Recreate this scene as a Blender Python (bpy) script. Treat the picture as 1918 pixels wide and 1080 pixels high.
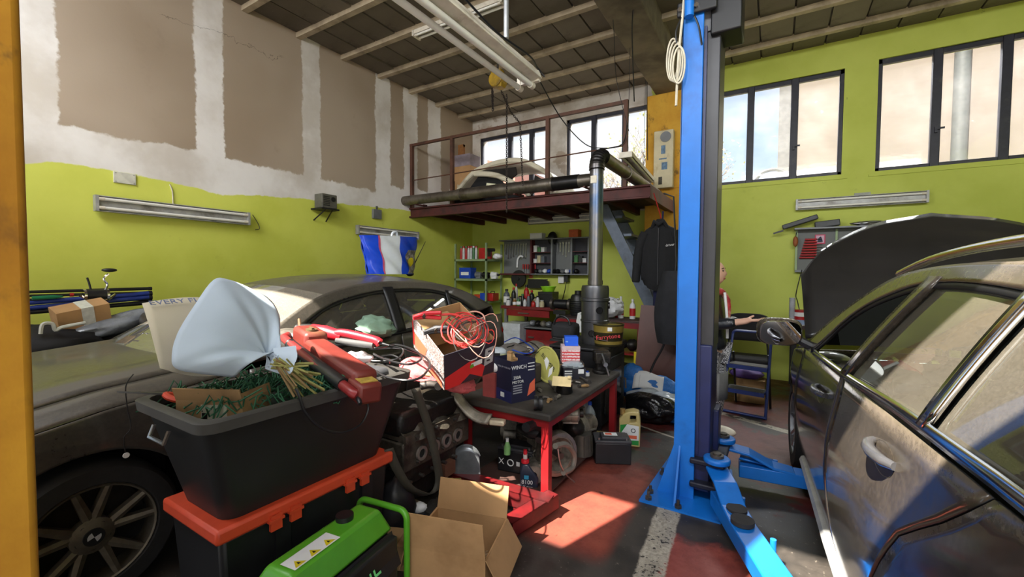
import bpy, bmesh, math, random
from mathutils import Vector, Matrix, Euler
random.seed(7)
for o in list(bpy.data.objects): bpy.data.objects.remove(o)
SC = bpy.context.scene
COL = SC.collection
# ---------------------------------------------------------------- camera (metres, Z up; X runs along the back wall, Y runs along the left wall)
FPX, CX, CY, CAMH = 803.0, 959.0, 540.0, 1.45
YAW, PITCH, ROLL = math.radians(-31.43), math.radians(-2.115), math.radians(-0.36)
_F = Vector((math.sin(YAW)*math.cos(PITCH), math.cos(YAW)*math.cos(PITCH), math.sin(PITCH)))
_r = Vector((math.cos(YAW), -math.sin(YAW), 0)); _d = _F.cross(_r)
RGT = _r*math.cos(ROLL)+_d*math.sin(ROLL); DWN = -_r*math.sin(ROLL)+_d*math.cos(ROLL)
EYE = Vector((0, 0, CAMH))
cam = bpy.data.cameras.new('camera'); camo = bpy.data.objects.new('camera', cam); COL.objects.link(camo)
cam.sensor_fit = 'HORIZONTAL'; cam.sensor_width = 36; cam.lens = 36*FPX/1918; cam.clip_start = 0.02; cam.clip_end = 300
m3 = Matrix((RGT, -DWN, -_F)).transposed()
camo.matrix_world = Matrix.Translation(EYE) @ m3.to_4x4()
SC.camera = camo
def ray(x, y): return _F + RGT*((x-CX)/FPX) + DWN*((y-CY)/FPX)
def onX(x, y, X): r = ray(x, y); return EYE + r*(X/r.x)
def onY(x, y, Y): r = ray(x, y); return EYE + r*(Y/r.y)
def onZ(x, y, Z=0): r = ray(x, y); return EYE + r*((Z-CAMH)/r.z)
def depth(p): return (Vector(p)-EYE).dot(_F)
# ---------------------------------------------------------------- light and exposure
SUND = Vector((0.35, 1.0, -1.35)).normalized()
sun = bpy.data.lights.new('sun', 'SUN'); suno = bpy.data.objects.new('sun', sun); COL.objects.link(suno)
sun.energy = 19.0; sun.angle = 0.009; sun.color = (1.0, 0.93, 0.82)
suno.rotation_euler = SUND.to_track_quat('-Z', 'Y').to_euler(); suno.location = (-2, -6, 9)
W = bpy.data.worlds.new('sky'); SC.world = W; W.use_nodes = True
nt = W.node_tree; nt.nodes.clear()
wo = nt.nodes.new('ShaderNodeOutputWorld'); bg = nt.nodes.new('ShaderNodeBackground')
tc = nt.nodes.new('ShaderNodeTexCoord'); ns = nt.nodes.new('ShaderNodeTexNoise'); rp = nt.nodes.new('ShaderNodeValToRGB')
ns.inputs['Scale'].default_value = 3.0; ns.inputs['Detail'].default_value = 6
rp.color_ramp.elements[0].position = 0.38; rp.color_ramp.elements[0].color = (0.50, 0.70, 1.0, 1)
rp.color_ramp.elements[1].position = 0.62; rp.color_ramp.elements[1].color = (0.95, 0.97, 1.0, 1)
nt.links.new(tc.outputs['Generated'], ns.inputs['Vector']); nt.links.new(ns.outputs['Fac'], rp.inputs['Fac'])
nt.links.new(rp.outputs['Color'], bg.inputs['Color']); nt.links.new(bg.outputs['Background'], wo.inputs['Surface'])
bg.inputs['Strength'].default_value = 0.8
def area(name, loc, rot, sx, sy, power, col=(1, 0.98, 0.94)):
    l = bpy.data.lights.new(name, 'AREA'); o = bpy.data.objects.new(name, l); COL.objects.link(o)
    l.shape = 'RECTANGLE'; l.size = sx; l.size_y = sy; l.energy = power; l.color = col
    o.location = loc; o.rotation_euler = rot
    return o
# fill lamps added in the garage doorways behind the camera, standing in for daylight
area('door_fill', (1.1, -0.75, 1.5), (math.radians(90), 0, 0), 2.8, 2.6, 30)
area('door_fill', (-2.9, -0.75, 1.7), (math.radians(90), 0, 0), 3.0, 2.0, 4)
# fill lamps added out of view outside the windows, standing in for sky light
area('front_window_fill', (1.1, -1.0, 4.3), (math.radians(62), 0, 0), 4.0, 1.3, 210, (0.96, 0.98, 1))
area('front_window_fill', (-3.1, -1.0, 4.3), (math.radians(62), 0, 0), 3.0, 1.3, 190, (0.96, 0.98, 1))
area('back_window_fill', (0.6, 8.6, 5.9), (math.radians(-62), 0, 0), 3.6, 1.6, 620, (0.96, 0.98, 1))
area('back_window_fill', (-3.4, 8.6, 5.9), (math.radians(-62), 0, 0), 3.2, 1.6, 460, (0.96, 0.98, 1))
vs = SC.view_settings
SC.display_settings.display_device = 'sRGB'
vs.view_transform = 'Standard'; vs.look = 'None'; vs.gamma = 1.0; vs.exposure = 0.55; vs.use_curve_mapping = False
# ---------------------------------------------------------------- node expressions
class S:
    """a float socket (or a number) with operators"""
    def __init__(s, t, k): s.t = t; s.k = k
    def _m(s, op, *a, clamp=False):
        n = s.t.nodes.new('ShaderNodeMath'); n.operation = op; n.use_clamp = clamp
        for i, q in enumerate((s,)+a):
            if isinstance(q, S): s.t.links.new(q.k, n.inputs[i])
            else: n.inputs[i].default_value = q
        return S(s.t, n.outputs[0])
    def __add__(s, o): return s._m('ADD', o)
    def __sub__(s, o): return s._m('SUBTRACT', o)
    def __mul__(s, o): return s._m('MULTIPLY', o)
    def __rsub__(s, o): return s._m('MULTIPLY', -1)._m('ADD', o)
    __radd__ = __add__; __rmul__ = __mul__
    def mn(s, o): return s._m('MINIMUM', o)
    def mx(s, o): return s._m('MAXIMUM', o)
    def ab(s): return s._m('ABSOLUTE')
    def step(s, a, b):   # 0 below a, 1 above b
        n = s.t.nodes.new('ShaderNodeMapRange'); n.interpolation_type = 'SMOOTHSTEP'; s.t.links.new(s.k, n.inputs[0])
        lo, hi = (a, b) if a < b else (b, a)
        n.inputs[1].default_value = lo; n.inputs[2].default_value = hi
        n.inputs[3].default_value = 0 if a < b else 1; n.inputs[4].default_value = 1 if a < b else 0
        return S(s.t, n.outputs[0])
    def lin(s, pts):     # piecewise linear function of s through pts
        x0, x1 = pts[0][0], pts[-1][0]; ys = [p[1] for p in pts]; y0, y1 = min(ys), max(ys)+1e-6
        m = s.t.nodes.new('ShaderNodeMapRange'); s.t.links.new(s.k, m.inputs[0]); m.inputs[1].default_value = x0; m.inputs[2].default_value = x1
        r = s.t.nodes.new('ShaderNodeValToRGB'); s.t.links.new(m.outputs[0], r.inputs[0]); e = r.color_ramp.elements
        for i, p in enumerate(pts):
            q = (p[0]-x0)/(x1-x0); v = (p[1]-y0)/(y1-y0)
            if i == 0: el = e[0]; el.position = 0
            elif i == len(pts)-1: el = e[-1]; el.position = 1
            else: el = e.new(q)
            el.color = (v, v, v, 1)
        return S(s.t, r.outputs[0])*(y1-y0)+y0
class MT:
    """material under construction"""
    def __init__(s, name):
        s.m = bpy.data.materials.new(name); s.m.use_nodes = True; s.t = s.m.node_tree
        s.b = s.t.nodes['Principled BSDF']; s._p = None
    def pos(s):
        if not s._p:
            g = s.t.nodes.new('ShaderNodeNewGeometry'); x = s.t.nodes.new('ShaderNodeSeparateXYZ')
            s.t.links.new(g.outputs['Position'], x.inputs[0]); s._p = [S(s.t, o) for o in x.outputs]; s.g = g
            x = s.t.nodes.new('ShaderNodeSeparateXYZ'); s.t.links.new(g.outputs['Normal'], x.inputs[0]); s.nz = S(s.t, x.outputs[2])
        return s._p
    def noise(s, scale, detail=3, rough=.5, stretch=None, obj=True, off=0):
        n = s.t.nodes.new('ShaderNodeTexNoise'); n.inputs['Scale'].default_value = scale
        n.inputs['Detail'].default_value = detail; n.inputs['Roughness'].default_value = rough
        c = s.t.nodes.new('ShaderNodeTexCoord'); mp = s.t.nodes.new('ShaderNodeMapping')
        s.t.links.new(c.outputs['Object'], mp.inputs[0]); s.t.links.new(mp.outputs[0], n.inputs['Vector'])
        mp.inputs['Location'].default_value = (off, off*1.7, off*.3)
        if stretch: mp.inputs['Scale'].default_value = stretch
        return S(s.t, n.outputs['Fac'])
    def rgb(s, c):
        n = s.t.nodes.new('ShaderNodeRGB'); n.outputs[0].default_value = (*c, 1); return n.outputs[0]
    def mix(s, f, a, b):
        n = s.t.nodes.new('ShaderNodeMix'); n.data_type = 'RGBA'
        if isinstance(f, S): s.t.links.new(f.k, n.inputs[0])
        else: n.inputs[0].default_value = f
        for i, q in ((6, a), (7, b)):
            if isinstance(q, (tuple, list)): n.inputs[i].default_value = (*q, 1)
            else: s.t.links.new(q, n.inputs[i])
        return n.outputs[2]
    def set(s, key, v):
        k = s.b.inputs[key]
        if isinstance(v, S): s.t.links.new(v.k, k)
        elif isinstance(v, (int, float)): k.default_value = v
        elif isinstance(v, (tuple, list)): k.default_value = (*v, 1) if len(v) == 3 else v
        else: s.t.links.new(v, k)
    def bump(s, h, strength=.3, dist=.01):
        n = s.t.nodes.new('ShaderNodeBump'); n.inputs['Strength'].default_value = strength; n.inputs['Distance'].default_value = dist
        s.t.links.new(h.k, n.inputs['Height']); s.t.links.new(n.outputs[0], s.b.inputs['Normal'])
def sr(r, g, b):   # sRGB 0-255 to linear
    return tuple(((c/255)/12.92 if c/255 <= .04045 else ((c/255+.055)/1.055)**2.4) for c in (r, g, b))
MATS = {}
def mat(name, col, rough=.6, metal=0, vary=.25, scale=12, bump=0, dirt=None, dirtamt=.5, coat=0, emit=0, trans=0, alpha=1):
    if name in MATS: return MATS[name]
    t = MT(name); c2 = tuple(x*(1-vary) for x in col)
    n = t.noise(scale, 4, .6)
    c = t.mix(n.step(.3, .7), c2, col)
    if dirt:
        c = t.mix(t.noise(scale*.35, 5, .65, off=3.1).step(.62-.3*dirtamt, .8-.2*dirtamt)*.85, c, dirt)
    t.set('Base Color', c); t.set('Roughness', rough); t.set('Metallic', metal)
    if bump: t.bump(t.noise(scale*3, 3), bump, .01)
    if coat: t.set('Coat Weight', coat); t.set('Coat Roughness', .06)
    if emit: t.set('Emission Color', col); t.set('Emission Strength', emit)
    if trans: t.set('Transmission Weight', trans)
    if alpha < 1: t.set('Alpha', alpha)
    MATS[name] = t.m
    return t.m
# ---------------------------------------------------------------- mesh builder
def rot2(x, y, a): c, s = math.cos(a), math.sin(a); return x*c-y*s, x*s+y*c
class MB:
    def __init__(s): s.v = []; s.f = []
    def add(s, vs, fs):
        k = len(s.v); s.v += [tuple(p) for p in vs]; s.f += [tuple(i+k for i in q) for q in fs]; return s
    def box(s, c, d, rz=0, R=None):
        hx, hy, hz = d[0]/2, d[1]/2, d[2]/2; vs = []
        for z in (-hz, hz):
            for x, y in ((-hx, -hy), (hx, -hy), (hx, hy), (-hx, hy)):
                p = Vector((x, y, z))
                if R: p = R @ p
                if rz: p = Vector((*rot2(p.x, p.y, rz), p.z))
                vs.append(p+Vector(c))
        return s.add(vs, [(3, 2, 1, 0), (4, 5, 6, 7), (0, 1, 5, 4), (1, 2, 6, 5), (2, 3, 7, 6), (3, 0, 4, 7)])
    def bb(s, a, b):  # box by corners
        return s.box([(p+q)/2 for p, q in zip(a, b)], [abs(p-q) for p, q in zip(a, b)])
    def cyl(s, a, b, r, r2=None, n=14, cap=True):
        a, b = Vector(a), Vector(b); r2 = r if r2 is None else r2; z = (b-a).normalized()
        x = z.orthogonal().normalized(); y = z.cross(x); vs = []
        for c, q in ((a, r), (b, r2)):
            vs += [c+x*(q*math.cos(2*math.pi*i/n))+y*(q*math.sin(2*math.pi*i/n)) for i in range(n)]
        fs = [(i, (i+1) % n, n+(i+1) % n, n+i) for i in range(n)]
        if cap: fs += [tuple(range(n))[::-1], tuple(range(n, 2*n))]
        return s.add(vs, fs)
    def tube(s, pts, r, n=6, cap=True):
        pts = [Vector(p) for p in pts]; k = len(pts); vs = []; x = None
        for i, p in enumerate(pts):
            t = (pts[min(i+1, k-1)]-pts[max(i-1, 0)]).normalized()
            if x is None: x = t.orthogonal().normalized()
            x = (x-t*x.dot(t)); x = x.normalized() if x.length > 1e-6 else t.orthogonal().normalized()
            y = t.cross(x); q = r[i] if isinstance(r, (list, tuple)) else r
            vs += [p+x*(q*math.cos(2*math.pi*j/n))+y*(q*math.sin(2*math.pi*j/n)) for j in range(n)]
        fs = [(i*n+j, i*n+(j+1) % n, (i+1)*n+(j+1) % n, (i+1)*n+j) for i in range(k-1) for j in range(n)]
        if cap: fs += [tuple(range(n))[::-1], tuple(range((k-1)*n, k*n))]
        return s.add(vs, fs)
    def lathe(s, prof, c=(0, 0, 0), n=24, ax='z', R=None):
        vs = []; k = len(prof); c = Vector(c)
        for r, z in prof:
            for j in range(n):
                a = 2*math.pi*j/n; p = Vector((r*math.cos(a), r*math.sin(a), z))
                if ax == 'x': p = Vector((p.z, p.x, p.y))
                elif ax == 'y': p = Vector((p.x, p.z, p.y))
                if R: p = R @ p
                vs.append(c+p)
        fs = [(i*n+j, i*n+(j+1) % n, (i+1)*n+(j+1) % n, (i+1)*n+j) for i in range(k-1) for j in range(n)]
        if abs(prof[0][0]-prof[-1][0]) < 1e-6 and min(p[0] for p in prof) > 1e-5 and k > 3:
            return s.add(vs, fs+[((k-1)*n+j, (k-1)*n+(j+1) % n, (j+1) % n, j) for j in range(n)])      # closed ring
        if prof[0][0] > 1e-5: fs.append(tuple(range(n))[::-1])
        if prof[-1][0] > 1e-5: fs.append(tuple(range((k-1)*n, k*n)))
        return s.add(vs, fs)
    def ext(s, poly, d):   # polygon of 3D points extruded by vector d
        n = len(poly); d = Vector(d); vs = [Vector(p) for p in poly]; vs += [p+d for p in vs]
        return s.add(vs, [tuple(range(n))[::-1], tuple(range(n, 2*n))]+[(i, (i+1) % n, n+(i+1) % n, n+i) for i in range(n)])
    def grid(s, fn, nu, nv, wrap=False):
        vs = [fn(i/nu, j/nv) for i in range(nu+1) for j in range(nv+1)]
        return s.add(vs, [(i*(nv+1)+j, (i+1)*(nv+1)+j, (i+1)*(nv+1)+j+1, i*(nv+1)+j+1) for i in range(nu) for j in range(nv)])
    def ell(s, c, r, n=12, m=8, fn=None):
        vs = []; c = Vector(c)
        for i in range(m+1):
            th = math.pi*i/m
            for j in range(n):
                ph = 2*math.pi*j/n; d = Vector((math.sin(th)*math.cos(ph), math.sin(th)*math.sin(ph), math.cos(th)))
                k = fn(d) if fn else 1
                vs.append(c+Vector((d.x*r[0], d.y*r[1], d.z*r[2]))*k)
        return s.add(vs, [(i*n+j, (i+1)*n+j, (i+1)*n+(j+1) % n, i*n+(j+1) % n) for i in range(m) for j in range(n)])
    def mesh(s, name, smooth=None):
        me = bpy.data.meshes.new(name); me.from_pydata([tuple(p) for p in s.v], [], s.f)
        bm = bmesh.new(); bm.from_mesh(me); bmesh.ops.remove_doubles(bm, verts=bm.verts, dist=1e-5)
        bmesh.ops.recalc_face_normals(bm, faces=bm.faces); bm.to_mesh(me); bm.free()
        if smooth is not None:
            for p in me.polygons: p.use_smooth = True
            me.set_sharp_from_angle(angle=math.radians(smooth))
        me.update(); return me
    def build(s, name, m, parent=None, smooth=40, bevel=0, thick=0, sub=0, loc=None, rot=None):
        o = bpy.data.objects.new(name, s.mesh(name, smooth)); COL.objects.link(o)
        o.data.materials.append(m)
        if parent: o.parent = parent
        if loc is not None: o.location = loc
        if rot is not None: o.rotation_euler = rot
        if thick:
            q = o.modifiers.new('thickness', 'SOLIDIFY'); q.thickness = thick; q.offset = 0
        if sub:
            q = o.modifiers.new('subdivision', 'SUBSURF'); q.levels = sub; q.render_levels = sub
        if bevel:
            q = o.modifiers.new('bevel', 'BEVEL'); q.width = bevel; q.segments = 2; q.limit_method = 'ANGLE'; q.angle_limit = math.radians(40)
        return o
def thing(name, label, cat, loc=(0, 0, 0), rz=0, group=None, rot=None):
    o = bpy.data.objects.new(name, None); COL.objects.link(o); o.empty_display_size = .1
    o.location = loc; o.rotation_euler = rot if rot else (0, 0, rz)
    return tag(o, label, cat, group)
def tag(o, label, cat, group=None):
    o['label'] = label; o['category'] = cat
    if group: o['group'] = group
    return o
def struct(o): o['kind'] = 'structure'; return o
def stuff(o): o['kind'] = 'stuff'; return o
def dup(root, loc=None, rz=None, label=None, group=None, rot=None):
    def cp(o, par):
        c = o.copy(); COL.objects.link(c)
        if par: c.parent = par
        for ch in [q for q in bpy.data.objects if q.parent == o]: cp(ch, c)
        return c
    r = cp(root, None)
    if loc is not None: r.location = loc
    if rot is not None: r.rotation_euler = rot
    elif rz is not None: r.rotation_euler = (0, 0, rz)
    if label: r['label'] = label
    if group: r['group'] = group
    return r
def text(name, body, size, m, parent, loc, rot, ext=.0006, sx=1):
    cu = bpy.data.curves.new('lettering', 'FONT'); cu.body = body; cu.size = size; cu.extrude = ext; cu.resolution_u = 2
    cu.align_x = 'CENTER'; cu.align_y = 'CENTER'
    tmp = bpy.data.objects.new('lettering', cu); COL.objects.link(tmp)
    dg = bpy.context.evaluated_depsgraph_get(); me = bpy.data.meshes.new_from_object(tmp.evaluated_get(dg))
    bpy.data.objects.remove(tmp); bpy.data.curves.remove(cu)
    o = bpy.data.objects.new(name, me); COL.objects.link(o); me.materials.clear(); me.materials.append(m)
    o.parent = parent; o.location = loc; o.rotation_euler = rot; o.scale = (sx, 1, 1)
    return o
def arc(c, r, a0, a1, n, fn): return [fn(c[0]+r*math.cos(a0+(a1-a0)*i/n), c[1]+r*math.sin(a0+(a1-a0)*i/n)) for i in range(n+1)]
def spline(pts, n=8):   # catmull-rom through 3D points
    P = [Vector(p) for p in pts]; out = []
    for i in range(len(P)-1):
        a, b, c, d = P[max(i-1, 0)], P[i], P[i+1], P[min(i+2, len(P)-1)]
        for k in range(n):
            t = k/n; out.append(.5*((2*b)+(c-a)*t+(2*a-5*b+4*c-d)*t*t+(3*b-a-3*c+d)*t**3))
    return out+[P[-1]]
ORD = ['first', 'second', 'third', 'fourth', 'fifth', 'sixth', 'seventh', 'eighth', 'ninth', 'tenth', 'eleventh', 'twelfth', 'thirteenth', 'fourteenth']
def crumple(c, r, seed, amp=.18, n=22, m=14):   # a crumpled lump of cloth or plastic
    rd = random.Random(seed); ks = [(Vector((rd.uniform(-1, 1), rd.uniform(-1, 1), rd.uniform(-1, 1)))*rd.uniform(2, 8), rd.uniform(0, 6), rd.uniform(.4, 1)) for _ in range(9)]
    def fn(d): return 1+amp*sum(a*abs(math.sin(k.dot(d)+p))-.45*a for k, p, a in ks)/3
    return MB().ell(c, r, n, m, fn)
# ================================================================ the room
XL, XR, YB, YF, H = -5.15, 3.7, 6.9, -0.5, 4.43
# ---- materials of the shell
t = MT('left_wall_paint'); X, Y, Z = t.pos()
nb = t.noise(2.2, 5, .6); nf = t.noise(14, 4, .65); nl = t.noise(.5, 3)
yw = Y+(nb-.5)*.10+(nf-.5)*.07
zb = Z+(nb-.5)*.22+(nf-.5)*.07
pan = None
for a, b, z0 in ((1.12, 2.13, 2.66), (2.4, 3.31, 2.68), (3.56, 4.48, 2.68), (4.77, 5.05, 2.80), (5.36, 5.62, 2.85), (5.95, 6.9, 2.9)):
    q = yw.step(a-.012, a+.012)*yw.step(b+.012, b-.012)*(zb-(Y-a)*(.05 if a < 2 else -.02)).step(z0-.015, z0+.015)
    pan = q if pan is None else pan.mx(q)
lime = t.mix(t.noise(1.1, 5, .6, off=2).step(.35, .7), sr(206, 211, 92), sr(192, 198, 74))
lime = t.mix(t.noise(3.5, 6, .7, off=9).step(.62, .80)*.30, lime, sr(110, 112, 36))
lime = t.mix(t.noise(16, 4, .6, off=14).step(.71, .76)*t.noise(1.2, 2, off=3).step(.5, .62)*.6, lime, sr(90, 92, 50))
taupe = t.mix(nl.step(.35, .65), sr(168, 152, 134), sr(150, 132, 112))
taupe = t.mix(t.noise(1.6, 5, .7, off=5).step(.6, .8)*.4, taupe, sr(120, 102, 84))
white = t.mix(t.noise(1.4, 5, .6, off=4).step(.35, .7), sr(226, 222, 218), sr(196, 188, 178))
up = t.mix(pan, white, taupe)
cr = (Z+t.noise(3, 6, .6, off=1)*.5-4.24).ab().step(.006, .001)*Y.step(1.8, 1.9)*Y.step(3.1, 3.0)*.6
up = t.mix(cr, up, sr(70, 60, 50))
gl = Z+(nb-.5)*.12+(nf-.5)*.03-Y.lin([(0, 2.30), (.95, 2.31), (1.3, 2.35), (1.63, 2.35), (2.04, 2.31), (2.37, 2.26), (2.73, 2.33), (3.36, 2.38), (5.2, 2.46), (6.9, 2.5)])
c = t.mix(gl.step(-.008, .008), lime, up)
t.set('Base Color', c); t.set('Roughness', .75); t.bump(nf+pan*.4, .15, .01); M_WL = t.m
t = MT('back_wall_paint'); X, Y, Z = t.pos()
nb = t.noise(2.2, 5, .6); nf = t.noise(14, 4, .65)
lime = t.mix(t.noise(1.1, 5, .6, off=2).step(.35, .7), sr(190, 199, 92), sr(176, 186, 76))
lime = t.mix(t.noise(2.6, 6, .75, off=9).step(.60, .80)*.38, lime, sr(104, 106, 40))
lime = t.mix(t.noise(16, 4, .6, off=14).step(.70, .75)*t.noise(1.2, 2, off=3).step(.48, .6)*.7, lime, sr(84, 86, 50))
white = t.mix(nb.step(.35, .65), sr(212, 206, 198), sr(176, 166, 152))
white = t.mix(t.noise(2.4, 4, .6, off=8).step(.58, .62)*.6, white, sr(150, 128, 104))
up = (Z+(nb-.5)*.08).step(2.44, 2.47)*(X+(nf-.5)*.12).step(-1.68, -1.70)
t.set('Base Color', t.mix(up, lime, white)); t.set('Roughness', .75); t.bump(nf, .15, .01); M_WB = t.m
def ochre_mat(name, a, b, dark):
    t = MT(name); n = t.noise(2.5, 6, .7); n2 = t.noise(9, 5, .7, off=3, stretch=(1, 1, .6))
    c = t.mix(n.step(.3, .7), a, b); c = t.mix(n2.step(.54, .70)*t.noise(1.4, 3, .5, off=7).step(.38, .6)*.9, c, dark)
    t.set('Base Color', c); t.set('Roughness', .8); t.bump(n2, .2, .01); return t.m
M_OCHRE = ochre_mat('ochre_column_paint', sr(206, 158, 52), sr(190, 136, 34), sr(90, 64, 30))
M_OCHRE2 = ochre_mat('stained_ochre_pillar_paint', sr(196, 142, 32), sr(168, 112, 18), sr(60, 44, 26))
t = MT('floor_paint'); X, Y, Z = t.pos()
n1 = t.noise(.9, 6, .65); n2 = t.noise(5, 6, .7, off=4); n3 = t.noise(40, 3, .6, off=2); n4 = t.noise(2.2, 6, .7, off=11)
con = t.mix(n2.step(.3, .7), sr(40, 37, 34), sr(68, 62, 56))
con = t.mix(n4.step(.60, .78)*.7, con, sr(26, 24, 22))
con = t.mix(n3.step(.64, .72)*.6, con, sr(135, 126, 114))
red = t.mix(n2.step(.3, .75), sr(92, 38, 32), sr(68, 28, 25)); red = t.mix(n4.step(.55, .75)*.7, red, sr(44, 30, 27))
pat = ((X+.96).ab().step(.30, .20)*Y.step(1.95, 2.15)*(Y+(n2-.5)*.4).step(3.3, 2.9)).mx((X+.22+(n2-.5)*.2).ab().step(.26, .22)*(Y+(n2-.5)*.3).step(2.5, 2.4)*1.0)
rm = (n1+(n2-.5)*.35+Y.lin([(0, -.12), (2.4, -.10), (3.6, .05), (5, .08), (7, .1)])).step(.50, .54)
rm = rm.mx(pat*n2.step(.28, .34))
c = t.mix(rm, con, red)
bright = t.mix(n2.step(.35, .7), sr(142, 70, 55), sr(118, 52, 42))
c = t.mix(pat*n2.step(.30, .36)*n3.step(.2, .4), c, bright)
wl = (X+.50+(Y-2.4)*.06+(n2-.5)*.05).ab().step(.075, .06)*Y.step(1.2, 1.3)*Y.step(3.75, 3.6)
wl = wl.mx((Y-4.86+(X+.3)*.45+(n2-.5)*.05).ab().step(.06, .045)*X.step(-.55, -.5)*X.step(.3, .25)*n2.step(.42, .46))
wl = wl.mx((Y-4.02+(X+.9)*.4+(n2-.5)*.04).ab().step(.018, .012)*X.step(-1.2, -1.15)*X.step(-.55, -.6))
wl = wl*(n3*.6+n2*.6).step(.46, .56)
c = t.mix(wl, c, t.mix(n3.step(.35, .65), sr(178, 170, 155), sr(142, 134, 120)))
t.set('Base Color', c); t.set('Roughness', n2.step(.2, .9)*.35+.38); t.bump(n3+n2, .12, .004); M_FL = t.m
t = MT('dark_ceiling_board'); oi = t.t.nodes.new('ShaderNodeObjectInfo'); rn = S(t.t, oi.outputs['Random'])
c = t.mix(rn*.7+t.noise(3, 5, .6).step(.3, .7)*.3, sr(92, 84, 72), sr(116, 107, 93)); c = t.mix(t.noise(2, 6, .7, off=4).step(.52, .75)*.7, c, sr(58, 52, 44))
c = t.mix(t.noise(50, 3, .6, off=2).step(.66, .72)*.35, c, sr(150, 142, 128)); t.set('Base Color', c); t.set('Roughness', .95); M_PANEL = t.m
M_BATTEN = mat('raw_batten_wood', sr(176, 160, 134), .85, vary=.3, scale=6, dirt=sr(110, 96, 76), dirtamt=.4)
M_CONC = mat('stained_concrete', sr(128, 116, 96), .95, vary=.4, scale=3, bump=.3, dirt=sr(66, 58, 48), dirtamt=.5)
M_FRAME = mat('dark_window_frame', sr(40, 40, 52), .5, vary=.3, dirt=sr(70, 68, 66), dirtamt=.2)
t = MT('dusty_pane'); n = t.noise(3, 5, .6); d = t.noise(14, 3, .5, off=2)
gl = t.t.nodes.new('ShaderNodeBsdfTransparent'); tl = t.t.nodes.new('ShaderNodeBsdfTranslucent'); tl.inputs[0].default_value = (.9, .86, .8, 1)
gs = t.t.nodes.new('ShaderNodeBsdfGlossy'); gs.inputs['Roughness'].default_value = .05
mx = t.t.nodes.new('ShaderNodeMixShader'); mx2 = t.t.nodes.new('ShaderNodeMixShader'); mx2.inputs[0].default_value = .05
f = n.step(.3, .8)*.04+d.step(.70, .74)*.12+.02
t.t.links.new(f.k, mx.inputs[0]); t.t.links.new(gl.outputs[0], mx.inputs[1]); t.t.links.new(tl.outputs[0], mx.inputs[2])
t.t.links.new(mx.outputs[0], mx2.inputs[1]); t.t.links.new(gs.outputs[0], mx2.inputs[2])
t.t.links.new(mx2.outputs[0], t.t.nodes['Material Output'].inputs[0]); M_PANE = t.m
# ---- floor, side walls
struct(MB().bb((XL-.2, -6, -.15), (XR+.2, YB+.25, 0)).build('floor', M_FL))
struct(MB().bb((XL-.2, YF-.06, 0), (XL, YB+.25, H)).build('wall_left', M_WL))
struct(MB().bb((XR, YF-.06, 0), (XR+.2, YB+.25, H)).build('wall_right', M_WB))
# ---- back wall around its four windows
WIN = [(-4.97, -3.45, 2.74, 4.06, (-4.30, -3.84)), (-3.13, -1.72, 2.74, 4.09, (-2.645, -2.12)), (-.86, .70, 2.73, 4.06, (-.336, .178)), (1.03, 2.66, 2.73, 4.09, (1.57, 2.13))]
mb = MB(); xs = [XL]+[v for w in WIN for v in w[:2]]+[XR]
for i in range(0, len(xs), 2): mb.bb((xs[i], YB, 0), (xs[i+1], YB+.25, H))
for x0, x1, z0, z1, _ in WIN: mb.bb((x0, YB, 0), (x1, YB+.25, z0)); mb.bb((x0, YB, z1), (x1, YB+.25, H))
wallb = struct(mb.build('wall_back', M_WB))
for i, (x0, x1, z0, z1, mu) in enumerate(WIN):
    fr = MB(); y0, y1 = YB+.03, YB+.09; k = .045
    for a, b in (((x0, y0, z0), (x0+k, y1, z1)), ((x1-k, y0, z0), (x1, y1, z1)), ((x0, y0, z1-k*1.3), (x1, y1, z1)), ((x0, y0, z0), (x1, y1, z0+k))): fr.bb(a, b)
    for x in mu: fr.bb((x-.043, y0-.01, z0), (x+.043, y1, z1))
    wf = struct(fr.build('window_%d' % (i+1), M_FRAME, bevel=.006))
    ed = [x0+k]+[v for x in mu for v in (x-.043, x+.043)]+[x1-k]
    for j in range(0, 6, 2):
        MB().bb((ed[j], y0+.03, z0+k), (ed[j+1], y0+.036, z1-k*1.3)).build('pane', M_PANE, wf)
    if i > 1:
        hx = mu[0 if i == 3 else 1]
        MB().box((hx, y0-.025, z0+.42), (.022, .03, .07)).box((hx+.03, y0-.04, z0+.43), (.08, .015, .02)).build('handle', M_FRAME, wf)
    # stop bead and sloping sill
    MB().bb((x0-.06, YB-.012, z0-.06), (x1+.06, YB+.03, z0-.035)).build('sill', M_WB if i > 1 else mat('dirty_white_paint', sr(205, 198, 186), .8), wf)
# ---- front wall behind the camera: two garage doors, window band above, entrance pillar
M_PLAST = mat('pale_plaster', sr(196, 190, 176), .9)
ZD, ZW0, ZW1 = 2.75, 3.42, 4.34
mb = MB()
for a, b in ((XL, -4.75), (3.2, XR)): mb.bb((a, YF-.06, 0), (b, YF, H))
for a, b in ((-4.75, -1.57), (-1.06, 3.2)): mb.bb((a, YF-.06, ZD), (b, YF, ZW0)); mb.bb((a, YF-.06, ZW1), (b, YF, H))
struct(mb.build('wall_front', M_PLAST))
struct(MB().bb((-5.4, -3.6, ZD+.08), (3.9, YF-.06, ZD+.22)).build('added_canopy', M_CONC))        # unseen canopy, added to keep the sun out of the doorways
struct(MB().bb((-1.57, YF-.06, 0), (-1.06, .192, H)).build('wall_pillar', M_OCHRE2, bevel=.012))
struct(MB().bb((-30, -40, -.2), (30, -6, -.02)).bb((-30, YB+.25, -.2), (30, 45, -.02)).build('ground', mat('yard_concrete', sr(150, 144, 132), .9)))
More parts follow.
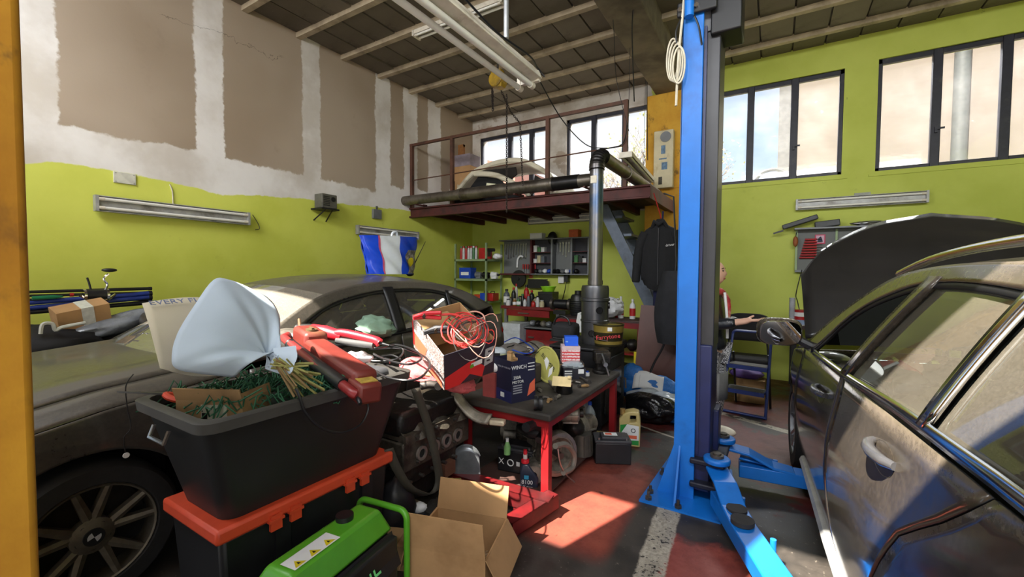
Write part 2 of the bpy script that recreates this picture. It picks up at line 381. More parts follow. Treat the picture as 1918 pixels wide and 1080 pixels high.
# ---- ceiling: slab, boards between battens, downstand beam
ceil = struct(MB().bb((XL-.2, YF-.06, H+.02), (XR+.2, YB+.25, H+.25)).build('ceiling', M_PANEL))
BY = [6.48-.642*i for i in range(11)]
pw = .352; me = None; rs = random.Random(3)
def slab(w, l):
    return MB().bb((-w/2, -l/2, -.02), (w/2, l/2, .03)).mesh('board', 40)
rows = [(6.48+.03, YB)]+[(BY[i+1]+.03, BY[i]-.03) for i in range(6)]
meshes = {}
far = MB()
for y0, y1 in rows:
    l = round(y1-y0, 3); x = XL; j = 0
    while x < XR-.02:
        w = min(pw, XR-x); key = (round(w, 3), l)
        if key not in meshes: meshes[key] = slab(w-.020, l+.04); meshes[key].materials.append(M_PANEL)
        o = bpy.data.objects.new('board', meshes[key]); COL.objects.link(o); o.parent = ceil
        o.location = (x+w/2, (y0+y1)/2, H+rs.uniform(-.006, .012)); o.rotation_euler = (rs.uniform(-.006, .006), rs.uniform(-.02, .02), 0)
        x += pw; j += 1
for i in range(6, 10): far.bb((XL, BY[i+1]+.03, H-.02), (XR, BY[i]-.03, H+.02))
stuff(far.build('board_area', M_PANEL, ceil))
me = MB().bb((XL, -.035, -.055), (XR, .035, .02)).mesh('batten', 40); me.materials.append(M_BATTEN)
for y in BY:
    o = bpy.data.objects.new('batten', me); COL.objects.link(o); o.parent = ceil; o.location = (0, y, H-.02)
struct(MB().bb((-1.57, YF, 4.10), (-1.17, YB, H+.02)).build('ceiling_beam', M_CONC, bevel=.01))
struct(MB().bb((-1.70, 6.62, 0), (-1.12, YB, 2.62)).bb((-1.70, 6.62, 2.70), (-1.12, YB, 4.10)).bb((-1.69, 6.63, 2.6), (-1.13, YB, 2.72)).build('wall_column', M_OCHRE, bevel=.008))
# ---- outside the back windows: neighbour building, trees, street lamp
b = thing('neighbour_building', 'sunlit beige building with a grey downpipe outside the right-hand windows', 'building', (7.2, 13.0, 0))
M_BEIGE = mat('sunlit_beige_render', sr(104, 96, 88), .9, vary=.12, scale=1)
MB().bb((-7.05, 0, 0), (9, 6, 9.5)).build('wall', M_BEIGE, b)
MB().bb((-7.2, -.12, 0), (-6.85, .0, 9.5)).build('corner_pilaster', mat('grey_render', sr(90, 90, 90), .9), b)
MB().cyl((-3.9, -.12, 0), (-3.9, -.12, 9.5), .13).build('downpipe', mat('grey_downpipe', sr(70, 74, 74), .6), b)
b = thing('red_roof_house', 'red-walled house far outside the window above the platform', 'building', (-19.0, 24, 0))
MB().bb((-4, 0, 0), (4.5, 6, 8.2)).build('wall', mat('brick_red_render', sr(190, 110, 90), .9), b)
MB().ext([(-4.4, -.3, 8.2), (4.9, -.3, 8.2), (.25, -.3, 9.6)], (0, 6.6, 0)).build('roof', mat('roof_red', sr(150, 84, 66), .9), b)
M_BARK = mat('grey_bark', sr(120, 108, 96), .9); M_LEAF = mat('spring_leaf', sr(190, 196, 110), .8)
def tree(x, y, hgt, seed, leaves, label):
    T = thing('street_tree', label, 'tree', (x, y, 0), group='trees outside the windows'); rd = random.Random(seed); mb = MB(); tips = []
    def br(p, d, l, r, k):
        q = p+d*l; mid = p+d*l*.5+Vector((rd.uniform(-1, 1), rd.uniform(-1, 1), 0))*l*.06
        mb.tube([p, mid, q], [r, r*.85, r*.65], 4 if k else 7, False)
        if k > 3: tips.append(q); return
        for i in range(3 if k < 3 else 4):
            e = (d+Vector((rd.uniform(-1, 1), rd.uniform(-1, 1), rd.uniform(-.1, .8)))*.75).normalized()
            br(p+d*l*rd.uniform(.55, 1), e, l*rd.uniform(.55, .8), r*.55, k+1)
    tr = MB(); tr.tube([(0, 0, 0), (.05, 0, hgt*.18), (0, .04, hgt*.36)], [.2, .17, .14], 8); tr.build('trunk', M_BARK, T)
    for i in range(4):
        br(Vector((0, 0, hgt*(.2+.045*i))), Vector((rd.uniform(-.8, .8), rd.uniform(-.8, .8), .8)).normalized(), hgt*.24, .08, 0)
    stuff(mb.build('branches', M_BARK, T))
    lf = MB()
    for q in tips:
        for i in range(leaves):
            c = q+Vector((rd.gauss(0, .22), rd.gauss(0, .22), rd.gauss(0, .2))); s = .05; u = Vector((rd.uniform(-1, 1), rd.uniform(-1, 1), rd.uniform(-1, 1))).normalized()*s; w = u.orthogonal().normalized()*s*.6
            lf.add([c-u, c+w, c+u, c-w], [(0, 1, 2, 3)])
    if leaves: stuff(lf.build('foliage', M_LEAF, T, smooth=None))
tree(-2.6, 14.5, 7.5, 1, 2, 'bare-branched tree outside the window beside the blue lift post')
tree(-5.2, 21, 8.5, 2, 1, 'bare tree outside the window above the stove pipe')
tree(-12.6, 16, 8, 3, 2, 'tree with sparse leaves outside the leftmost window')
L = thing('street_lamp', 'dark curved street lamp outside the window beside the lift post', 'lamp', (-.28, 12.2, 0))
M_DK = mat('dark_lamp_metal', sr(60, 62, 66), .6)
MB().tube([(.55, 0, 0), (.55, 0, 3.6)]+arc((.17, 3.6), .38, 0, math.pi*.85, 10, lambda x, z: (x, 0, z)), .045, 8).build('post', M_DK, L)
MB().lathe([(.05, .12), (.16, .02), (.2, -.1), (.02, -.12)], (-.2, 0, 3.7), 12).build('lamp_head', M_DK, L)
# ================================================================ the two cars
def interp(pts, x):
    if x <= pts[0][0]: return pts[0][1]
    for (a, b), (c, d) in zip(pts, pts[1:]):
        if x <= c: return b+(d-b)*(x-a)/(c-a)
    return pts[-1][1]
def resamp(pts, n):   # smooth curve through (x,z) points, n+1 samples
    c = spline([(p[0], 0, p[1]) for p in pts], 10); L = [0]
    for a, b in zip(c, c[1:]): L.append(L[-1]+(b-a).length)
    out = []; j = 0
    for i in range(n+1):
        s = L[-1]*i/n
        while j < len(L)-2 and L[j+1] < s: j += 1
        k = (s-L[j])/max(L[j+1]-L[j], 1e-9); p = c[j].lerp(c[j+1], min(1, k)); out.append((p.x, p.z))
    return out
def dust_paint(name, col, dustcol, amt, rough=.12):
    t = MT(name); X, Y, Z = t.pos(); n = t.noise(3, 6, .7); n2 = t.noise(60, 3, .7, off=3); n3 = t.noise(1.2, 5, .6, off=6)
    f = (n.step(.1, .9)*.35+n3.step(.2, .8)*.35+n2.step(.25, .85)*.30)*(t.nz.step(-.2, .9)*.7+.40)*amt*1.25
    f = f._m('MAXIMUM', 0.0)._m('MINIMUM', 1.0)
    t.set('Base Color', t.mix(f, col, dustcol)); t.set('Roughness', f*.75+rough); t.set('Metallic', 0); t.set('Coat Weight', (1-f)*.6); t.set('Coat Roughness', .08)
    return t.m
def glass_mat(name, tint, dust, dustcol, gl=.12):
    t = MT(name); n = t.noise(2.5, 6, .7); n2 = t.noise(160, 3, .7, off=3)
    tr = t.t.nodes.new('ShaderNodeBsdfTransparent'); tr.inputs[0].default_value = (*tint, 1)
    df = t.t.nodes.new('ShaderNodeBsdfDiffuse'); df.inputs[0].default_value = (*dustcol, 1)
    gs = t.t.nodes.new('ShaderNodeBsdfGlossy'); gs.inputs['Roughness'].default_value = .02; gs.inputs[0].default_value = (.9, .95, .92, 1)
    fr = t.t.nodes.new('ShaderNodeFresnel'); fr.inputs[0].default_value = 1.45
    a = t.t.nodes.new('ShaderNodeMixShader'); b = t.t.nodes.new('ShaderNodeMixShader')
    k = (n.step(.0, 1.)*.35+n2.step(.2, .8)*.35+.45)*dust
    t.t.links.new(k.k, a.inputs[0]); t.t.links.new(tr.outputs[0], a.inputs[1]); t.t.links.new(df.outputs[0], a.inputs[2])
    t.t.links.new((S(t.t, fr.outputs[0])+gl*.5).k, b.inputs[0]); t.t.links.new(a.outputs[0], b.inputs[1]); t.t.links.new(gs.outputs[0], b.inputs[2])
    t.t.links.new(b.outputs[0], t.t.nodes['Material Output'].inputs[0]); return t.m
M_CHROME = mat('chrome', (.75, .75, .76), .12, 1, vary=.05)
M_TRIM = mat('black_trim', sr(22, 22, 24), .45, vary=.2)
M_TYRE = mat('tyre_rubber', sr(30, 29, 28), .85, vary=.3, scale=30)
M_DARK = mat('dark_interior', sr(18, 18, 19), .9)
M_SEAT = mat('car_seat_fabric', sr(62, 62, 60), .9, bump=.2, scale=40)
M_LAMP = mat('lamp_glass', sr(170, 172, 175), .1, .3, vary=.1)
M_TAIL = mat('tail_lamp_red', sr(130, 16, 16), .15)
def wheel(T, x, y, r, rim, nsp, m_rim, badge, side):
    w = .105; g = MB()
    prof = [(rim*.97, -w), (r*.93, -w), (r*.99, -w*.75), (r, -w*.4), (r, w*.4), (r*.99, w*.75), (r*.93, w*.97), (rim*1.02, w), (rim*.97, w*.8)]
    o = MB().lathe(prof, (0, 0, 0), 40, 'y').build('tyre', M_TYRE, T, loc=(x, y, r))
    g.lathe([(rim, -w*.6), (rim, w*.86), (rim*.97, w*.95), (rim*.94, w*.9), (rim*.93, -w*.6)], (0, 0, 0), 40, 'y')
    R = MB(); R.v, R.f = g.v, g.f
    hub = .075; yy = w*.72*side
    R.lathe([(0.001, yy-.04*side), (hub, yy-.04*side), (hub, yy), (hub*.55, yy+.012*side), (.001, yy+.012*side)], (0, 0, 0), 20, 'y')
    for i in range(nsp):
        for dd in (-.21, .21):
            a0 = 2*math.pi*i/nsp+dd*.5; a1 = 2*math.pi*i/nsp+dd*1.25
            p0 = Vector((hub*.8*math.sin(a0), yy-.006*side, hub*.8*math.cos(a0))); p1 = Vector((rim*.955*math.sin(a1), yy+.014*side, rim*.955*math.cos(a1)))
            t = (p1-p0).normalized(); q = t.cross(Vector((0, 1, 0))).normalized()
            for (pa, wa), (pb, wb) in (((p0, .019), (p1, .013)),):
                vs = [pa-q*wa, pa+q*wa, pb+q*wb, pb-q*wb]; dn = Vector((0, -.035*side, 0))
                up = Vector((0, .006*side, 0))
                vs = [vs[0], pa+up, vs[1], vs[2], pb+up, vs[3]]
                R.add(vs+[v+dn for v in vs], [(0, 1, 4, 5), (1, 2, 3, 4), (2, 8, 9, 3), (0, 5, 11, 6), (6, 11, 10, 7), (7, 10, 9, 8), (3, 9, 10, 4), (4, 10, 11, 5)])
    ro = R.build('rim', m_rim, o, smooth=30)
    MB().lathe([(.001, -.02), (rim*.9, -.02), (rim*.9, .0), (.001, .0)], (0, 0, 0), 24, 'y').build('brake_disc', mat('rusty_disc', sr(52, 46, 42), .6, .6), o, loc=(0, 0, 0))
    bo = MB()
    for i in range(5):
        a = 2*math.pi*(i+.5)/5; bo.cyl((.05*math.sin(a), yy-.02*side, .05*math.cos(a)), (.05*math.sin(a), yy+.006*side, .05*math.cos(a)), .011, n=8)
    stuff(bo.build('wheel_bolts', M_TRIM, o))
    if badge:
        bd = MB().cyl((0, yy, 0), (0, yy+.019*side, 0), .036, n=24).build('hub_cap', M_TRIM, o)
        for k in range(4):
            c = MB(); a0 = k*math.pi/2+.35; pts = [(0, yy+.020*side, 0)]+[(.023*math.sin(a0+j*math.pi/10), yy+.020*side, .023*math.cos(a0+j*math.pi/10)) for j in range(6)]
            c.add(pts, [tuple(range(7))]); 
            if k % 2 == 0: bd2 = c.build('badge_quarter', mat('badge_white', sr(190, 190, 192), .4), o, smooth=None)
    return o
def make_car(name, label, P, loc, rz):
    T = thing(name, label, 'car', loc, rz); pm, gm = P['paint'], P['glass']; HW = P['hw']
    xf, xr = P['nose'], P['tail']; wf, wr = P['wheels']; r = P['r']; belt = P['belt']
    K = [(0, .90), (.2, .925), (.32, .962), (.45, .985), (.58, 1.0), (.72, .996), (.80, .985), (.86, .972), (1.0, .945), (1.1, .93)]
    def Wd(x):
        a = max(0, (x-(xf-.95))/.95); b = max(0, ((xr+.9)-x)/.9)
        return HW*(1-.20*a**2.2-.05*a**8)*(1-.13*b**2.2)
    def Sd(x, z):
        zb = interp(belt, x)
        if z <= zb: return Vector((x, Wd(x)*interp(K, z), z))
        return Vector((x, Wd(x)*interp(K, zb)-(z-zb)*P['tumble']-.25*(z-zb)**2, z))
    Ra = r+.055
    def zlow(x):
        z = .2
        for w in (wf, wr):
            d = abs(x-w)
            if d < Ra: z = max(z, r+math.sqrt(Ra*Ra-d*d))
        return z
    topz = P['top']     # height of the side panel's upper edge: belt over the doors, wing line in front
    def ruled(fa, fb, n, m, side, off=0):
        g = MB()
        for sgn in side:
            def fn(u, v):
                (xa, za), (xb, zb) = fa(u), fb(u); p = Sd(xa+(xb-xa)*v, za+(zb-za)*v); return (p.x, (p.y+off)*sgn, p.z)
            g.grid(fn, n, m)
        return g
    def panel(nm, xa, xb, n, sgn, m=pm, lo=zlow, hi=topz):
        def fn(u, v):
            x0 = interp(xa, .6)*(1-u)+interp(xb, .6)*u; z = lo(x0)+(hi(x0)-lo(x0))*v
            x = interp(xa, z)*(1-u)+interp(xb, z)*u; z = max(lo(x), min(z, 9)) if v < .5 else z
            p = Sd(x, z); return (p.x, p.y*sgn, p.z)
        o = MB().grid(fn, n, 14).build(nm, m, T, smooth=50, thick=.006); o.data.materials.append(M_TRIM); o.modifiers['thickness'].material_offset_rim = 1; return o
    d0, d1, d2 = P['doors']     # door edges: x as a function of z
    sh = lambda c, e: [(z, x+e) for z, x in c]
    for sgn in (1, -1):
        panel('wing', sh(d0, .004), [(0, xf-.02), (1.2, xf-.02)], 34, sgn)
        fd = panel('front_door', sh(d1, .004), sh(d0, -.004), 16, sgn)
        rd = panel('rear_door', sh(d2, .004), sh(d1, -.004), 30, sgn)
        panel('rear_quarter', [(0, xr+.03), (1.2, xr+.03)], sh(d2, -.004), 30, sgn)
        # handles: scooped shell and pull bar
        for k, (hx, hz) in enumerate(P['handles']):
            par = (fd, rd)[k]; p = Sd(hx, hz)
            def scoop(u, v):
                a = 2*math.pi*u; q = Sd(hx+.10*v*math.cos(a), hz+.042*v*math.sin(a)); return (q.x, (q.y+.004-.022*(1-v*v))*sgn, q.z)
            MB().grid(scoop, 24, 6).build('handle_cup', pm, par, smooth=60)
            pts = []
            for i in range(9):
                u = i/8; q = Sd(hx-.105+.21*u, hz+.016); pts.append((q.x, (q.y+.006+.030*math.sin(math.pi*u)**.6)*sgn, q.z+.0))
            MB().tube(pts, [.012, .015, .016, .017, .017, .017, .016, .015, .012], 8).build('handle', P.get('handle_mat', pm), par, smooth=60)
        # belt trim strip, glass, frame, pillars
        x0, x1 = P['dlo'][0][0], P['dlo'][-1][0]
        bt = lambda e: (lambda u: (x0+.03+(x1-x0-.03)*u, interp(belt, x0+.03+(x1-x0-.03)*u)+e))
        ruled(bt(-.012), bt(.018), 30, 2, (sgn,), .006).build('belt_trim', P['trimmat'], T, thick=.008)
        up = resamp(P['dlo'], 60); ol = resamp(P['roof'], 60)
        ruled(lambda u: up[round(u*60)], lambda u: ol[round(u*60)], 60, 5, (sgn,), .004).build('window_frame', pm, T, smooth=50, thick=.006)
        seal = resamp([(x, z-.022) for x, z in P['dlo']], 60)
        ruled(lambda u: seal[round(u*60)], lambda u: (up[round(u*60)][0], up[round(u*60)][1]+.004), 60, 2, (sgn,), -.004).build('window_seal', M_TRIM, T, thick=.01)
        ex = [(p[1], p[0]) for p in []]
        for k, (xa, xb, op) in enumerate(P['glasses']):
            # xa, xb: (x at belt, x at roof) of the two slanted edges
            def gfn(u, v):
                s = [xa, xb]; xbelt = xa[0]+(xb[0]-xa[0])*u; xtop = xa[1]+(xb[1]-xa[1])*u
                zt = 0
                for a, b2 in zip(up, up[1:]):
                    lo_, hi_ = sorted((a[0], b2[0]))
                    if lo_ <= xtop <= hi_ and hi_ > lo_: zt = a[1]+(b2[1]-a[1])*(xtop-a[0])/(b2[0]-a[0]); break
                zb = interp(belt, xbelt); zt = max(zt, zb+.005); p = Sd(xbelt+(xtop-xbelt)*v, zb+(zt-zb)*v); return (p.x, (p.y-.012)*sgn, p.z)
            if not (op and sgn == 1): MB().grid(gfn, 14, 8).build('side_window', gm, T, smooth=60)
        for k, (xb0, xt0, wd) in enumerate(P['pillars']):
            def pfn(u, v):
                x = (xb0+(xt0-xb0)*v)+wd*(u-.5); zt = 0
                for a, b2 in zip(up, up[1:]):
                    lo_, hi_ = sorted((a[0], b2[0]))
                    if lo_ <= xt0 <= hi_ and hi_ > lo_: zt = a[1]; break
                zb = interp(belt, x); p = Sd(x, zb+(zt+.02-zb)*v); return (p.x, (p.y+.001)*sgn, p.z)
            MB().grid(pfn, 3, 8).build('pillar', P['pillarmat'][k], T, smooth=50, thick=.02)
    # roof, windscreen, rear window across the car
    ol = resamp(P['roof'], 60); wsx, rwx = P['wsx'], P['rwx']
    ki = [i for i, p in enumerate(ol) if p[0] <= wsx][0]; kr = [i for i, p in enumerate(ol) if p[0] <= rwx][0]
    def across(i0, i1, m_, nm, mtl, bow0, bow1, crown, shrink=0):
        def fn(u, v):
            x, z = ol[i0+round((i1-i0)*u)]; p = Sd(x, z); s = 1-2*v; y = (p.y+.004-shrink)*s; k = 1-s*s
            return (x+(bow0+(bow1-bow0)*u)*k, y, z+crown*k*(u if nm == 'windscreen' else (1-u*.5 if nm == 'rear_window' else 1)))
        return MB().grid(fn, i1-i0, 14).build(nm, mtl, T, smooth=60)
    across(ki, kr, 14, 'roof', P.get('roofpaint', pm), .07, -.06, .055)
    across(0, ki, 14, 'windscreen', P.get('wsglass', gm), .20, .07, .055)
    across(kr, len(ol)-1, 14, 'rear_window', gm, -.06, -.12, .055)
    # bonnet and wing shoulders (in a hinge frame so that it can stand open)
    cow = P['cowl']; hl = P['hood']
    def hz(x): return interp(hl, x)
    for sgn in (1, -1):
        def sfn(u, v):
            x = cow-.05+(xf-.12-cow)*u; p = Sd(x, topz(x)); yi = Wd(x)*.80; t = v
            return (x, (p.y*(1-t)+yi*t)*sgn, p.z*(1-t*t)+(hz(x)-.004)*t*t+.0)if 0 else (x, (p.y+(yi-p.y)*t)*sgn, p.z+(hz(x)-p.z)*math.sin(t*math.pi/2))
        MB().grid(sfn, 20, 5).build('wing_top', pm, T, smooth=60, thick=.004)
    def hfn(u, v):
        x = cow+(xf-.10-cow)*u; s = 1-2*v; y = (Wd(x)*.80-.006)*s
        if 'hoodL' in P: y = P['hoodw']*s; x = cow+interp(P['hoodL'], abs(y))*u
        bow = (.10*(1-u)+.02*u)*(1-s*s)
        crease = .016*max(0, 1-abs(abs(s)-.78)/.16)
        p = Vector((x+bow, y, hz(x)+.045*(1-s*s)*(.5+.5*u)+crease))
        if P['open']:
            q = Vector((cow, 0, hz(cow))); d = p-q; a = -math.radians(P['open']); c, s_ = math.cos(a), math.sin(a)
            p = q+Vector((d.x*c+d.z*s_, d.y, -d.x*s_+d.z*c))
        return p
    MB().grid(hfn, 20, 24).build('bonnet', P.get('hoodmat', pm), T, smooth=60, thick=.02)
    # nose and tail
    def nose(u, v):
        s = 1-2*u; zt = hz(xf-.1)*.98; z = .22+(zt-.22)*v; y = Wd(xf-.02)*s*(.97 if v > .1 else .94); b = .16*(1-abs(s)**2.6)-.06*(abs(v-.45)*1.6)**2
        return (xf-.02+b, y, z)
    bp = MB().grid(nose, 20, 12).build('front_bumper', pm, T, smooth=60, thick=.01)
    for sgn in (1, -1):
        MB().ell((xf-.02, .56*sgn*HW/.88, hz(xf-.1)-.10), (.10, .20, .075), 14, 8).build('headlamp', M_LAMP, T)
        MB().ell((xf+.105, .13*sgn, hz(xf-.1)-.10), (.05, .11, .07), 14, 8).build('grille', M_CHROME, bp)
    zt = ol[-1][1]
    def tailf(u, v):
        s = 1-2*u; z = .25+(zt-.25)*v; xx = ol[-1][0]; y0 = Sd(xx, zt).y*v**.5*.0+ (Wd(xr+.05)*(1-v)+Sd(xx, zt).y*v); return ((xr+.02)*(1-v**2)+xx*v**2-.12*(1-s*s)-(.05 if v < .4 else 0), y0*s, z)
    MB().grid(tailf, 16, 12).build('tailgate', pm, T, smooth=60, thick=.01)
    for sgn in (1, -1): MB().ell((xr+.06, HW*.72*sgn, .82), (.08, .15, .09), 12, 8).build('tail_lamp', M_TAIL, T)
    # floor pan, wheel wells, dashboard, seats, steering wheel
    fl = MB().bb((xr+.3, -HW*.86, .2), (xf-.45, HW*.86, .34)); fl.bb((cow-.18, -HW*.80, .3), (cow-.1, HW*.80, .86))
    for w in (wf, wr): fl.bb((w-.36, -HW*.62, .2), (w+.36, HW*.62, .74))
    fl.build('underbody', M_DARK, T)
    ds = MB().grid(lambda u, v: (cow-.1-.42*v, (HW*.80)*(1-2*u), .90+.03*math.sin(math.pi*u)+.03*math.sin(v*3)-.22*max(0, v-.75)), 12, 10)
    ds.bb((cow-.5, -HW*.78, .55), (cow-.3, HW*.78, .86)); ds.build('dashboard', P.get('dashmat', M_DARK), T, smooth=50)
    sw = P['steer']; tp = [(cow-.56+.05*math.cos(a), sw+.18*math.sin(a), .86+.17*math.cos(a)) for a in [2*math.pi*i/20 for i in range(21)]]
    MB().tube(tp, .016, 8).cyl((cow-.56, sw, .86), (cow-.38, sw, .80), .05).box((cow-.56, sw, .86), (.03, .3, .05)).build('steering_wheel', M_TRIM, T)
    for sx in (cow-1.05, cow-1.95):
        for sy in (.36, -.36):
            st = MB().box((sx, sy, .50), (.5, .48, .16)).build('seat', M_SEAT, T, bevel=.04)
            MB().box((sx-.29, sy, .80), (.13, .46, .58), R=Matrix.Rotation(math.radians(-14), 3, 'Y')).build('seat_back', M_SEAT, st, bevel=.045)
            MB().box((sx-.39, sy, 1.17), (.09, .27, .16), R=Matrix.Rotation(math.radians(-10), 3, 'Y')).build('headrest', M_SEAT, st, bevel=.04)
    # wheels
    for w in (wf, wr):
        for sgn in (1, -1): wheel(T, w, (HW-.125)*sgn, r, P['rim'], 5, P['rimmat'], P['badge'], sgn)
    # sills
    for sgn in (1, -1):
        MB().tube([(wr+Ra+.02, HW*.925*sgn, .2), (0, HW*.935*sgn, .2), (wf-Ra-.02, HW*.925*sgn, .2)], .035, 8).build('sill_trim', P['sillmat'], T)
    # door mirrors
    for sgn in (1, -1):
        mx = P['mirror']; q = Sd(mx, interp(belt, mx)); my = (q.y+P.get('mout', .17))*sgn; mz = q.z+.10
        mo = MB().ell((mx+.02, my, mz), (.075, .125, .088), 24, 16, lambda d: (abs(d.y)**3.2+abs(d.z)**3.2+abs(d.x)**2.2)**(-1/3)).build('door_mirror', pm, T, smooth=60)
        MB().tube([(mx+.03, q.y*sgn, q.z+.02), (mx+.03, (q.y+.06)*sgn, q.z+.05), (mx+.03, (q.y+.1)*sgn, q.z+.07)], .026, 8).build('mirror_arm', M_TRIM, mo)
        MB().ext([(math.copysign(abs(math.cos(a))**.62, math.cos(a)), math.copysign(abs(math.sin(a))**.62, math.sin(a)), 0) for a in [2*math.pi*i/32 for i in range(32)]], (0, 0, .06)).build('mirror_glass', mat('mirror_silver', (.8, .82, .85), .02, 1, vary=0), mo, smooth=None, loc=(mx-.058, my, mz), rot=Euler((0, math.radians(-97), math.radians(P.get('mirror_yaw', 7)*sgn))))
        mg = [c for c in bpy.data.objects if c.parent == mo and c.name.startswith('mirror_glass')][0]; mg.scale = (.074, .110, .12)
    if P['rails']:
        for sgn in (1, -1):
            pts = []
            rl = resamp(P['rails'], 24)
            for x, z in rl: q = Sd(x, z-.04); pts.append((x, (q.y-.06)*sgn, z))
            ro = MB().tube(pts, .017, 8).build('roof_rail', M_CHROME, T, smooth=60)
    for b in P.get('badges', []): b(T, Sd)
    return T, Sd
# ---- dusty dark hatchback along the left wall, nose towards the camera
M_LPAINT = dust_paint('dusty_dark_grey_paint', sr(32, 31, 32), sr(120, 112, 98), .62, .2)
M_LGLASS = glass_mat('hatchback_glass', (.42, .46, .44), .20, (.33, .30, .25))
M_WSD = glass_mat('dusty_windscreen', (.55, .58, .55), .55, (.42, .38, .31))
M_LRIM = mat('dusty_grey_alloy', sr(120, 112, 98), .5, .7, vary=.3, scale=20)
hb = dict(paint=M_LPAINT, glass=M_LGLASS, wsglass=M_WSD, hw=.885, nose=2.06, tail=-2.05, wheels=(1.345, -1.345), r=.312,
    belt=[(-2.1, 1.03), (-1.5, 1.02), (-.43, .985), (.6, .93), (1.0, .92)], tumble=.42,
    top=lambda x: interp([(-2.2, 1.0), (-1.5, 1.008), (-.43, .973), (.6, .918), (.8, .905), (1.3, .85), (1.7, .765), (2.06, .64)], x),
    doors=([(.2, .74), (.6, .74), (.95, .70)], [(.2, -.45), (1.0, -.43)], [(.2, -.90), (.45, -.95), (.6, -1.0), (.8, -1.1), (1.0, -1.18)]),
    handles=[(-.28, .82), (-1.0, .85)], dlo=[(.56, .95), (.38, 1.08), (.12, 1.215), (-.2, 1.285), (-.55, 1.31), (-.95, 1.29), (-1.25, 1.205), (-1.48, 1.06)],
    roof=[(.82, .935), (.42, 1.165), (.1, 1.30), (-.33, 1.368), (-.9, 1.36), (-1.35, 1.28), (-1.82, 1.1)],
    glasses=[((.54, .52), (-.40, -.42), False), ((-.48, -.50), (-1.05, -1.10), False), ((-1.11, -1.16), (-1.45, -1.40), False)],
    pillars=[(-.435, -.45, .10), (-1.08, -1.13, .04)], pillarmat=[M_TRIM, M_TRIM], trimmat=M_TRIM, sillmat=M_TRIM, wsx=.16, rwx=-1.32, cowl=.80,
    hood=[(.75, .955), (1.3, .905), (1.7, .825), (2.06, .69)], open=0, rim=.222, rimmat=M_LRIM, badge=True, mirror=.50, mout=.10, rails=None, steer=.36)
LCX = -3.30
make_car('hatchback_car', 'dusty dark grey hatchback parked along the left wall, nose towards the viewer', hb, (LCX, 1.945, 0), math.radians(-90))
# ---- dusty black estate car on the right, bonnet up
M_RPAINT = dust_paint('dusty_black_paint', sr(12, 12, 14), sr(150, 136, 118), .5, .06)
M_RGLASS = glass_mat('estate_glass', (.60, .72, .64), .34, (.36, .32, .25), .10)
M_HOODM = dust_paint('satin_black_bonnet', sr(20, 20, 22), sr(70, 64, 58), .25, .35)
ec = dict(paint=M_RPAINT, glass=M_RGLASS, hw=.895, nose=2.22, tail=-2.55, wheels=(1.42, -1.42), r=.325,
    belt=[(-2.4, 1.11), (-1.4, 1.095), (-.87, 1.075), (-.2, 1.03), (.6, .995), (1.0, .98)], tumble=.36,
    top=lambda x: interp([(-2.5, 1.07), (-1.4, 1.083), (-.87, 1.063), (-.2, 1.018), (.6, .983), (1.05, .955), (1.4, .90), (1.8, .82), (2.22, .70)], x),
    doors=([(.2, 1.0), (.6, 1.0), (1.0, .97)], [(.2, -.20), (1.02, -.20)], [(.2, -.62), (.3, -.68), (.5, -.86), (.7, -1.0), (.826, -1.09), (.95, -1.26), (1.08, -1.41)]),
    handles=[(.16, .86), (-.85, .925)], dlo=[(.66, 1.0), (.49, 1.085), (.215, 1.255), (-.1, 1.36), (-.5, 1.425), (-1.04, 1.42), (-1.8, 1.34), (-2.15, 1.17)],
    roof=[(1.0, .985), (.6, 1.195), (.26, 1.345), (-.03, 1.438), (-.36, 1.475), (-.8, 1.485), (-1.3, 1.465), (-2.0, 1.385), (-2.42, 1.2)],
    glasses=[((.64, .62), (-.15, -.46), True), ((-.25, -.56), (-1.02, -1.10), False), ((-1.08, -1.16), (-2.1, -2.0), False)],
    pillars=[(-.20, -.51, .11), (-1.05, -1.13, .05)], pillarmat=[M_RPAINT, M_CHROME], trimmat=M_CHROME, sillmat=mat('satin_sill_trim', sr(190, 190, 188), .45, .3), wsx=.10, rwx=-1.9, cowl=1.05,
    hood=[(.95, 1.03), (1.4, .985), (1.8, .91), (2.22, .77)], open=56, hoodmat=M_HOODM, handle_mat=mat('grey_satin_handle', sr(120, 120, 124), .25, .7), dashmat=mat('beige_dashboard', sr(150, 142, 128), .8),
    rim=.225, rimmat=mat('bright_alloy', sr(170, 172, 176), .3, .8), badge=False, mirror=.74, rails=[(.12, 1.455), (-.22, 1.52), (-.85, 1.545), (-1.6, 1.51), (-2.1, 1.43)], hoodw=.845, hoodL=[(0, 1.19), (.3, 1.12), (.45, 1.04), (.6, .91), (.72, .78), (.845, .56)], steer=.36)
RA = math.radians(3.2)
fx, fy = -math.sin(RA), math.cos(RA); lx, ly = -math.cos(RA), -math.sin(RA)
rw = Vector((.13, 3.86, 0)); ctr = rw-Vector((fx, fy, 0))*1.42-Vector((lx, ly, 0))*.885
make_car('estate_car', 'dusty black estate car with roof rails and raised bonnet on the right', ec, ctr, math.radians(90)+RA)
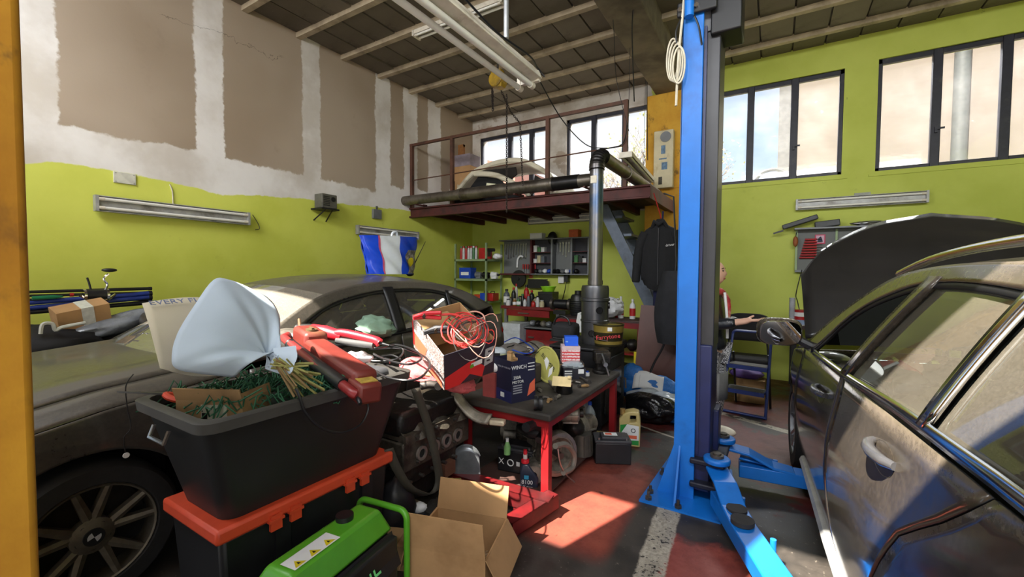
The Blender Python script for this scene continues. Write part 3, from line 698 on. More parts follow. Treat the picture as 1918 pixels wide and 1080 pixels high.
# ================================================================ platform, stair, stove, lift, lamps
M_RUST = mat('dark_red_steel', sr(84, 36, 32), .6, .2, dirt=sr(46, 26, 22), dirtamt=.5)
M_BROWN = mat('brown_rail_steel', sr(92, 58, 42), .6, .2, dirt=sr(56, 38, 30), dirtamt=.4)
M_DUCT = mat('dull_galvanised', sr(126, 118, 108), .4, .8, vary=.4, scale=8, dirt=sr(70, 60, 50), dirtamt=.5)
M_DUCTB = mat('blackened_pipe', sr(46, 44, 44), .35, .7, vary=.3)
M_PLANK = mat('dark_platform_plank', sr(62, 42, 32), .9, vary=.4, scale=5)
YM, ZM = 5.2, 2.5
T = thing('mezzanine_platform', 'dark red steel storage platform with brown pipe railing below the windows', 'platform', (XL, YM, ZM))
MB().bb((0, 0, -.16), (3.88, .05, -.0)).bb((0, -.035, -.16), (3.88, 0, -.135)).bb((0, -.035, -.025), (3.88, 0, 0)).build('edge_beam', M_RUST, T, bevel=.004)
MB().bb((3.83, .05, -.16), (3.88, 1.69, 0)).build('end_beam', M_RUST, T)
for i in range(8): MB().bb((.25+.5*i, .05, -.13), (.31+.5*i, 1.69, -.032)).build('joist', M_RUST, T)
for i in range(8): MB().bb((0.005, .052+.2045*i, -.03), (3.83, .052+.2045*i+.198, .005)).build('plank', M_PLANK, T)
rl = MB().bb((0, -.02, 1.0), (3.60, .02, 1.04)).build('top_rail', M_BROWN, T)
MB().cyl((0, 0, .45), (3.58, 0, .50), .009, n=8).build('middle_rail', M_BROWN, T)
for x in (.035, .88, 2.52, 3.575):
    MB().bb((x-.025, -.025, -.02), (x+.025, .025, 1.04)).build('railing_post', M_BROWN, T)
# duct laid along the platform edge
T = thing('ventilation_duct', 'long grey metal duct lying along the platform edge', 'duct', (0, 5.06, 2.60))
p0 = onY(752, 375, 5.06); x0 = p0.x
for a, b, r, m_ in ((0, 1.25, .075, M_DUCT), (1.22, 2.75, .085, M_DUCT), (2.72, 3.1, .088, M_DUCTB), (3.08, 3.34, .08, M_DUCT)):
    MB().cyl((x0+a, 0, 0), (x0+b, 0, 0), r, n=24).build('duct_length', m_, T)
for a in (0.0, 1.24, 2.73): MB().lathe([(.07, -.015), (.092, -.015), (.095, 0), (.092, .015), (.07, .015)], (x0+a, 0, 0), 24, 'x').build('joint_ring', M_DUCT, T)
for a in (.4, 2.2, 3.2): MB().bb((x0+a-.015, -.09, -.1), (x0+a+.015, .09, -.085)).bb((x0+a-.015, .08, -.1), (x0+a+.015, .16, -.07)).build('bracket', M_RUST, T)
# stair down from the platform
M_STAIR = mat('grey_blue_steel', sr(84, 92, 104), .5, .4, dirt=sr(60, 58, 56), dirtamt=.3)
T = thing('steel_stair', 'grey steel stair climbing to the platform behind the ochre column', 'stair', (-2.15, 5.75, 0))
for y in (0, .62):
    MB().ext([(0, y, 2.40), (.17, y, 2.40), (1.37, y, 0), (1.20, y, 0)], (0, .04, 0)).build('stringer', M_STAIR, T)
for i in range(9):
    k = (i+.7)/9.6; MB().bb((.03+1.2*k, .04, 2.4-2.4*k-.02), (.28+1.2*k, .62, 2.4-2.4*k+.012)).build('tread', M_STAIR, T)
# ---- wood stove with heat exchanger and flue
M_IRON = mat('black_stove_iron', sr(38, 38, 40), .5, .5, vary=.3, scale=8, dirt=sr(74, 70, 66), dirtamt=.35)
M_DRUM = mat('grey_steel_drum', sr(96, 96, 98), .35, .8, vary=.3, scale=6, dirt=sr(60, 56, 54), dirtamt=.4)
SX, SY = -1.55, 4.02
T = thing('wood_stove', 'black iron stove with perforated drum and tall grey flue pipe', 'stove', (SX, SY, 0))
MB().bb((-.25, -.34, .06), (.25, .34, .74)).bb((-.27, -.36, .74), (.27, .36, .77)).build('body', M_IRON, T, bevel=.01)
for x in (-.21, .21):
    for y in (-.3, .3): MB().bb((x-.025, y-.025, 0), (x+.025, y+.025, .07)).build('leg', M_IRON, T)
d = MB().bb((.25, -.26, .14), (.272, .27, .66)).build('stove_door', M_IRON, T, bevel=.006)
MB().bb((.272, -.15, .24), (.277, .16, .54)).build('stove_glass', mat('sooty_glass', sr(20, 18, 17), .15), d)
MB().tube([(.272, .22, .40), (.30, .22, .40), (.305, .22, .30)], .009).build('handle', M_DUCT, d)
for z in (.2, .6): MB().cyl((.265, -.28, z-.03), (.265, -.28, z+.03), .012).build('hinge', M_IRON, d)
DX = .07
dr = MB().lathe([(.06, .75), (.12, .77), (.128, .80), (.13, .98), (.138, .985), (.138, 1.0), (.13, 1.005), (.13, 1.18), (.142, 1.185), (.142, 1.21), (.132, 1.215), (.132, 1.30), (.125, 1.33), (.07, 1.335)], (DX, -.05, 0), 36).build('heat_drum', M_DRUM, T)
for a, z in ((-.9, 1.10), (.3, 1.14), (1.5, 1.10), (-.1, .88), (.95, .86), (-1.4, .88)):
    cx, cy = DX+.118*math.cos(a), -.05+.118*math.sin(a); u = Vector((math.cos(a), math.sin(a), 0))
    h = MB().cyl(Vector((cx, cy, z)), Vector((cx, cy, z))+u*.024, .032, n=18, cap=False).cyl(Vector((cx, cy, z))+u*.013, Vector((cx, cy, z))+u*.0145, .031, n=18).build('drum_hole', M_DUCTB, dr)
t = MT('heat_tinted_flue'); X, Y, Z = t.pos(); n = t.noise(4, 4, .6)
c = t.mix(Z.step(1.5, 2.1)*n.step(.3, .7), sr(120, 116, 112), sr(70, 92, 122)); c = t.mix(Z.step(2.35, 2.5), c, sr(70, 66, 64)); t.set('Base Color', c); t.set('Metallic', .85); t.set('Roughness', .32); M_FLUE = t.m
zt = 2.44
fl = MB().cyl((DX, -.05, 1.33), (DX, -.05, zt), .066, n=28).build('flue_pipe', M_FLUE, T)
for z in (1.36, 2.47): MB().lathe([(.066, -.02), (.073, -.02), (.073, .02), (.066, .02)], (DX, -.05, z), 28).build('collar', M_FLUE, fl)
el = []; rr = []
for i in range(31):
    a = math.pi/2*i/30; el.append((DX, -.05+.16*(1-math.cos(a)), zt+.16*math.sin(a))); rr.append(.07 if i % 3 else .076)
MB().tube(el, rr, 24).build('ribbed_elbow', M_DUCTB, T, smooth=20)
MB().cyl((DX, .10, zt+.16), (DX, 2.50, zt+.16), .066, n=24).build('flue_run', M_DUCT, T)
for y in (.9, 1.8): MB().lathe([(.066, -.015), (.074, -.012), (.074, .012), (.066, .015)], (DX, y, zt+.16), 24, 'y').build('collar', M_DUCT, T)
MB().box((DX-.005, -.118, zt-.10), (.06, .004, .07)).build('flue_label', mat('paper_label', sr(214, 206, 186), .8), fl)
# ---- two-post car lift
M_BLUE = mat('lift_blue_paint', sr(18, 110, 200), .38, vary=.12, scale=6, dirt=sr(18, 80, 150), dirtamt=.25)
M_NAVY = mat('lift_navy_carriage', sr(30, 38, 84), .4, vary=.2, dirt=sr(22, 26, 52), dirtamt=.4)
M_SLIDE = mat('black_slide_cover', sr(50, 50, 54), .38, vary=.25, scale=5)
M_GREASE = mat('greasy_steel', sr(104, 98, 92), .4, .7, dirt=sr(46, 42, 40), dirtamt=.5)
M_RUBBER = mat('black_rubber_pad', sr(44, 42, 42), .8)
PX, PY = -.53, 2.90; ptop = onY(1280, 26, PY).z
T = thing('car_lift', 'bright blue two-post car lift column with swing arms on the floor', 'car lift', (PX, PY, 0))
cm = MB().bb((0, 0, 0), (.125, .012, ptop)).bb((0, 0, 0), (.012, .36, ptop)).bb((0, .348, 0), (.19, .36, ptop))
cm.build('column', M_BLUE, T, bevel=.004)
MB().bb((.126, .02, .3), (.142, .05, ptop-.1)).build('inner_lip', M_NAVY, T)
MB().bb((.132, .06, .98), (.215, .32, ptop-.12)).build('slide_cover', M_SLIDE, T, bevel=.006)
MB().bb((.195, .325, .9), (.20, .345, ptop)).build('edge_strip', mat('teal_edge', sr(70, 130, 150), .4), T)
ca = MB().bb((.06, .03, .06), (.21, .33, 1.0)).bb((.20, .20, .12), (.24, .36, .55)).build('carriage', M_NAVY, T, bevel=.008)
MB().bb((.10, -.03, .10), (.30, .42, .135)).bb((.10, -.03, .25), (.30, .42, .285)).build('yoke_plates', mat('dark_yoke', sr(40, 42, 56), .5, .4), ca, bevel=.01)
# curved door guard on the carriage
MB().grid(lambda u, v: (.245+.045*math.sin(u*math.pi*.62), .02+.13*u, .66+.17*v), 10, 2).build('door_guard', mat('grey_rubber_guard', sr(92, 92, 90), .7), ca, thick=.012)
MB().ext([(-.17, -.19, 0), (.30, -.19, 0), (.36, .05, 0), (.30, .60, 0), (-.14, .60, 0)], (0, 0, .012)).build('base_plate', M_BLUE, T)
for y in (-.0, .35): MB().ext([(-.10, y, .012), (0, y, .012), (0, y, .34)], (0, .012, 0)).build('gusset', M_BLUE, T)
MB().ext([(.03, -.15, .012), (.03, 0, .012), (.03, 0, .34)], (.012, 0, 0)).build('gusset', M_BLUE, T)
for x, y in ((-.13, -.06), (-.12, -.15), (.06, -.155), (-.12, .25), (.2, .5)):
    MB().cyl((x, y, .01), (x, y, .03), .022, n=6).cyl((x, y, .03), (x, y, .06), .010, n=8).build('anchor_bolt', M_GREASE, T)
# top: hydraulic bracket and rod
tb = MB().bb((-.03, -.03, ptop-.03), (.20, .0, ptop+.06)).bb((.16, .02, ptop-.16), (.33, .25, ptop+.12)).build('top_bracket', M_TRIM, T, bevel=.01)
MB().cyl((.045, -.04, ptop-.05), (.045, -.04, ptop+.5), .028, n=14).build('hydraulic_rod', M_BLUE, T)
for x in (-.01, .085): MB().cyl((x, -.045, ptop+.01), (x, -.03, ptop+.01), .014, n=8).build('bolt', M_CHROME, tb)
MB().bb((.11, .05, ptop-.12), (.22, .25, ptop+.5)).build('cable_tower', mat('grey_cover', sr(110, 112, 116), .4), T)
hs = [(.05, -.03, ptop), (-.0, -.03, ptop-.16), (.02, -.02, ptop-.3)]
MB().tube(spline([(.0, -.035, ptop-.04), (-.03, -.04, ptop-.12), (-.02, -.03, ptop-.22)], 6), .006).tube(spline([(.07, -.035, ptop-.04), (.10, -.03, ptop-.12), (.115, .0, ptop-.22)], 6), .006).build('hydraulic_hose', M_TRIM, T)
def arm(pv, d, L, w, hgt, z, pads, yoke):
    """one swing arm: pivot, flat shank, box beam, inner tube, pads; d is a unit direction in the lift's frame"""
    d = Vector((d[0], d[1], 0)).normalized(); n = Vector((-d.y, d.x, 0)); pv = Vector(pv)
    P_ = lambda a, b, c: pv+d*a+n*b+Vector((0, 0, c))
    A = MB()
    A.lathe([(.001, .285), (.075, .285), (.078, .31), (.07, .318), (.001, .318)], pv, 24)
    prof = [(0, z+.19), (.16, z+.17), (.30, z+hgt+.02), (.42, z+hgt+.004)]
    for (a, za), (b, zb) in zip(prof, prof[1:]):
        A.add([P_(a, -w*.5, za), P_(a, w*.5, za), P_(b, w*.5, zb), P_(b, -w*.5, zb), P_(a, -w*.5, za-.02), P_(a, w*.5, za-.02), P_(b, w*.5, zb-.02), P_(b, -w*.5, zb-.02)], [(0, 1, 2, 3), (4, 7, 6, 5), (0, 3, 7, 4), (1, 5, 6, 2), (0, 4, 5, 1), (3, 2, 6, 7)])
    c = [P_(.10, -w/2, z), P_(.10, w/2, z), P_(L, w/2, z), P_(L, -w/2, z)]
    A.add(c+[p+Vector((0, 0, hgt)) for p in c], [(0, 3, 2, 1), (4, 5, 6, 7), (0, 1, 5, 4), (1, 2, 6, 5), (2, 3, 7, 6), (3, 0, 4, 7)])
    ao = A.build('swing_arm', M_BLUE, T, bevel=.006)
    MB().cyl(pv+Vector((0, 0, .08)), pv+Vector((0, 0, .30)), .02, n=14).build('pivot_pin', mat('coppery_pin', sr(150, 118, 92), .35, .8), ao)
    MB().cyl(pv+Vector((0, 0, .30)), pv+Vector((0, 0, .335)), .04, n=16).cyl(pv+Vector((0, 0, .335)), pv+Vector((0, 0, .345)), .025, n=12).build('pivot_cap', M_GREASE, ao)
    for a, b, s_ in pads: MB().cyl(P_(a, b, z+hgt+.004), P_(a, b, z+hgt+.026), s_, n=22).build('rubber_pad', M_RUBBER, ao)
    c = [P_(L-.1, -w*.36, z+.012), P_(L-.1, w*.36, z+.012), P_(L+.42, w*.36, z+.012), P_(L+.42, -w*.36, z+.012)]
    MB().add(c+[p+Vector((0, 0, hgt-.024)) for p in c], [(0, 3, 2, 1), (4, 5, 6, 7), (0, 1, 5, 4), (1, 2, 6, 5), (2, 3, 7, 6), (3, 0, 4, 7)]).build('arm_extension', M_BLUE, ao)
    for a in (.2, L*.62): MB().cyl(P_(a, w/2+.016, z+.02), P_(a, w/2+.016, z+hgt+.02), .014, n=10).build('pad_holder', M_BLUE, ao)
    return ao
arm((.255, -.005, 0), (.42, -1), .95, .13, .085, .07, [(.33, .005, .052), (.44, -.005, .056)], 0)
arm((.255, .385, 0), (1, .10), .52, .13, .085, .08, [], 0)
MB().grid(lambda u, v: (.36+.22*u, .36+.12*v+.04*u, .172+.025*(1-u)), 4, 3).build('step_plate', M_BLUE, T, thick=.012)
# coiled pale cable hanging on the lift column
hp = onY(1266, 110, PY-.02); T2 = thing('cable_coil', 'pale coiled cable hanging beside the top of the blue lift column', 'cable', hp)
M_CABLE = mat('cream_cable', sr(206, 198, 176), .6)
for i in range(4):
    MB().tube([(.015*i-.02+.035*math.cos(a), -.012*i, .13*math.sin(a)*(1-.05*i)-.02*i) for a in [2*math.pi*k/24 for k in range(25)]], .006).build('cable_loop', M_CABLE, T2)
MB().tube(spline([(.06, -.01, .75), (.04, -.012, .3), (.02, -.02, .02), (.01, -.02, -.3)], 8), .008).build('cable_drop', M_CABLE, T2)
# ---- fluorescent lamps
M_LHOUS = mat('cream_lamp_housing', sr(214, 206, 190), .5, vary=.15, dirt=sr(150, 138, 118), dirtamt=.3)
M_LGREY = mat('grey_lamp_tray', sr(168, 168, 166), .45, .2, dirt=sr(110, 104, 96), dirtamt=.3)
M_TUBE = mat('unlit_tube_glass', sr(222, 220, 212), .25, vary=.05)
def lamp(name, label, loc, rz, L, wid, m_, rot=None, tubes=2, group=None):
    T = thing(name, label, 'lamp', loc, rz, group, rot)
    b = MB().bb((0, -wid/2, 0), (L, wid/2, .012)).bb((0, -wid/2, -.035), (L, -wid/2+.008, .012)).bb((0, wid/2-.008, -.035), (L, wid/2, .012)).bb((0, -.025, -.02), (L, .025, 0))
    b.build('housing', m_, T, bevel=.003)
    for x in (0, L): MB().bb((x-.012, -wid/2, -.05), (x+.012, wid/2, .014)).build('end_cap', m_, T)
    for i in range(tubes):
        y = (i-(tubes-1)/2)*wid*.56
        t_ = MB().cyl((.03, y, -.036), (L-.03, y, -.036), .0145, n=14).build('tube', M_TUBE, T)
        for x in (.012, L-.052): MB().cyl((x, y, -.036), (x+.04, y, -.036), .017, n=12).build('lamp_holder', M_LHOUS, t_)
    return T
q = Matrix.Rotation(math.radians(90), 3, 'X')
# left wall (tubes face +X), back wall (tubes face -Y)
RW_L = Euler((0, 0, math.radians(90))).to_matrix() @ Euler((math.radians(90), 0, 0)).to_matrix()
rl_ = RW_L.to_euler(); rb_ = Euler((math.radians(-90), 0, 0))
p = onX(175, 381, XL); lamp('tube_lamp', 'twin-tube fluorescent lamp on the left wall below the blank plate', (XL+.05, p.y, p.z), 0, 1.27, .14, M_LGREY, rl_.copy(), group='unlit fluorescent wall lamps').rotation_euler = (Matrix(((0, 0, -1), (1, 0, 0), (0, -1, 0)))).to_euler()
p = onX(664, 430, XL); lamp('tube_lamp', 'twin-tube fluorescent lamp on the left wall above the blue bag', (XL+.05, p.y, p.z), 0, 1.2, .13, M_LGREY, group='unlit fluorescent wall lamps').rotation_euler = (Matrix(((0, 0, -1), (1, 0, 0), (0, -1, 0)))).to_euler()
p = onY(1492, 385, YB); lamp('tube_lamp', 'twin-tube fluorescent lamp on the green back wall under the right window', (p.x, YB-.05, p.z), 0, 1.27, .14, M_LGREY, group='unlit fluorescent wall lamps').rotation_euler = (Matrix(((1, 0, 0), (0, 0, 1), (0, -1, 0)))).to_euler()
p = onY(995, 415, YB); lamp('tube_lamp', 'fluorescent lamp on the back wall in the shade under the platform', (p.x, YB-.05, p.z), 0, 1.27, .12, M_LGREY, group='unlit fluorescent wall lamps').rotation_euler = (Matrix(((1, 0, 0), (0, 0, 1), (0, -1, 0)))).to_euler()
# big hanging twin lamp
zl = 2.78; pa = onZ(998, 152, zl); T = thing('hanging_lamp', 'large cream twin-tube fluorescent lamp hanging overhead in front', 'lamp', (pa.x, pa.y, zl))
MB().ext([(-.05, 0, .06), (.05, 0, .06), (.075, 0, .0), (.03, 0, -.012), (-.03, 0, -.012), (-.075, 0, .0)], (0, -1.52, 0)).build('housing', M_LHOUS, T, bevel=.004)
for x in (-.095, .0):
    tb = MB().cyl((x, .0, -.035), (x, -1.5, -.035), .019, n=18).build('tube', M_TUBE, T)
    for y in (-.02, -1.5): MB().cyl((x, y-.02, -.035), (x, y+.02, -.035), .023, n=14).bb((x-.012, y-.015, -.035), (x+.012, y+.015, .02)).build('lamp_holder', M_LHOUS, tb)
MB().bb((-.11, -.03, -.02), (.06, .0, .05)).build('end_cap', M_LHOUS, T)
pc = onZ(948, 72, zl+.06); MB().cyl((pc.x-pa.x, pc.y-pa.y, .06), (pc.x-pa.x, pc.y-pa.y, H-zl-.02), .016, n=12).build('hanger_tube', mat('grey_conduit', sr(150, 152, 154), .4, .5), T)
MB().tube(spline([(.06, -1.4, .03), (.10, -1.0, .05), (.09, -.6, .03), (.11, -.25, .04), (.06, -.05, .06), (.08, .02, .02)], 6), .006).build('lamp_wire', M_TRIM, T)
# small lamp up on the battens
pa = onZ(780, 62, 4.32); T = lamp('ceiling_lamp', 'dusty twin-tube lamp fixed under the ceiling battens', (pa.x, pa.y, 4.31), 0, 1.25, .13, M_LHOUS)
# lamp leaning down from the platform's right end
zl = 2.83; pa = onZ(1172, 287, zl); pb = onZ(1216, 332, zl); T = lamp('angled_lamp', 'cream twin-tube lamp hung beside the stove pipe elbow', (pa.x, pa.y, zl), 0, (pb-pa).length, .15, M_LHOUS); T.rotation_euler = (0, .02, math.atan2(pb.y-pa.y, pb.x-pa.x))
for x in (.1, 1.0): MB().cyl((x, 0, 0), (x, 0, 4.08-zl), .003, n=6).build('suspension_wire', M_TRIM, T)
# ---- yellow chain hoist
hp = onY(932, 150, 4.75); T = thing('chain_hoist', 'yellow chain hoist hanging from the ceiling battens', 'hoist', hp)
M_YEL = mat('worn_yellow_paint', sr(176, 140, 30), .5, vary=.3, dirt=sr(66, 54, 30), dirtamt=.4)
M_CHAIN = mat('dark_chain', sr(62, 54, 48), .5, .7)
MB().cyl((0, -.07, 0), (0, .07, 0), .10, n=20).box((0, 0, .02), (.15, .10, .2)).build('gear_housing', M_YEL, T, bevel=.01)
MB().cyl((.0, .07, -.01), (0, .10, -.01), .085, n=20).build('chain_wheel', M_YEL, T)
MB().box((-.05, -.02, .10), (.05, .06, .08)).box((.06, 0, -.08), (.06, .1, .06)).build('bracket', M_YEL, T, bevel=.005)
MB().tube([(0, 0, .1), (0, 0, .2), (.02, 0, .24), (0, 0, .28), (0, 0, H-hp.z)], .014, 8).build('top_hook', M_CHAIN, T)
def chain(nm, pts, par, step=.035, r=.0045, l=.019):
    pts = spline(pts, 10); mb = MB(); acc = 0; k = 0
    for a, b in zip(pts, pts[1:]):
        acc += (b-a).length
        if acc >= step*.72:
            acc = 0; t_ = (b-a).normalized(); x = t_.cross(Vector((0, 1, 0.01))).normalized(); y = t_.cross(x)
            w = x if k % 2 else y; k += 1
            mb.tube([b+t_*(l*math.cos(q_))+w*(l*.6*math.sin(q_)) for q_ in [2*math.pi*i/8 for i in range(9)]], r, 4, False)
    return stuff(mb.build(nm, M_CHAIN, par))
def dn(px, py): v = onY(px, py, 4.75)-hp; return (v.x, v.y, v.z)
def lin3(a, b, n): a, b = Vector(a), Vector(b); return [a.lerp(b, i/n) for i in range(n+1)]
chain('load_chain', lin3(dn(949, 175), dn(949, 398), 30), T)
chain('hand_chain', lin3(dn(922, 165), dn(923, 205), 6), T, r=.007, l=.024)
chain('slack_chain', lin3(dn(938, 168), dn(957, 210), 8)[:-1]+lin3(dn(957, 210), dn(972, 228), 4)[:-1]+lin3(dn(974, 232), dn(979, 345), 16), T)
# ================================================================ foreground clutter
M_BLACKP = mat('black_plastic', sr(26, 26, 28), .42, vary=.25, scale=5)
M_TOTE = mat('grey_black_tote_plastic', sr(27, 27, 28), .45, vary=.25, scale=4)
M_TOTER = mat('dusty_tote_rim', sr(62, 60, 56), .6, vary=.3, scale=6)
M_ORANGE = mat('orange_red_plastic', sr(196, 66, 34), .5, vary=.12)
M_CARD = mat('brown_cardboard', sr(176, 136, 92), .9, vary=.15, scale=6, dirt=sr(140, 104, 66), dirtamt=.35)
M_CARD2 = mat('dull_cardboard', sr(148, 116, 76), .9, vary=.2, scale=6, dirt=sr(116, 86, 52), dirtamt=.4)
M_WHITE = mat('white_paper', sr(222, 222, 220), .8, vary=.06)
M_RED = mat('workshop_red_paint', sr(134, 18, 23), .45, vary=.2, scale=5, dirt=sr(70, 16, 18), dirtamt=.45)
M_REDT = mat('red_tool_plastic', sr(198, 32, 44), .4, vary=.12)
M_DRED = mat('old_red_tool_paint', sr(108, 38, 30), .5, vary=.25, scale=10, dirt=sr(110, 84, 60), dirtamt=.45)
M_STEEL = mat('bright_steel', sr(170, 170, 168), .3, .9, vary=.2)
M_ALU = mat('dirty_aluminium', sr(164, 156, 142), .5, .6, vary=.4, scale=14, bump=.3, dirt=sr(58, 52, 46), dirtamt=.55)
M_OILY = mat('oily_black_iron', sr(34, 31, 29), .45, .4, vary=.4, scale=14, bump=.3, dirt=sr(66, 58, 46), dirtamt=.35)
M_GREEN = mat('generator_green', sr(84, 158, 38), .35, vary=.1)
M_YELLOW = mat('yellow_plastic', sr(222, 200, 30), .5)
M_BLUEP = mat('blue_plastic', sr(24, 70, 180), .4)
def axes_thing(name, label, cat, o, ax, ay, group=None):   # a thing whose local x and y follow two world vectors
    ax = Vector(ax).normalized(); az = ax.cross(Vector(ay)).normalized(); ay = az.cross(ax)
    return thing(name, label, cat, o, 0, group, Matrix((ax, ay, az)).transposed().to_euler())
def carton(T, dx, dy, dz, m_, flaps, th=.005, bot=True):
    """open cardboard box, origin at one bottom corner; flaps: side -> (angle from vertical, length)"""
    if bot: MB().bb((0, 0, 0), (dx, dy, th)).build('bottom', m_, T)
    for nm, a, b in (('front', (0, 0, 0), (dx, th, dz)), ('back', (0, dy-th, 0), (dx, dy, dz)), ('left', (0, th, 0), (th, dy-th, dz)), ('right', (dx-th, th, 0), (dx, dy-th, dz))):
        w = MB().bb(a, b).build('side_panel', m_, T)
        if nm in flaps:
            ang, l, sk = flaps[nm]; c, s = math.cos(math.radians(ang)), math.sin(math.radians(ang))
            if nm in ('front', 'back'):
                sg = -1 if nm == 'front' else 1; y0 = 0 if nm == 'front' else dy
                pts = [(0, y0, dz), (dx, y0, dz), (dx-sk, y0+sg*l*s, dz+l*c), (sk, y0+sg*l*s, dz+l*c)]
                MB().ext(pts, (0, -sg*th*c, sg*0+th*s)).build('flap', m_, w)
            else:
                sg = -1 if nm == 'left' else 1; x0 = 0 if nm == 'left' else dx
                pts = [(x0, 0, dz), (x0, dy, dz), (x0+sg*l*s, dy-sk, dz+l*c), (x0+sg*l*s, sk, dz+l*c)]
                MB().ext(pts, (-sg*th*c, 0, th*s)).build('flap', m_, w)
# ---- big black tote on a lidded storage box
T = thing('storage_box', 'black lidded storage box with an orange lid under the grey tote', 'storage box', (-1.84, 1.11, 0))
def tub(x0, y0, z0, x1, y1, z1, tx, ty, m_, nm, par):   # tapered open tub
    a = [(-x0, -y0), (x0, -y0), (x0, y0), (-x0, y0)]
    return None
bx = .20; by = .385
MB().add([(-bx+.03, -by+.03, .0), (bx-.03, -by+.03, 0), (bx-.03, by-.03, 0), (-bx+.03, by-.03, 0), (-bx, -by, .50), (bx, -by, .50), (bx, by, .50), (-bx, by, .50)], [(3, 2, 1, 0), (4, 5, 6, 7), (0, 1, 5, 4), (1, 2, 6, 5), (2, 3, 7, 6), (3, 0, 4, 7)]).build('body', M_BLACKP, T, bevel=.02)
ld = MB().bb((-bx-.02, -by-.02, .49), (bx+.02, by+.02, .545)).build('lid', M_ORANGE, T, bevel=.012)
for y in (-.20, -.12, .14, .22): MB().bb((bx+.015, y-.022, .455), (bx+.03, y+.022, .515)).bb((bx+.015, y-.03, .49), (bx+.034, y+.03, .50)).build('latch_tab', M_ORANGE, ld)
for y in (-.16, .25): MB().bb((bx-.03, y-.03, .02), (bx+.006, y+.03, .47)).build('rib', M_BLACKP, T)
lb = MB().bb((bx-.004, .10, .27), (bx+.002, .20, .32)).build('sticker', M_WHITE, T)
for i in range(8): MB().bb((bx+.002, .165+.004*i, .285), (bx+.0028, .167+.004*i, .312)).build('barcode_bar', M_TRIM, lb)
T = thing('tote_tub', 'large grey-black plastic tote heaped with tools and a bouquet', 'tote', (-1.83, 1.11, .546))
hx0, hy0, hx1, hy1, zt = .175, .36, .285, .475, .41
def tubwall(o, i0, i1):
    def ring(hx, hy, r, z, n=5):
        P_ = []
        for cx, cy, a0 in ((hx-r, -hy+r, -90), (hx-r, hy-r, 0), (-hx+r, hy-r, 90), (-hx+r, -hy+r, 180)):
            for k in range(n): a = math.radians(a0+90*k/(n-1)); P_.append((cx+r*math.cos(a), cy+r*math.sin(a), z))
        return P_
    mb = MB(); rings = []
    for hx, hy, z in o: rings.append(ring(hx, hy, .06, z))
    n = len(rings[0]); vs = [p for r in rings for p in r]
    fs = [(i*n+j, i*n+(j+1) % n, (i+1)*n+(j+1) % n, (i+1)*n+j) for i in range(len(rings)-1) for j in range(n)]
    if i0: fs.append(tuple(range(n)))
    if i1: fs.append(tuple(range((len(rings)-1)*n, len(rings)*n)))
    return mb.add(vs, fs)
tubwall([(hx0, hy0, 0), (hx1-.025, hy1-.025, zt-.04), (hx1-.03, hy1-.03, zt-.04), (hx0-.01, hy0-.01, .012)], True, True).build('tub', M_TOTE, T, smooth=50)
tubwall([(hx1-.03, hy1-.03, zt-.04), (hx1, hy1, zt-.04), (hx1+.004, hy1+.004, zt-.004), (hx1-.004, hy1-.004, zt), (hx1-.03, hy1-.03, zt), (hx1-.035, hy1-.035, zt-.04)], False, False).build('rim', M_TOTER, T, smooth=50)
hd = MB().tube([(-.06, -hy1-.005, zt-.06), (-.06, -hy1-.02, zt-.1), (.06, -hy1-.02, zt-.1), (.06, -hy1-.005, zt-.06)], .007).build('wire_handle', M_STEEL, T)
TZ = .546+zt    # rim height
# green netting heaped in the tote: stuff nobody could count
M_NET = mat('green_netting', sr(44, 98, 66), .8, vary=.4)
nm_ = MB(); rd = random.Random(5)
for i in range(190):
    c = Vector((rd.uniform(-2.06, -1.62), rd.uniform(.74, 1.30), TZ-.015+rd.uniform(-.03, .05))); a = rd.uniform(0, 6.3); l = rd.uniform(.05, .15)
    pts = [c+Vector((math.cos(a+k*.5)*l*k/4, math.sin(a+k*.5)*l*k/4, .03*math.sin(k*1.7+i)))for k in range(5)]
    nm_.tube(pts, .003, 4, False)
o = nm_.build('garden_net', M_NET); stuff(tag(o, 'tangled green garden net heaped in the black tote', 'net'))
b_ = crumple((0, 0, 0), (.15, .28, .05), 4, .2).build('plastic_sacking', mat('dark_green_sacking', sr(24, 40, 34), .7), loc=(-1.84, 1.10, TZ-.10)); tag(b_, 'dark sacking stuffed into the tote under the net', 'sack')
# open carton in the near end of the tote
p = onZ(320, 748, TZ); T = thing('small_carton', 'open brown carton with torn label in the near end of the tote', 'box', (-1.90, .70, TZ-.09), math.radians(28))
carton(T, .26, .17, .10, M_CARD2, {'front': (20, .05, .0), 'right': (-14, .03, .0)})
MB().bb((.10, -.003, .02), (.2, .0, .085)).build('address_label', mat('worn_label', sr(176, 172, 150), .8), T); MB().bb((.105, -.0045, .03), (.125, -.003, .055)).build('label_mark', M_TRIM, T)
# orange cutter handles at the tote corner
p = onZ(285, 735, TZ+.02); T = thing('garden_shears', 'orange handled shears at the left corner of the tote', 'shears', (-2.02, .71, TZ+.01), math.radians(40))
for k in (-1, 1): MB().tube(spline([(0, 0, 0), (.03, .02*k, -.01), (.08, .03*k, -.02), (.12, .015*k, -.03)], 5), .012, 8).build('grip', M_ORANGE, T)
MB().ext([(0, -.01, .0), (-.14, -.03, .02), (-.15, -.025, .02), (0, .012, 0)], (0, 0, .006)).build('blade', M_TRIM, T)
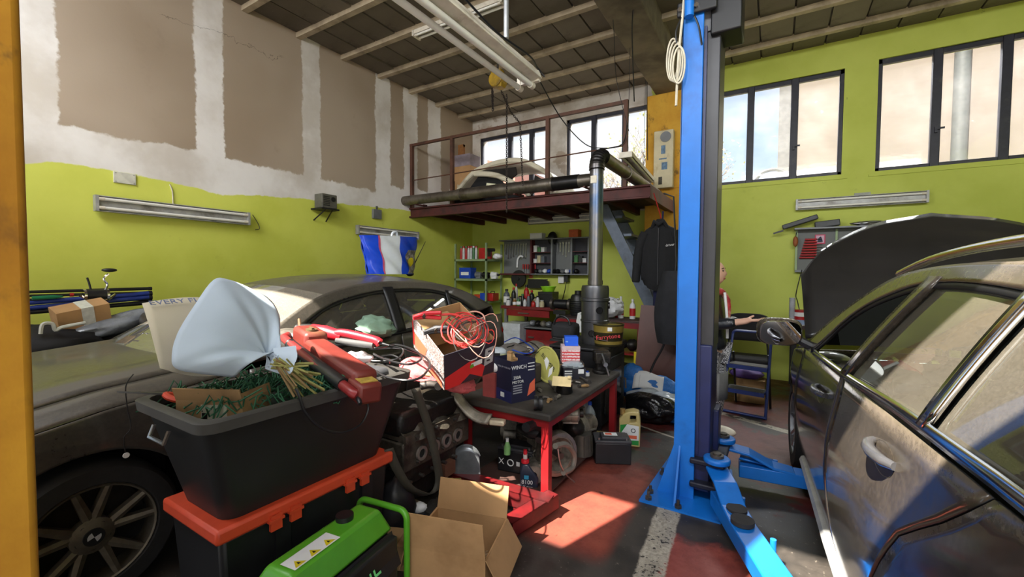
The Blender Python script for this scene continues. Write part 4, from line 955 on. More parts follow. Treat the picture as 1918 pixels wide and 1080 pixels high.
# ---- bouquet wrapped in pale blue paper
M_WRAP = mat('pale_blue_wrapping_paper', sr(176, 190, 204), .75, vary=.06, scale=3)
M_SLEEVE = mat('printed_kraft_paper', sr(198, 190, 168), .8, vary=.1, scale=3)
b0 = onX(505, 672, -1.66); T = thing('flower_bouquet', 'bouquet wrapped in pale blue paper lying on top of the tote', 'bouquet', b0)
def toL(px, py, X): v = onX(px, py, X)-b0; return v
rimL = [(400, 524, -1.78), (345, 590, -1.66), (322, 640, -1.64), (318, 692, -1.68), (400, 700, -1.60), (440, 700, -1.55)]
# paper cone: tied end at origin, opening towards the far left
top = [toL(*q) for q in ((430, 524, -2.05), (400, 524, -2.0), (362, 575, -1.85), (332, 625, -1.74), (322, 665, -1.68), (330, 690, -1.66), (380, 700, -1.64), (440, 706, -1.63))]
back = [toL(*q) for q in ((470, 540, -2.05), (505, 560, -2.0), (523, 590, -1.9), (523, 620, -1.8), (518, 650, -1.72), (508, 668, -1.67))]
ring_ = spline(top[::-1]+back, 5)
def cone(u, v):
    a = ring_[min(len(ring_)-1, round(u*(len(ring_)-1)))]; k = v**.85
    w = .007*math.sin(u*40+v*5)*(1-abs(2*v-1))+.012*math.sin(u*13+1)*(1-v)
    bulge = math.sin(math.pi*v)*.045
    base = Vector((.012*math.cos(u*6), .01*math.sin(u*6), .03*math.cos(u*4)))
    return base.lerp(a, k)+Vector((bulge*.9+w, -bulge*.5*(1-u), bulge*.5))
MB().grid(cone, 60, 14).build('paper_wrap', M_WRAP, T, smooth=50, thick=.002)
# printed sleeve behind with lettering
sl = [toL(*q) for q in ((266, 568, -2.0), (440, 556, -2.0), (430, 705, -1.72), (300, 690, -1.72))]
so = MB().grid(lambda u, v: sl[0].lerp(sl[1], u).lerp(sl[3].lerp(sl[2], u), v)+Vector((0, 0, .012*math.sin(u*4+v*3))), 12, 8).build('printed_sleeve', M_SLEEVE, T, smooth=50, thick=.002)
ex = (sl[1]-sl[0]).normalized(); ey = (sl[0]-sl[3]); ey = (ey-ex*ey.dot(ex)).normalized(); ez = ex.cross(ey)
text('lettering', 'EVERY FLOWER', .036, mat('blue_grey_ink', sr(112, 124, 156), .8), T, sl[0]+ex*.15+ey*-.028+ez*.022, Matrix((ex, ey, ez)).transposed().to_euler(), sx=1.12)
tk = [toL(*q) for q in ((315, 562, -2.03), (440, 560, -2.03), (440, 600, -2.0), (315, 600, -2.0))]
MB().add(tk, [(0, 1, 2, 3)]).build('paper_fold', M_WRAP, T, smooth=None, thick=.002)
tie = MB().grid(lambda u, v: (Vector((.0, 0, 0)).lerp(toL(545, 676, -1.58), v)+Vector((.02*math.cos(6.28*u), .02*math.sin(6.28*u)*.6, .035*math.sin(6.28*u)))*(1+.5*v+.15*math.sin(u*30))), 20, 4).build('paper_cuff', M_WRAP, T, smooth=50)
M_STEM = mat('dry_green_stem', sr(150, 146, 84), .8, vary=.4, scale=20); M_STEM2 = mat('brown_stem', sr(128, 104, 66), .9, vary=.3)
rd = random.Random(8); s0 = toL(520, 682, -1.60)
for i in range(26):
    e = toL(rd.uniform(545, 610), rd.uniform(680, 745), -1.56+rd.uniform(-.03, .04)); st = s0+Vector((rd.gauss(0, .012), rd.gauss(0, .012), rd.gauss(0, .014)))
    MB().tube([st, st.lerp(e, .5)+Vector((0, 0, rd.uniform(-.006, .008))), e], rd.uniform(.0028, .0052), 6).build('stem', (M_STEM, M_STEM2)[i % 3 == 0], T)
# ---- big red demolition hammer lying across the tote
a, b = onZ(545, 640, 1.06), onZ(672, 735, .97)
T = axes_thing('demolition_hammer', 'worn dark red demolition hammer lying across the tote edge', 'power tool', a, b-a, (0, 1, 0))
L = (b-a).length
MB().box((.12, .06, .03), (.22, .12, .13)).box((L*.55, .058, .012), (L*.75, .11, .10)).build('motor_housing', M_DRED, T, bevel=.02)
MB().box((L-.05, .045, -.01), (.13, .10, .085)).build('gear_end', M_DRED, T, bevel=.015)
MB().box((L-.05, .048, .034), (.08, .07, .004)).build('yellow_plate', mat('scratched_yellow_plate', sr(186, 156, 70), .5, vary=.4, scale=40), T)
g = MB().tube(spline([(-.03, -.01, .03), (.03, -.035, .035), (.10, -.045, .03), (L-.09, -.02, -.0), (L-.02, -.005, -.01)], 6), .021, 12).build('bar_handle', mat('dark_red_handle', sr(128, 34, 34), .4), T)
MB().tube(spline([(.14, -.045, .028), (.22, -.036, .018), (L-.11, -.018, .002)], 6), .0275, 12).build('rubber_grip', M_BLACKP, T)
MB().tube([(-.03, -.01, .03), (-.05, .0, -.03), (-.07, -.02, -.06)], .02, 10).build('side_handle', mat('dark_red_handle', sr(128, 34, 34), .4), T)
MB().cyl((.17, .05, .085), (.17, .05, .105), .028, n=16).box((.17, .05, .108), (.045, .012, .012)).build('selector_knob', mat('brown_knob', sr(92, 76, 50), .5), T)
for i in range(5): MB().box((.10+.012*i, .105, .07), (.006, .012, .04)).build('vent_slot', M_TRIM, T)
MB().tube([(0, .05, .03), (-.05, .06, .05), (-.13, .075, .10)], [.016, .012, .008], 8).build('chisel', mat('rusty_steel', sr(110, 84, 62), .6, .5), T)
MB().cyl((L-.02, -.0, -.012), (L+.03, -.004, -.035), .011, .008).build('cable_gland', M_TRIM, T)
# its power cord looping down over the tote side
pts = [onX(682, 742, -1.53), onX(690, 765, -1.525), onX(675, 795, -1.525), onX(640, 810, -1.525), onX(600, 800, -1.525), onX(572, 772, -1.53), onX(562, 745, -1.54), onX(555, 728, -1.56)]
tag(MB().tube(spline(pts, 6), .0055, 6).build('looped_cable', M_TRIM), 'black power cord looping down the side of the tote', 'cord')
# ---- red angle grinder behind it
a, b = onZ(585, 622, 1.10), onZ(712, 640, 1.06)
T = axes_thing('angle_grinder', 'bright red angle grinder with grey grip resting on the tote', 'power tool', a, b-a, (0, 1, 0)); L = (b-a).length
MB().tube([(-.10, 0, .01), (-.03, 0, .012), (0, 0, .01)], [.026, .034, .036], 14).build('gear_head', mat('dark_gear_head', sr(58, 56, 56), .4, .4), T)
MB().tube([(0, 0, .01), (.08, 0, .01), (.14, 0, .005), (.19, 0, 0)], [.038, .040, .034, .030], 14).build('motor_body', M_REDT, T)
MB().tube(spline([(.15, -.005, .012), (.21, -.005, .022), (L-.04, -.005, .008), (L, -.005, -.005)], 5), [.024]*15+[.026], 12).build('rear_handle', M_REDT, T)
MB().tube([(.17, -.02, -.02), (.24, -.02, -.022), (L-.03, -.015, -.02)], .019, 12).build('grip', mat('grey_rubber_grip', sr(76, 76, 76), .7), T)
MB().cyl((L, -.005, -.005), (L+.06, -.005, -.012), .010, .006).build('cable_gland', M_TRIM, T)
MB().tube(spline([(L+.06, -.005, -.012), (L+.13, .02, -.03), (L+.14, -.08, -.06), (L+.02, -.12, -.075), (L+.08, -.02, -.06), (L+.16, -.05, -.07)], 6), .005).build('cable', M_TRIM, T)
# cables slumped over the far end of the tote
for k, (lab, z0) in enumerate((('black cable loop hanging over the far corner of the tote', 0), ('black cable coil beside the red grinder on the tote', .02))):
    q = [(690, 655), (745, 652), (785, 662), (805, 680), (790, 705), (760, 712), (725, 706), (705, 695)] if k == 0 else [(665, 640), (700, 652), (740, 645), (775, 655), (790, 670), (765, 682), (720, 672), (700, 662)]
    tag(MB().tube(spline([onZ(x, y, TZ+.03+z0) for x, y in q], 6), .0055).build('black_cable', M_TRIM), lab, 'cable')
p = onZ(720, 680, TZ); T = thing('mains_plug', 'black mains plug lying on the rim of the tote', 'plug', (p.x, p.y, TZ+.012), .5)
MB().cyl((0, 0, 0), (.03, 0, .0), .020, .014).build('body', M_BLACKP, T)
for y in (-.008, .008): MB().cyl((-.016, y, 0), (0, y, 0), .0025, n=8).build('pin', M_STEEL, T)
# white rag, grey case inside the tote
p = onZ(660, 680, TZ); tag(crumple((0, 0, 0), (.05, .13, .05), 11, .6, 34, 22).build('white_rag', mat('white_cotton', sr(216, 218, 222), .9), loc=(p.x, p.y, TZ-.005), rot=(0, 0, .3)), 'crumpled white rag tucked beside the red hammer', 'rag')
p = onZ(690, 690, TZ); T = thing('tool_case', 'dark grey plastic tool case in the far end of the tote', 'tool case', (p.x-.02, p.y+.05, TZ-.06)); MB().box((0, 0, 0), (.16, .2, .11)).build('case_body', mat('dark_grey_case', sr(64, 65, 68), .5), T, bevel=.02); MB().box((.081, 0, .02), (.008, .05, .02)).build('case_latch', M_BLACKP, T)
# green sponge-like pad on the car sill behind
p = onX(705, 612, -2.3); tag(crumple((0, 0, 0), (.10, .15, .055), 31, .45, 26, 16).build('green_cloth', mat('pale_green_cloth', sr(128, 158, 136), .95), loc=p, rot=(0, .3, .4)), 'pale green folded cloth against the hatchback window', 'cloth')
# ---- generator
GX, GY = -1.40, 1.02
T = thing('petrol_generator', 'green petrol generator with tubular frame at the bottom of the picture', 'generator', (GX, GY, 0), math.radians(8))
MB().add([(-.16, -.27, .33), (.05, -.27, .33), (.05, .27, .33), (-.16, .27, .33), (-.10, -.22, .44), (.02, -.22, .44), (.02, .22, .44), (-.10, .22, .44)], [(3, 2, 1, 0), (4, 5, 6, 7), (0, 1, 5, 4), (1, 2, 6, 5), (2, 3, 7, 6), (3, 0, 4, 7)]).build('fuel_tank', M_GREEN, T, bevel=.015)
MB().cyl((-.06, .10, .44), (-.06, .10, .46), .035, n=20).build('fuel_cap', M_TRIM, T)
MB().bb((-.14, -.25, .1), (.09, .25, .325)).build('engine_block', M_BLACKP, T, bevel=.01)
pn = MB().ext([(.05, -.25, .33), (.05, .25, .33), (.10, .25, .20), (.10, -.25, .20)], (.006, 0, .006)).build('control_panel', M_BLACKP, T)
text('logo', 'IL', .11, mat('mint_ink', sr(120, 214, 130), .5), T, (.088, .10, .272), (math.radians(68), 0, math.radians(90)), sx=.8)
wl_ = MB().add([(-.055, -.20, .4425), (.018, -.20, .4425), (.018, .0, .4425), (-.055, .0, .4425)], [(0, 1, 2, 3)]).build('warning_label', M_WHITE, T, smooth=None)
for i in range(3):
    y = -.17+.065*i; MB().add([(.012, y-.022, .4435), (.012, y+.022, .4435), (-.024, y, .4435)], [(0, 1, 2)]).build('warning_triangle', M_YELLOW, wl_, smooth=None); MB().add([(.004, y-.006, .4442), (.004, y+.006, .4442), (-.012, y, .4442)], [(0, 1, 2)]).build('warning_sign', M_TRIM, wl_, smooth=None)
for y in (-.31, .31):
    MB().tube([(.09, y, .02), (.09, y, .36)]+arc((.05, .36), .04, 0, math.pi/2, 6, lambda x, z: (x, y, z))+[(-.10, y, .40)]+arc((-.14, .36), .04, math.pi/2, math.pi, 6, lambda x, z: (x, y, z))+[(-.18, y, .02), (.09, y, .02)], .014, 10).build('frame_hoop', M_GREEN, T)
for x in (.09, -.18): MB().cyl((x, -.31, .03), (x, .31, .03), .013).build('frame_rail', M_GREEN, T)
# ---- open carton on the floor with sawdust in it
cA, cB, cC = onZ(760, 1022, .22), onZ(909, 1051, .22), onZ(972, 976, .22)
dx_ = (cB-cA).length; dy_ = (cC-cB).length
T = thing('cardboard_carton', 'open cardboard carton with sawdust in the foreground', 'box', (cA.x, cA.y, 0), math.atan2(cB.y-cA.y, cB.x-cA.x))
carton(T, dx_, dy_, .22, M_CARD, {'front': (4, .16, .01), 'back': (16, .15, .0), 'right': (150, .15, .0), 'left': (165, .12, 0)})
rd = random.Random(2); sd = MB()
for i in range(420):
    x, y = rd.uniform(.02, dx_-.02), rd.uniform(.02, dy_-.02); a = rd.uniform(0, 3.1); sd.box((x, y, .035+rd.uniform(0, .02)), (.014, .005, .004), a)
sd.bb((.006, .006, .006), (dx_-.006, dy_-.006, .03)); stuff(sd.build('sawdust', mat('pale_sawdust', sr(186, 156, 118), .95, vary=.4, scale=60), T))
# ---- red engine stand base tubes on the floor
M_REDSHADE = mat('shade_darkened_red_paint', sr(104, 14, 18), .5, vary=.3, scale=8, dirt=sr(48, 14, 14), dirtamt=.6)  # darker copy of the workshop red; the stand's shade is put into the colour
T = thing('engine_stand', 'red square-tube engine stand lying on the floor under the bench', 'engine stand', (-1.08, 2.24, 0), math.radians(4))
def sqtube(mb, a, b, w, th=.005):
    a, b = Vector(a), Vector(b); d = (b-a).normalized(); n = d.cross(Vector((0, 0, 1))).normalized(); u = n.cross(d)
    for s1, s2, q, r in ((1, 0, n, u), (-1, 0, n, u), (1, 0, u, n), (-1, 0, u, n)):
        c0 = a+q*(s1*(w/2-th/2)); c1 = b+q*(s1*(w/2-th/2)); e = r*(w/2); f_ = q*(th/2)
        mb.add([c0-e-f_, c0+e-f_, c0+e+f_, c0-e+f_, c1-e-f_, c1+e-f_, c1+e+f_, c1-e+f_], [(0, 1, 2, 3), (7, 6, 5, 4), (0, 4, 5, 1), (1, 5, 6, 2), (2, 6, 7, 3), (3, 7, 4, 0)])
    return mb
sqtube(MB(), (-.75, -.02, .10), (-.10, -.02, .09), .09).build('base_tube', M_REDSHADE, T)
sqtube(MB(), (-.14, -.30, .07), (-.02, .06, .09), .085).build('sleeve_tube', M_REDSHADE, T)
MB().bb((-.12, -.06, .128), (-.0, .02, .136)).build('clamp_plate', M_REDSHADE, T)
for x in (-.72, -.2): MB().bb((x-.03, -.06, 0), (x+.03, .02, .06)).build('foot', M_REDSHADE, T)
# ---- engine block on blocks between tote and bench
EX, EY = -1.72, 1.985
T = thing('engine_block', 'oily car engine with four exhaust ports standing beside the tote', 'engine', (EX, EY, 0))
MB().bb((-.36, -.30, .22), (-.03, .28, .52)).bb((-.30, -.24, .10), (-.06, .22, .22)).build('cylinder_block', M_OILY, T, bevel=.015)
M_ENG = mat('oily_engine_alloy', sr(92, 85, 74), .5, .5, vary=.45, scale=16, bump=.4, dirt=sr(30, 27, 24), dirtamt=.6)
hd_ = MB().bb((-.34, -.31, .33), (0, .29, .50)).build('cylinder_head', M_ENG, T, bevel=.01)
for i in range(4):
    y = -.17+.11*i
    ring_o = MB().lathe([(.026, 0), (.041, 0), (.041, .014), (.026, .014)], (0, 0, 0), 22, 'x').build('exhaust_port', mat('pale_gasket_metal', sr(140, 128, 120), .5, .5), hd_, loc=(0, y, .405))
    MB().cyl((.002, 0, 0), (.004, 0, 0), .027, n=20).build('port_hole', mat('port_black', sr(8, 8, 8), .9), ring_o)  # flat black disc makes the port read as a hole
    for k in (-1, 1): MB().cyl((0, k*.035, k*.036), (.022, k*.035, k*.036), .007, n=6).build('stud', M_GREASE, ring_o)
vc = MB().grid(lambda u, v: (-.30+.32*v-.02*math.sin(u*20), -.30+.58*u, .50+.13*math.sin(math.pi*min(1, v*.95+.05))+.012*math.sin(u*31)*math.sin(v*9)), 26, 12).bb((-.31, -.30, .49), (.01, .28, .54)).build('valve_cover', M_ENG, T, smooth=50)
for y in (-.22, -.05, .12, .24): MB().cyl((-.0, y, .52), (.03, y, .52), .012, n=6).build('bolt', M_GREASE, vc)
for i in range(0): MB().tube(spline([(.0, -.2+.1*i, .50), (.035, -.18+.1*i, .55), (.0, -.16+.1*i, .60)], 4), .012, 6).build('cover_rib', M_ALU, vc)
MB().grid(lambda u, v: (-.05+.24*u, .18+.08*u+.05*(v-.5), .68-.16*u+.05*(v-.5)-.06*math.sin(u*3)), 10, 4).build('bracket', M_ALU, T, thick=.02, smooth=50)
MB().box((.24, .27, .50), (.10, .06, .035), .3).build('bracket_foot', mat('bare_alloy', sr(214, 200, 172), .5, .3), T, bevel=.01)
MB().bb((-.38, -.31, .52), (-.02, .27, .66)).build('intake_manifold', M_OILY, T, bevel=.03)
for z, r_, y in ((.24, .075, -.325), (.40, .055, -.325), (.14, .06, -.30)): MB().cyl((-.2+.08*math.sin(z*20), y-.05, z), (-.2+.08*math.sin(z*20), y, z), r_, n=22).cyl((-.2+.08*math.sin(z*20), y-.06, z), (-.2+.08*math.sin(z*20), y-.05, z), r_*.4, n=14).build('pulley', M_OILY, T)
for i in range(6): MB().cyl((-.02, -.26+.1*i, .27), (.012, -.26+.1*i, .27), .011, n=6).build('bolt', M_GREASE, T)
MB().bb((-.05, .02, .18), (.02, .12, .26)).build('sensor_box', mat('rusty_bracket', sr(104, 66, 48), .7), T)
for x, y in ((-.3, -.2), (-.3, .18), (-.08, -.2), (-.08, .18)): MB().bb((x-.05, y-.05, 0), (x+.05, y+.05, .105)).build('wooden_block', mat('oily_wood', sr(96, 80, 56), .9), T)
# hanging black timing belt
q = [(778, 728), (800, 790), (815, 850), (822, 900), (805, 925), (770, 915), (745, 880), (728, 840)]
T = tag(MB().grid(lambda u, v: (lambda P_: P_[min(len(P_)-1, round(u*(len(P_)-1)))]+Vector((.010, .022, 0))*(v-.5)*2)(spline([onX(x, y, -1.64) for x, y in q], 6)), 42, 1).build('drive_belt', mat('rubber_belt', sr(62, 58, 48), .7), thick=.006), 'long loop of black drive belt hanging in front of the engine', 'belt')
# ---- carton of jump leads on top of the engine
JA, JB, JC = Vector((-1.50, 1.76, .815)), Vector((-1.89, 1.84, .975)), Vector((-1.36, 2.03, .88))
T = axes_thing('jump_lead_box', 'red and black printed carton overflowing with jump leads on the engine', 'box', JA, JC-JA, JB-JA)
jl, jw, jh = (JC-JA).length, (JB-JA).length, .235
M_JHEX = MT('hexagon_print'); vt = M_JHEX.t.nodes.new('ShaderNodeTexVoronoi'); vt.feature = 'DISTANCE_TO_EDGE'; vt.inputs['Scale'].default_value = 70; tcn = M_JHEX.t.nodes.new('ShaderNodeTexCoord'); M_JHEX.t.links.new(tcn.outputs['Object'], vt.inputs['Vector'])
M_JHEX.set('Base Color', M_JHEX.mix(S(M_JHEX.t, vt.outputs['Distance']).step(.05, .12), sr(176, 168, 164), sr(112, 96, 94))); M_JHEX = M_JHEX.m
M_JRED = mat('carton_red', sr(206, 36, 36), .5, vary=.05); M_JBLK = mat('carton_black', sr(34, 34, 44), .5, vary=.05)
M_JORG = mat('carton_orange', sr(222, 104, 74), .5, vary=.05)
MB().bb((0, 0, 0), (jl, jw, .004)).build('bottom', M_CARD, T)
e1 = MB().bb((0, 0, 0), (.004, jw, jh)).build('side_panel', M_JHEX, T)
e2 = MB().bb((.004, 0, 0), (jl, .004, jh)).build('side_panel', M_JBLK, T)
MB().bb((.004, jw-.004, 0), (jl, jw, jh)).build('side_panel', M_CARD, T); MB().bb((jl-.004, .004, 0), (jl, jw-.004, jh)).build('side_panel', M_CARD, T)
def yz(pts, m_, nm, par, x=-.0012): MB().add([(x, y*jw, z*jh) for y, z in pts], [tuple(range(len(pts)))]).build(nm, m_, par, smooth=None)
yz([(.94, .12), (1, .12), (1, .85), (.96, .85)], M_JRED, 'printed_patch', e1); yz([(.62, .12), (.94, .12), (.94, .55), (.50, .55)], M_JORG, 'printed_patch', e1); yz([(.05, .0), (.42, 0), (.36, .20), (.05, .20)], M_JORG, 'printed_patch', e1)
yz([(.58, .58), (.94, .58), (.94, .66), (.55, .66)], M_WHITE, 'printed_band', e1); yz([(.62, .72), (.72, .68), (.80, .76), (.80, .90), (.70, .95), (.62, .88)], M_WHITE, 'printed_logo', e1); yz([(.66, .76), (.72, .74), (.76, .79), (.76, .87), (.70, .89), (.66, .85)], M_JHEX, 'printed_logo', e1, -.0024)
text('lettering', 'JUMP 8', .055, M_WHITE, e1, (-.002, jw*.28, jh*.48), Matrix(((0, 0, -1), (-1, 0, 0), (0, 1, 0))).to_euler())
def xz(pts, m_, nm, par, y=-.0012): MB().add([(x*jl, y, z*jh) for x, z in pts], [tuple(range(len(pts)))]).build(nm, m_, par, smooth=None)
xz([(.02, 0), (.3, .0), (.5, .22), (.75, .0), (.8, .3), (.55, .62), (.02, .35)], M_JRED, 'printed_patch', e2)
xz([(.52, .40), (.74, .42), (.74, .56), (.52, .52)], M_WHITE, 'price_sticker', e2, -.0022); xz([(.5, .38), (.58, .40), (.56, .5), (.5, .48)], M_GREEN, 'price_sticker', e2, -.003)
xz([(.78, .3), (.96, .36), (.97, .82), (.80, .80)], mat('grey_print', sr(176, 176, 176), .6), 'photo_print', e2, -.0022)
for a, b, c in ((.83, .42, .9), (.83, .55, .92), (.85, .68, .92)): xz([(a, b), (c, b), (c, b+.05), (a, b+.05)], M_JBLK, 'photo_print', e2, -.003)
# cables and clamps spilling out
M_CRED = mat('red_cable', sr(198, 52, 48), .45); M_CBLK = mat('grey_black_cable', sr(70, 66, 66), .5)
rd = random.Random(12)
cc = Vector((jl*.62, jw*.28, jh+.01))
for i in range(9):
    m_ = (M_CRED, M_CRED, M_CBLK, M_CRED, mat('copper_pink_wire', sr(206, 150, 132), .45))[i % 5]
    pts = [];  R_ = rd.uniform(.07, .105); tx, ty = rd.uniform(-.6, .6), rd.uniform(-.5, .5); c = cc+Vector((rd.gauss(0, .025), rd.gauss(0, .025), rd.gauss(.02, .015)))
    for k in range(19): a = 2*math.pi*k/18+i; pts.append(c+Vector((R_*math.cos(a), R_*.8*math.sin(a)*math.cos(ty), R_*.6*(math.sin(a)*.7+.35*math.cos(a*1+tx)))))
    MB().tube(pts, .0045, 6).build('lead', m_, T)
for i in range(10):
    m_ = (mat('copper_pink_wire', sr(206, 150, 132), .45), M_CRED, M_CBLK)[i % 3]; c = Vector((jl*rd.uniform(.55, .95), jw*rd.uniform(.05, .5), jh+rd.uniform(.0, .05))); R_ = rd.uniform(.06, .12); tl = rd.uniform(-1, 1)
    MB().tube([c+Vector((R_*math.cos(a)*.8, R_*math.sin(a)*math.cos(tl), R_*.75*math.sin(a+.6)*math.sin(tl)+.03*math.cos(2*a))) for a in [i+2*math.pi*k/16*.85 for k in range(17)]], .0028, 5).build('thin_lead', m_, T)
for k, (m_, o_, an) in enumerate(((M_REDT, (.03, jw*.72, jh+.06), -.5), (mat('black_clamp_plastic', sr(64, 64, 68), .5), (.06, jw*.52, jh+.005), .3))):
    C_ = []
    c1 = MB()
    for sg in (-1, 1):
        c1.tube([Vector(o_)+Vector((-.075*math.cos(an), .0, 0))+Vector((0, 0, sg*.006)), Vector(o_)+Vector((0, -.0, sg*.010)), Vector(o_)+Vector((.085*math.cos(an), -.06, sg*.018+.01))], [.008, .014, .011], 8)
    c1.build('clamp', m_, T); MB().cyl(Vector(o_)+Vector((0, -.015, 0)), Vector(o_)+Vector((0, .015, 0)), .018, n=14).build('clamp_spring', M_GREASE, T)
MB().tube(spline([Vector((.10, jw*.6, jh+.07)), Vector((.17, jw*.5, jh+.075)), Vector((.24, jw*.35, jh+.05))], 6), .007, 8).build('lead', M_CRED, T)
MB().bb((.015, jw*.55, jh*.5), (jl*.7, jw*.95, jh*.9)).build('inner_tray', M_CARD2, T)
# ---- pink rags under the carton
M_PINK = mat('pink_red_terry', sr(206, 96, 98), .95, vary=.2, scale=30, bump=.4); M_PEACH = mat('pale_peach_rag', sr(214, 160, 120), .95, vary=.2, scale=20)
for k, (px, py, z, r_, m_, lab) in enumerate(((795, 690, .85, (.14, .11, .045), M_PINK, 'pink terry rag hanging over the tote end'), (856, 716, .80, (.10, .08, .045), M_PINK, 'pink rag crumpled below the jump lead carton'), (812, 700, .825, (.10, .06, .03), M_PEACH, 'pale peach rag lying under the jump lead carton'))):
    p = onZ(px, py, z); tag(crumple((0, 0, 0), r_, 40+k, .3, 26, 16).build('cleaning_rag', m_, loc=p, rot=(.2, .2, .7*k)), lab, 'rag', 'rags under the jump lead carton')
p = onZ(805, 722, .80); T = thing('rocker_part', 'dark steel engine part lying on the pink rags', 'car part', p, .6); MB().tube([(-.05, 0, 0), (0, 0, .01), (.05, .01, 0)], [.025, .022, .02], 10).build('arm', M_GREASE, T); MB().cyl((.05, -.02, 0), (.05, .03, 0), .022, n=14).build('boss', M_OILY, T)
T = thing('black_beam', 'black metal channel sticking out from under the jump lead carton', 'metal bar', onZ(905, 672, .80), math.radians(20)); MB().bb((-.12, -.05, 0), (.12, .05, .008)).bb((-.12, -.05, 0), (.12, -.042, .04)).bb((-.12, .042, 0), (.12, .05, .04)).build('channel', M_BLACKP, T)
# ---- bits on the floor in front of the engine
p = onZ(860, 905, .0); T = thing('car_panel_piece', 'curved grey painted car panel piece leaning by the red stand', 'car part', onZ(872, 930, 0), math.radians(30))
MB().grid(lambda u, v: (.11*math.cos(.3+2.2*u)*(1-.2*v), .04*v, .02+.20*v+.10*math.sin(.3+2.2*u)*v), 16, 8).build('panel_skin', mat('grey_metallic_paint', sr(128, 132, 136), .3, .6), T, thick=.006, smooth=50); MB().tube([(.11*math.cos(.3+2.2*u)*.8, .045, .22+.10*math.sin(.3+2.2*u)) for u in [i/12 for i in range(13)]], .009).build('panel_edge', mat('grey_metallic_paint', sr(128, 132, 136), .3, .6), T)
T = thing('yellow_carton_piece', 'dirty yellow carton standing on the floor below the engine', 'box', onZ(848, 945, 0), math.radians(35)); MB().bb((-.05, -.04, 0), (.05, .04, .15)).build('carton_body', mat('dirty_yellow_card', sr(150, 140, 70), .8), T); MB().bb((-.05, -.04, .15), (.0, .04, .154)).build('flap', mat('dirty_yellow_card', sr(150, 140, 70), .8), T)
for k, (px, py, z, r_, m_, lab) in enumerate(((775, 960, .05, (.09, .06, .05), mat('black_cloth', sr(24, 24, 28), .95), 'black cloth heap on the floor beside the open carton'), (785, 950, .1, (.04, .03, .03), M_WHITE, 'crumpled white paper by the open carton'), (815, 955, .06, (.08, .05, .05), mat('dark_oily_rag', sr(48, 44, 40), .9), 'dark oily rag behind the open carton'), (900, 930, .05, (.09, .05, .03), mat('grey_fabric', sr(150, 146, 140), .95), 'pale grey cloth between the carton and the red stand'))):
    p = onZ(px, py, z); tag(crumple((0, 0, 0), r_, 60+k, .28, 24, 14).build('floor_rag', m_, loc=p, rot=(0, 0, k)), lab, 'rag')
tag(crumple((0, 0, 0), (.08, .10, .16), 71, .2, 24, 16).build('black_sack', mat('black_sack_plastic', sr(22, 22, 26), .5), loc=onZ(733, 965, .16)+Vector((-.02, .06, 0))), 'bulging black sack between the storage box and the carton', 'sack')
T = thing('flat_carton', 'small battered carton under the generator frame', 'box', onZ(752, 1050, 0), .4); MB().bb((-.1, -.07, 0), (.1, .07, .12)).build('carton_body', M_CARD2, T); MB().bb((-.1, -.07, .12), (0, .07, .125)).build('flap', M_CARD2, T)
# ================================================================ low red bench and what is on and under it
ZT = .60
TX0, TX1, TY0, TY1 = -1.80, -1.14, 2.30, 3.62
T = thing('steel_bench', 'low red steel bench with a dirty dark top in the middle of the floor', 'workbench', (TX0, TY0, 0))
w, d = TX1-TX0, TY1-TY0
M_TOP = mat('grimy_bench_top', sr(74, 68, 60), .75, vary=.4, scale=7, bump=.25, dirt=sr(36, 33, 30), dirtamt=.55)
MB().bb((-.03, -.02, ZT-.045), (w+.02, d+.02, ZT)).build('top', M_TOP, T, bevel=.012)
fr = MB().bb((0, 0, ZT-.09), (w, .05, ZT-.046)).bb((0, d-.05, ZT-.09), (w, d, ZT-.046)).bb((0, .05, ZT-.09), (.05, d-.05, ZT-.046)).bb((w-.05, .05, ZT-.09), (w, d-.05, ZT-.046)).build('frame', M_RED, T)
for x in (0, w-.05):
    for y in (0, d-.05): MB().bb((x, y, 0), (x+.05, y+.05, ZT-.09)).build('leg', M_RED, T)
MB().bb((-.45, .30, .44), (.20, d-.2, .455)).build('shelf', mat('reddish_board', sr(110, 58, 46), .8, vary=.3), T)
MB().bb((.05, .05, .04), (w-.05, d-.05, .055)).build('bottom_shelf', mat('rusty_sheet', sr(70, 44, 36), .8), T)
def P_on(px, py, z=ZT): return onZ(px, py, z)
# winch motor box
p = P_on(958, 756); T = thing('winch_motor_box', 'tall dark blue winch motor carton with white print on the bench', 'box', (p.x, p.y, ZT), math.radians(-22))
M_NAVYC = mat('dark_navy_carton', sr(34, 34, 58), .5, vary=.08)
bw, bd_, bh = .215, .20, .275
MB().bb((-bw, 0, .005), (0, .004, bh)).build('side_panel', M_NAVYC, T); MB().bb((-.004, .004, .005), (0, bd_, bh)).build('side_panel', M_NAVYC, T)
MB().bb((-bw, bd_-.004, .005), (0, bd_, bh)).build('side_panel', M_NAVYC, T); MB().bb((-bw, .004, .005), (-bw+.004, bd_, bh)).build('side_panel', M_NAVYC, T); MB().bb((-bw, 0, 0), (0, bd_, .005)).build('bottom', M_NAVYC, T)
MB().bb((-bw, -.0015, .0), (0, 0, .075)).build('printed_band', mat('mid_navy_print', sr(40, 44, 92), .5, vary=.05), T)
MB().bb((-.12, -.003, .025), (-.08, -.0015, .055)).build('barcode_label', M_WHITE, T)
rf = (math.radians(90), 0, 0); rs_ = (math.radians(90), 0, math.radians(90))
text('lettering', 'WINCH', .036, M_WHITE, T, (.001, .06, bh-.045), rs_); text('lettering', '250A', .028, M_WHITE, T, (.001, .045, .165), rs_); text('lettering', 'MOTOR', .026, M_WHITE, T, (.001, .052, .135), rs_)
text('lettering', 'WELL LIFT FOR EASY', .016, mat('grey_ink', sr(150, 150, 160), .6), T, (-.085, -.001, bh-.05), rf)
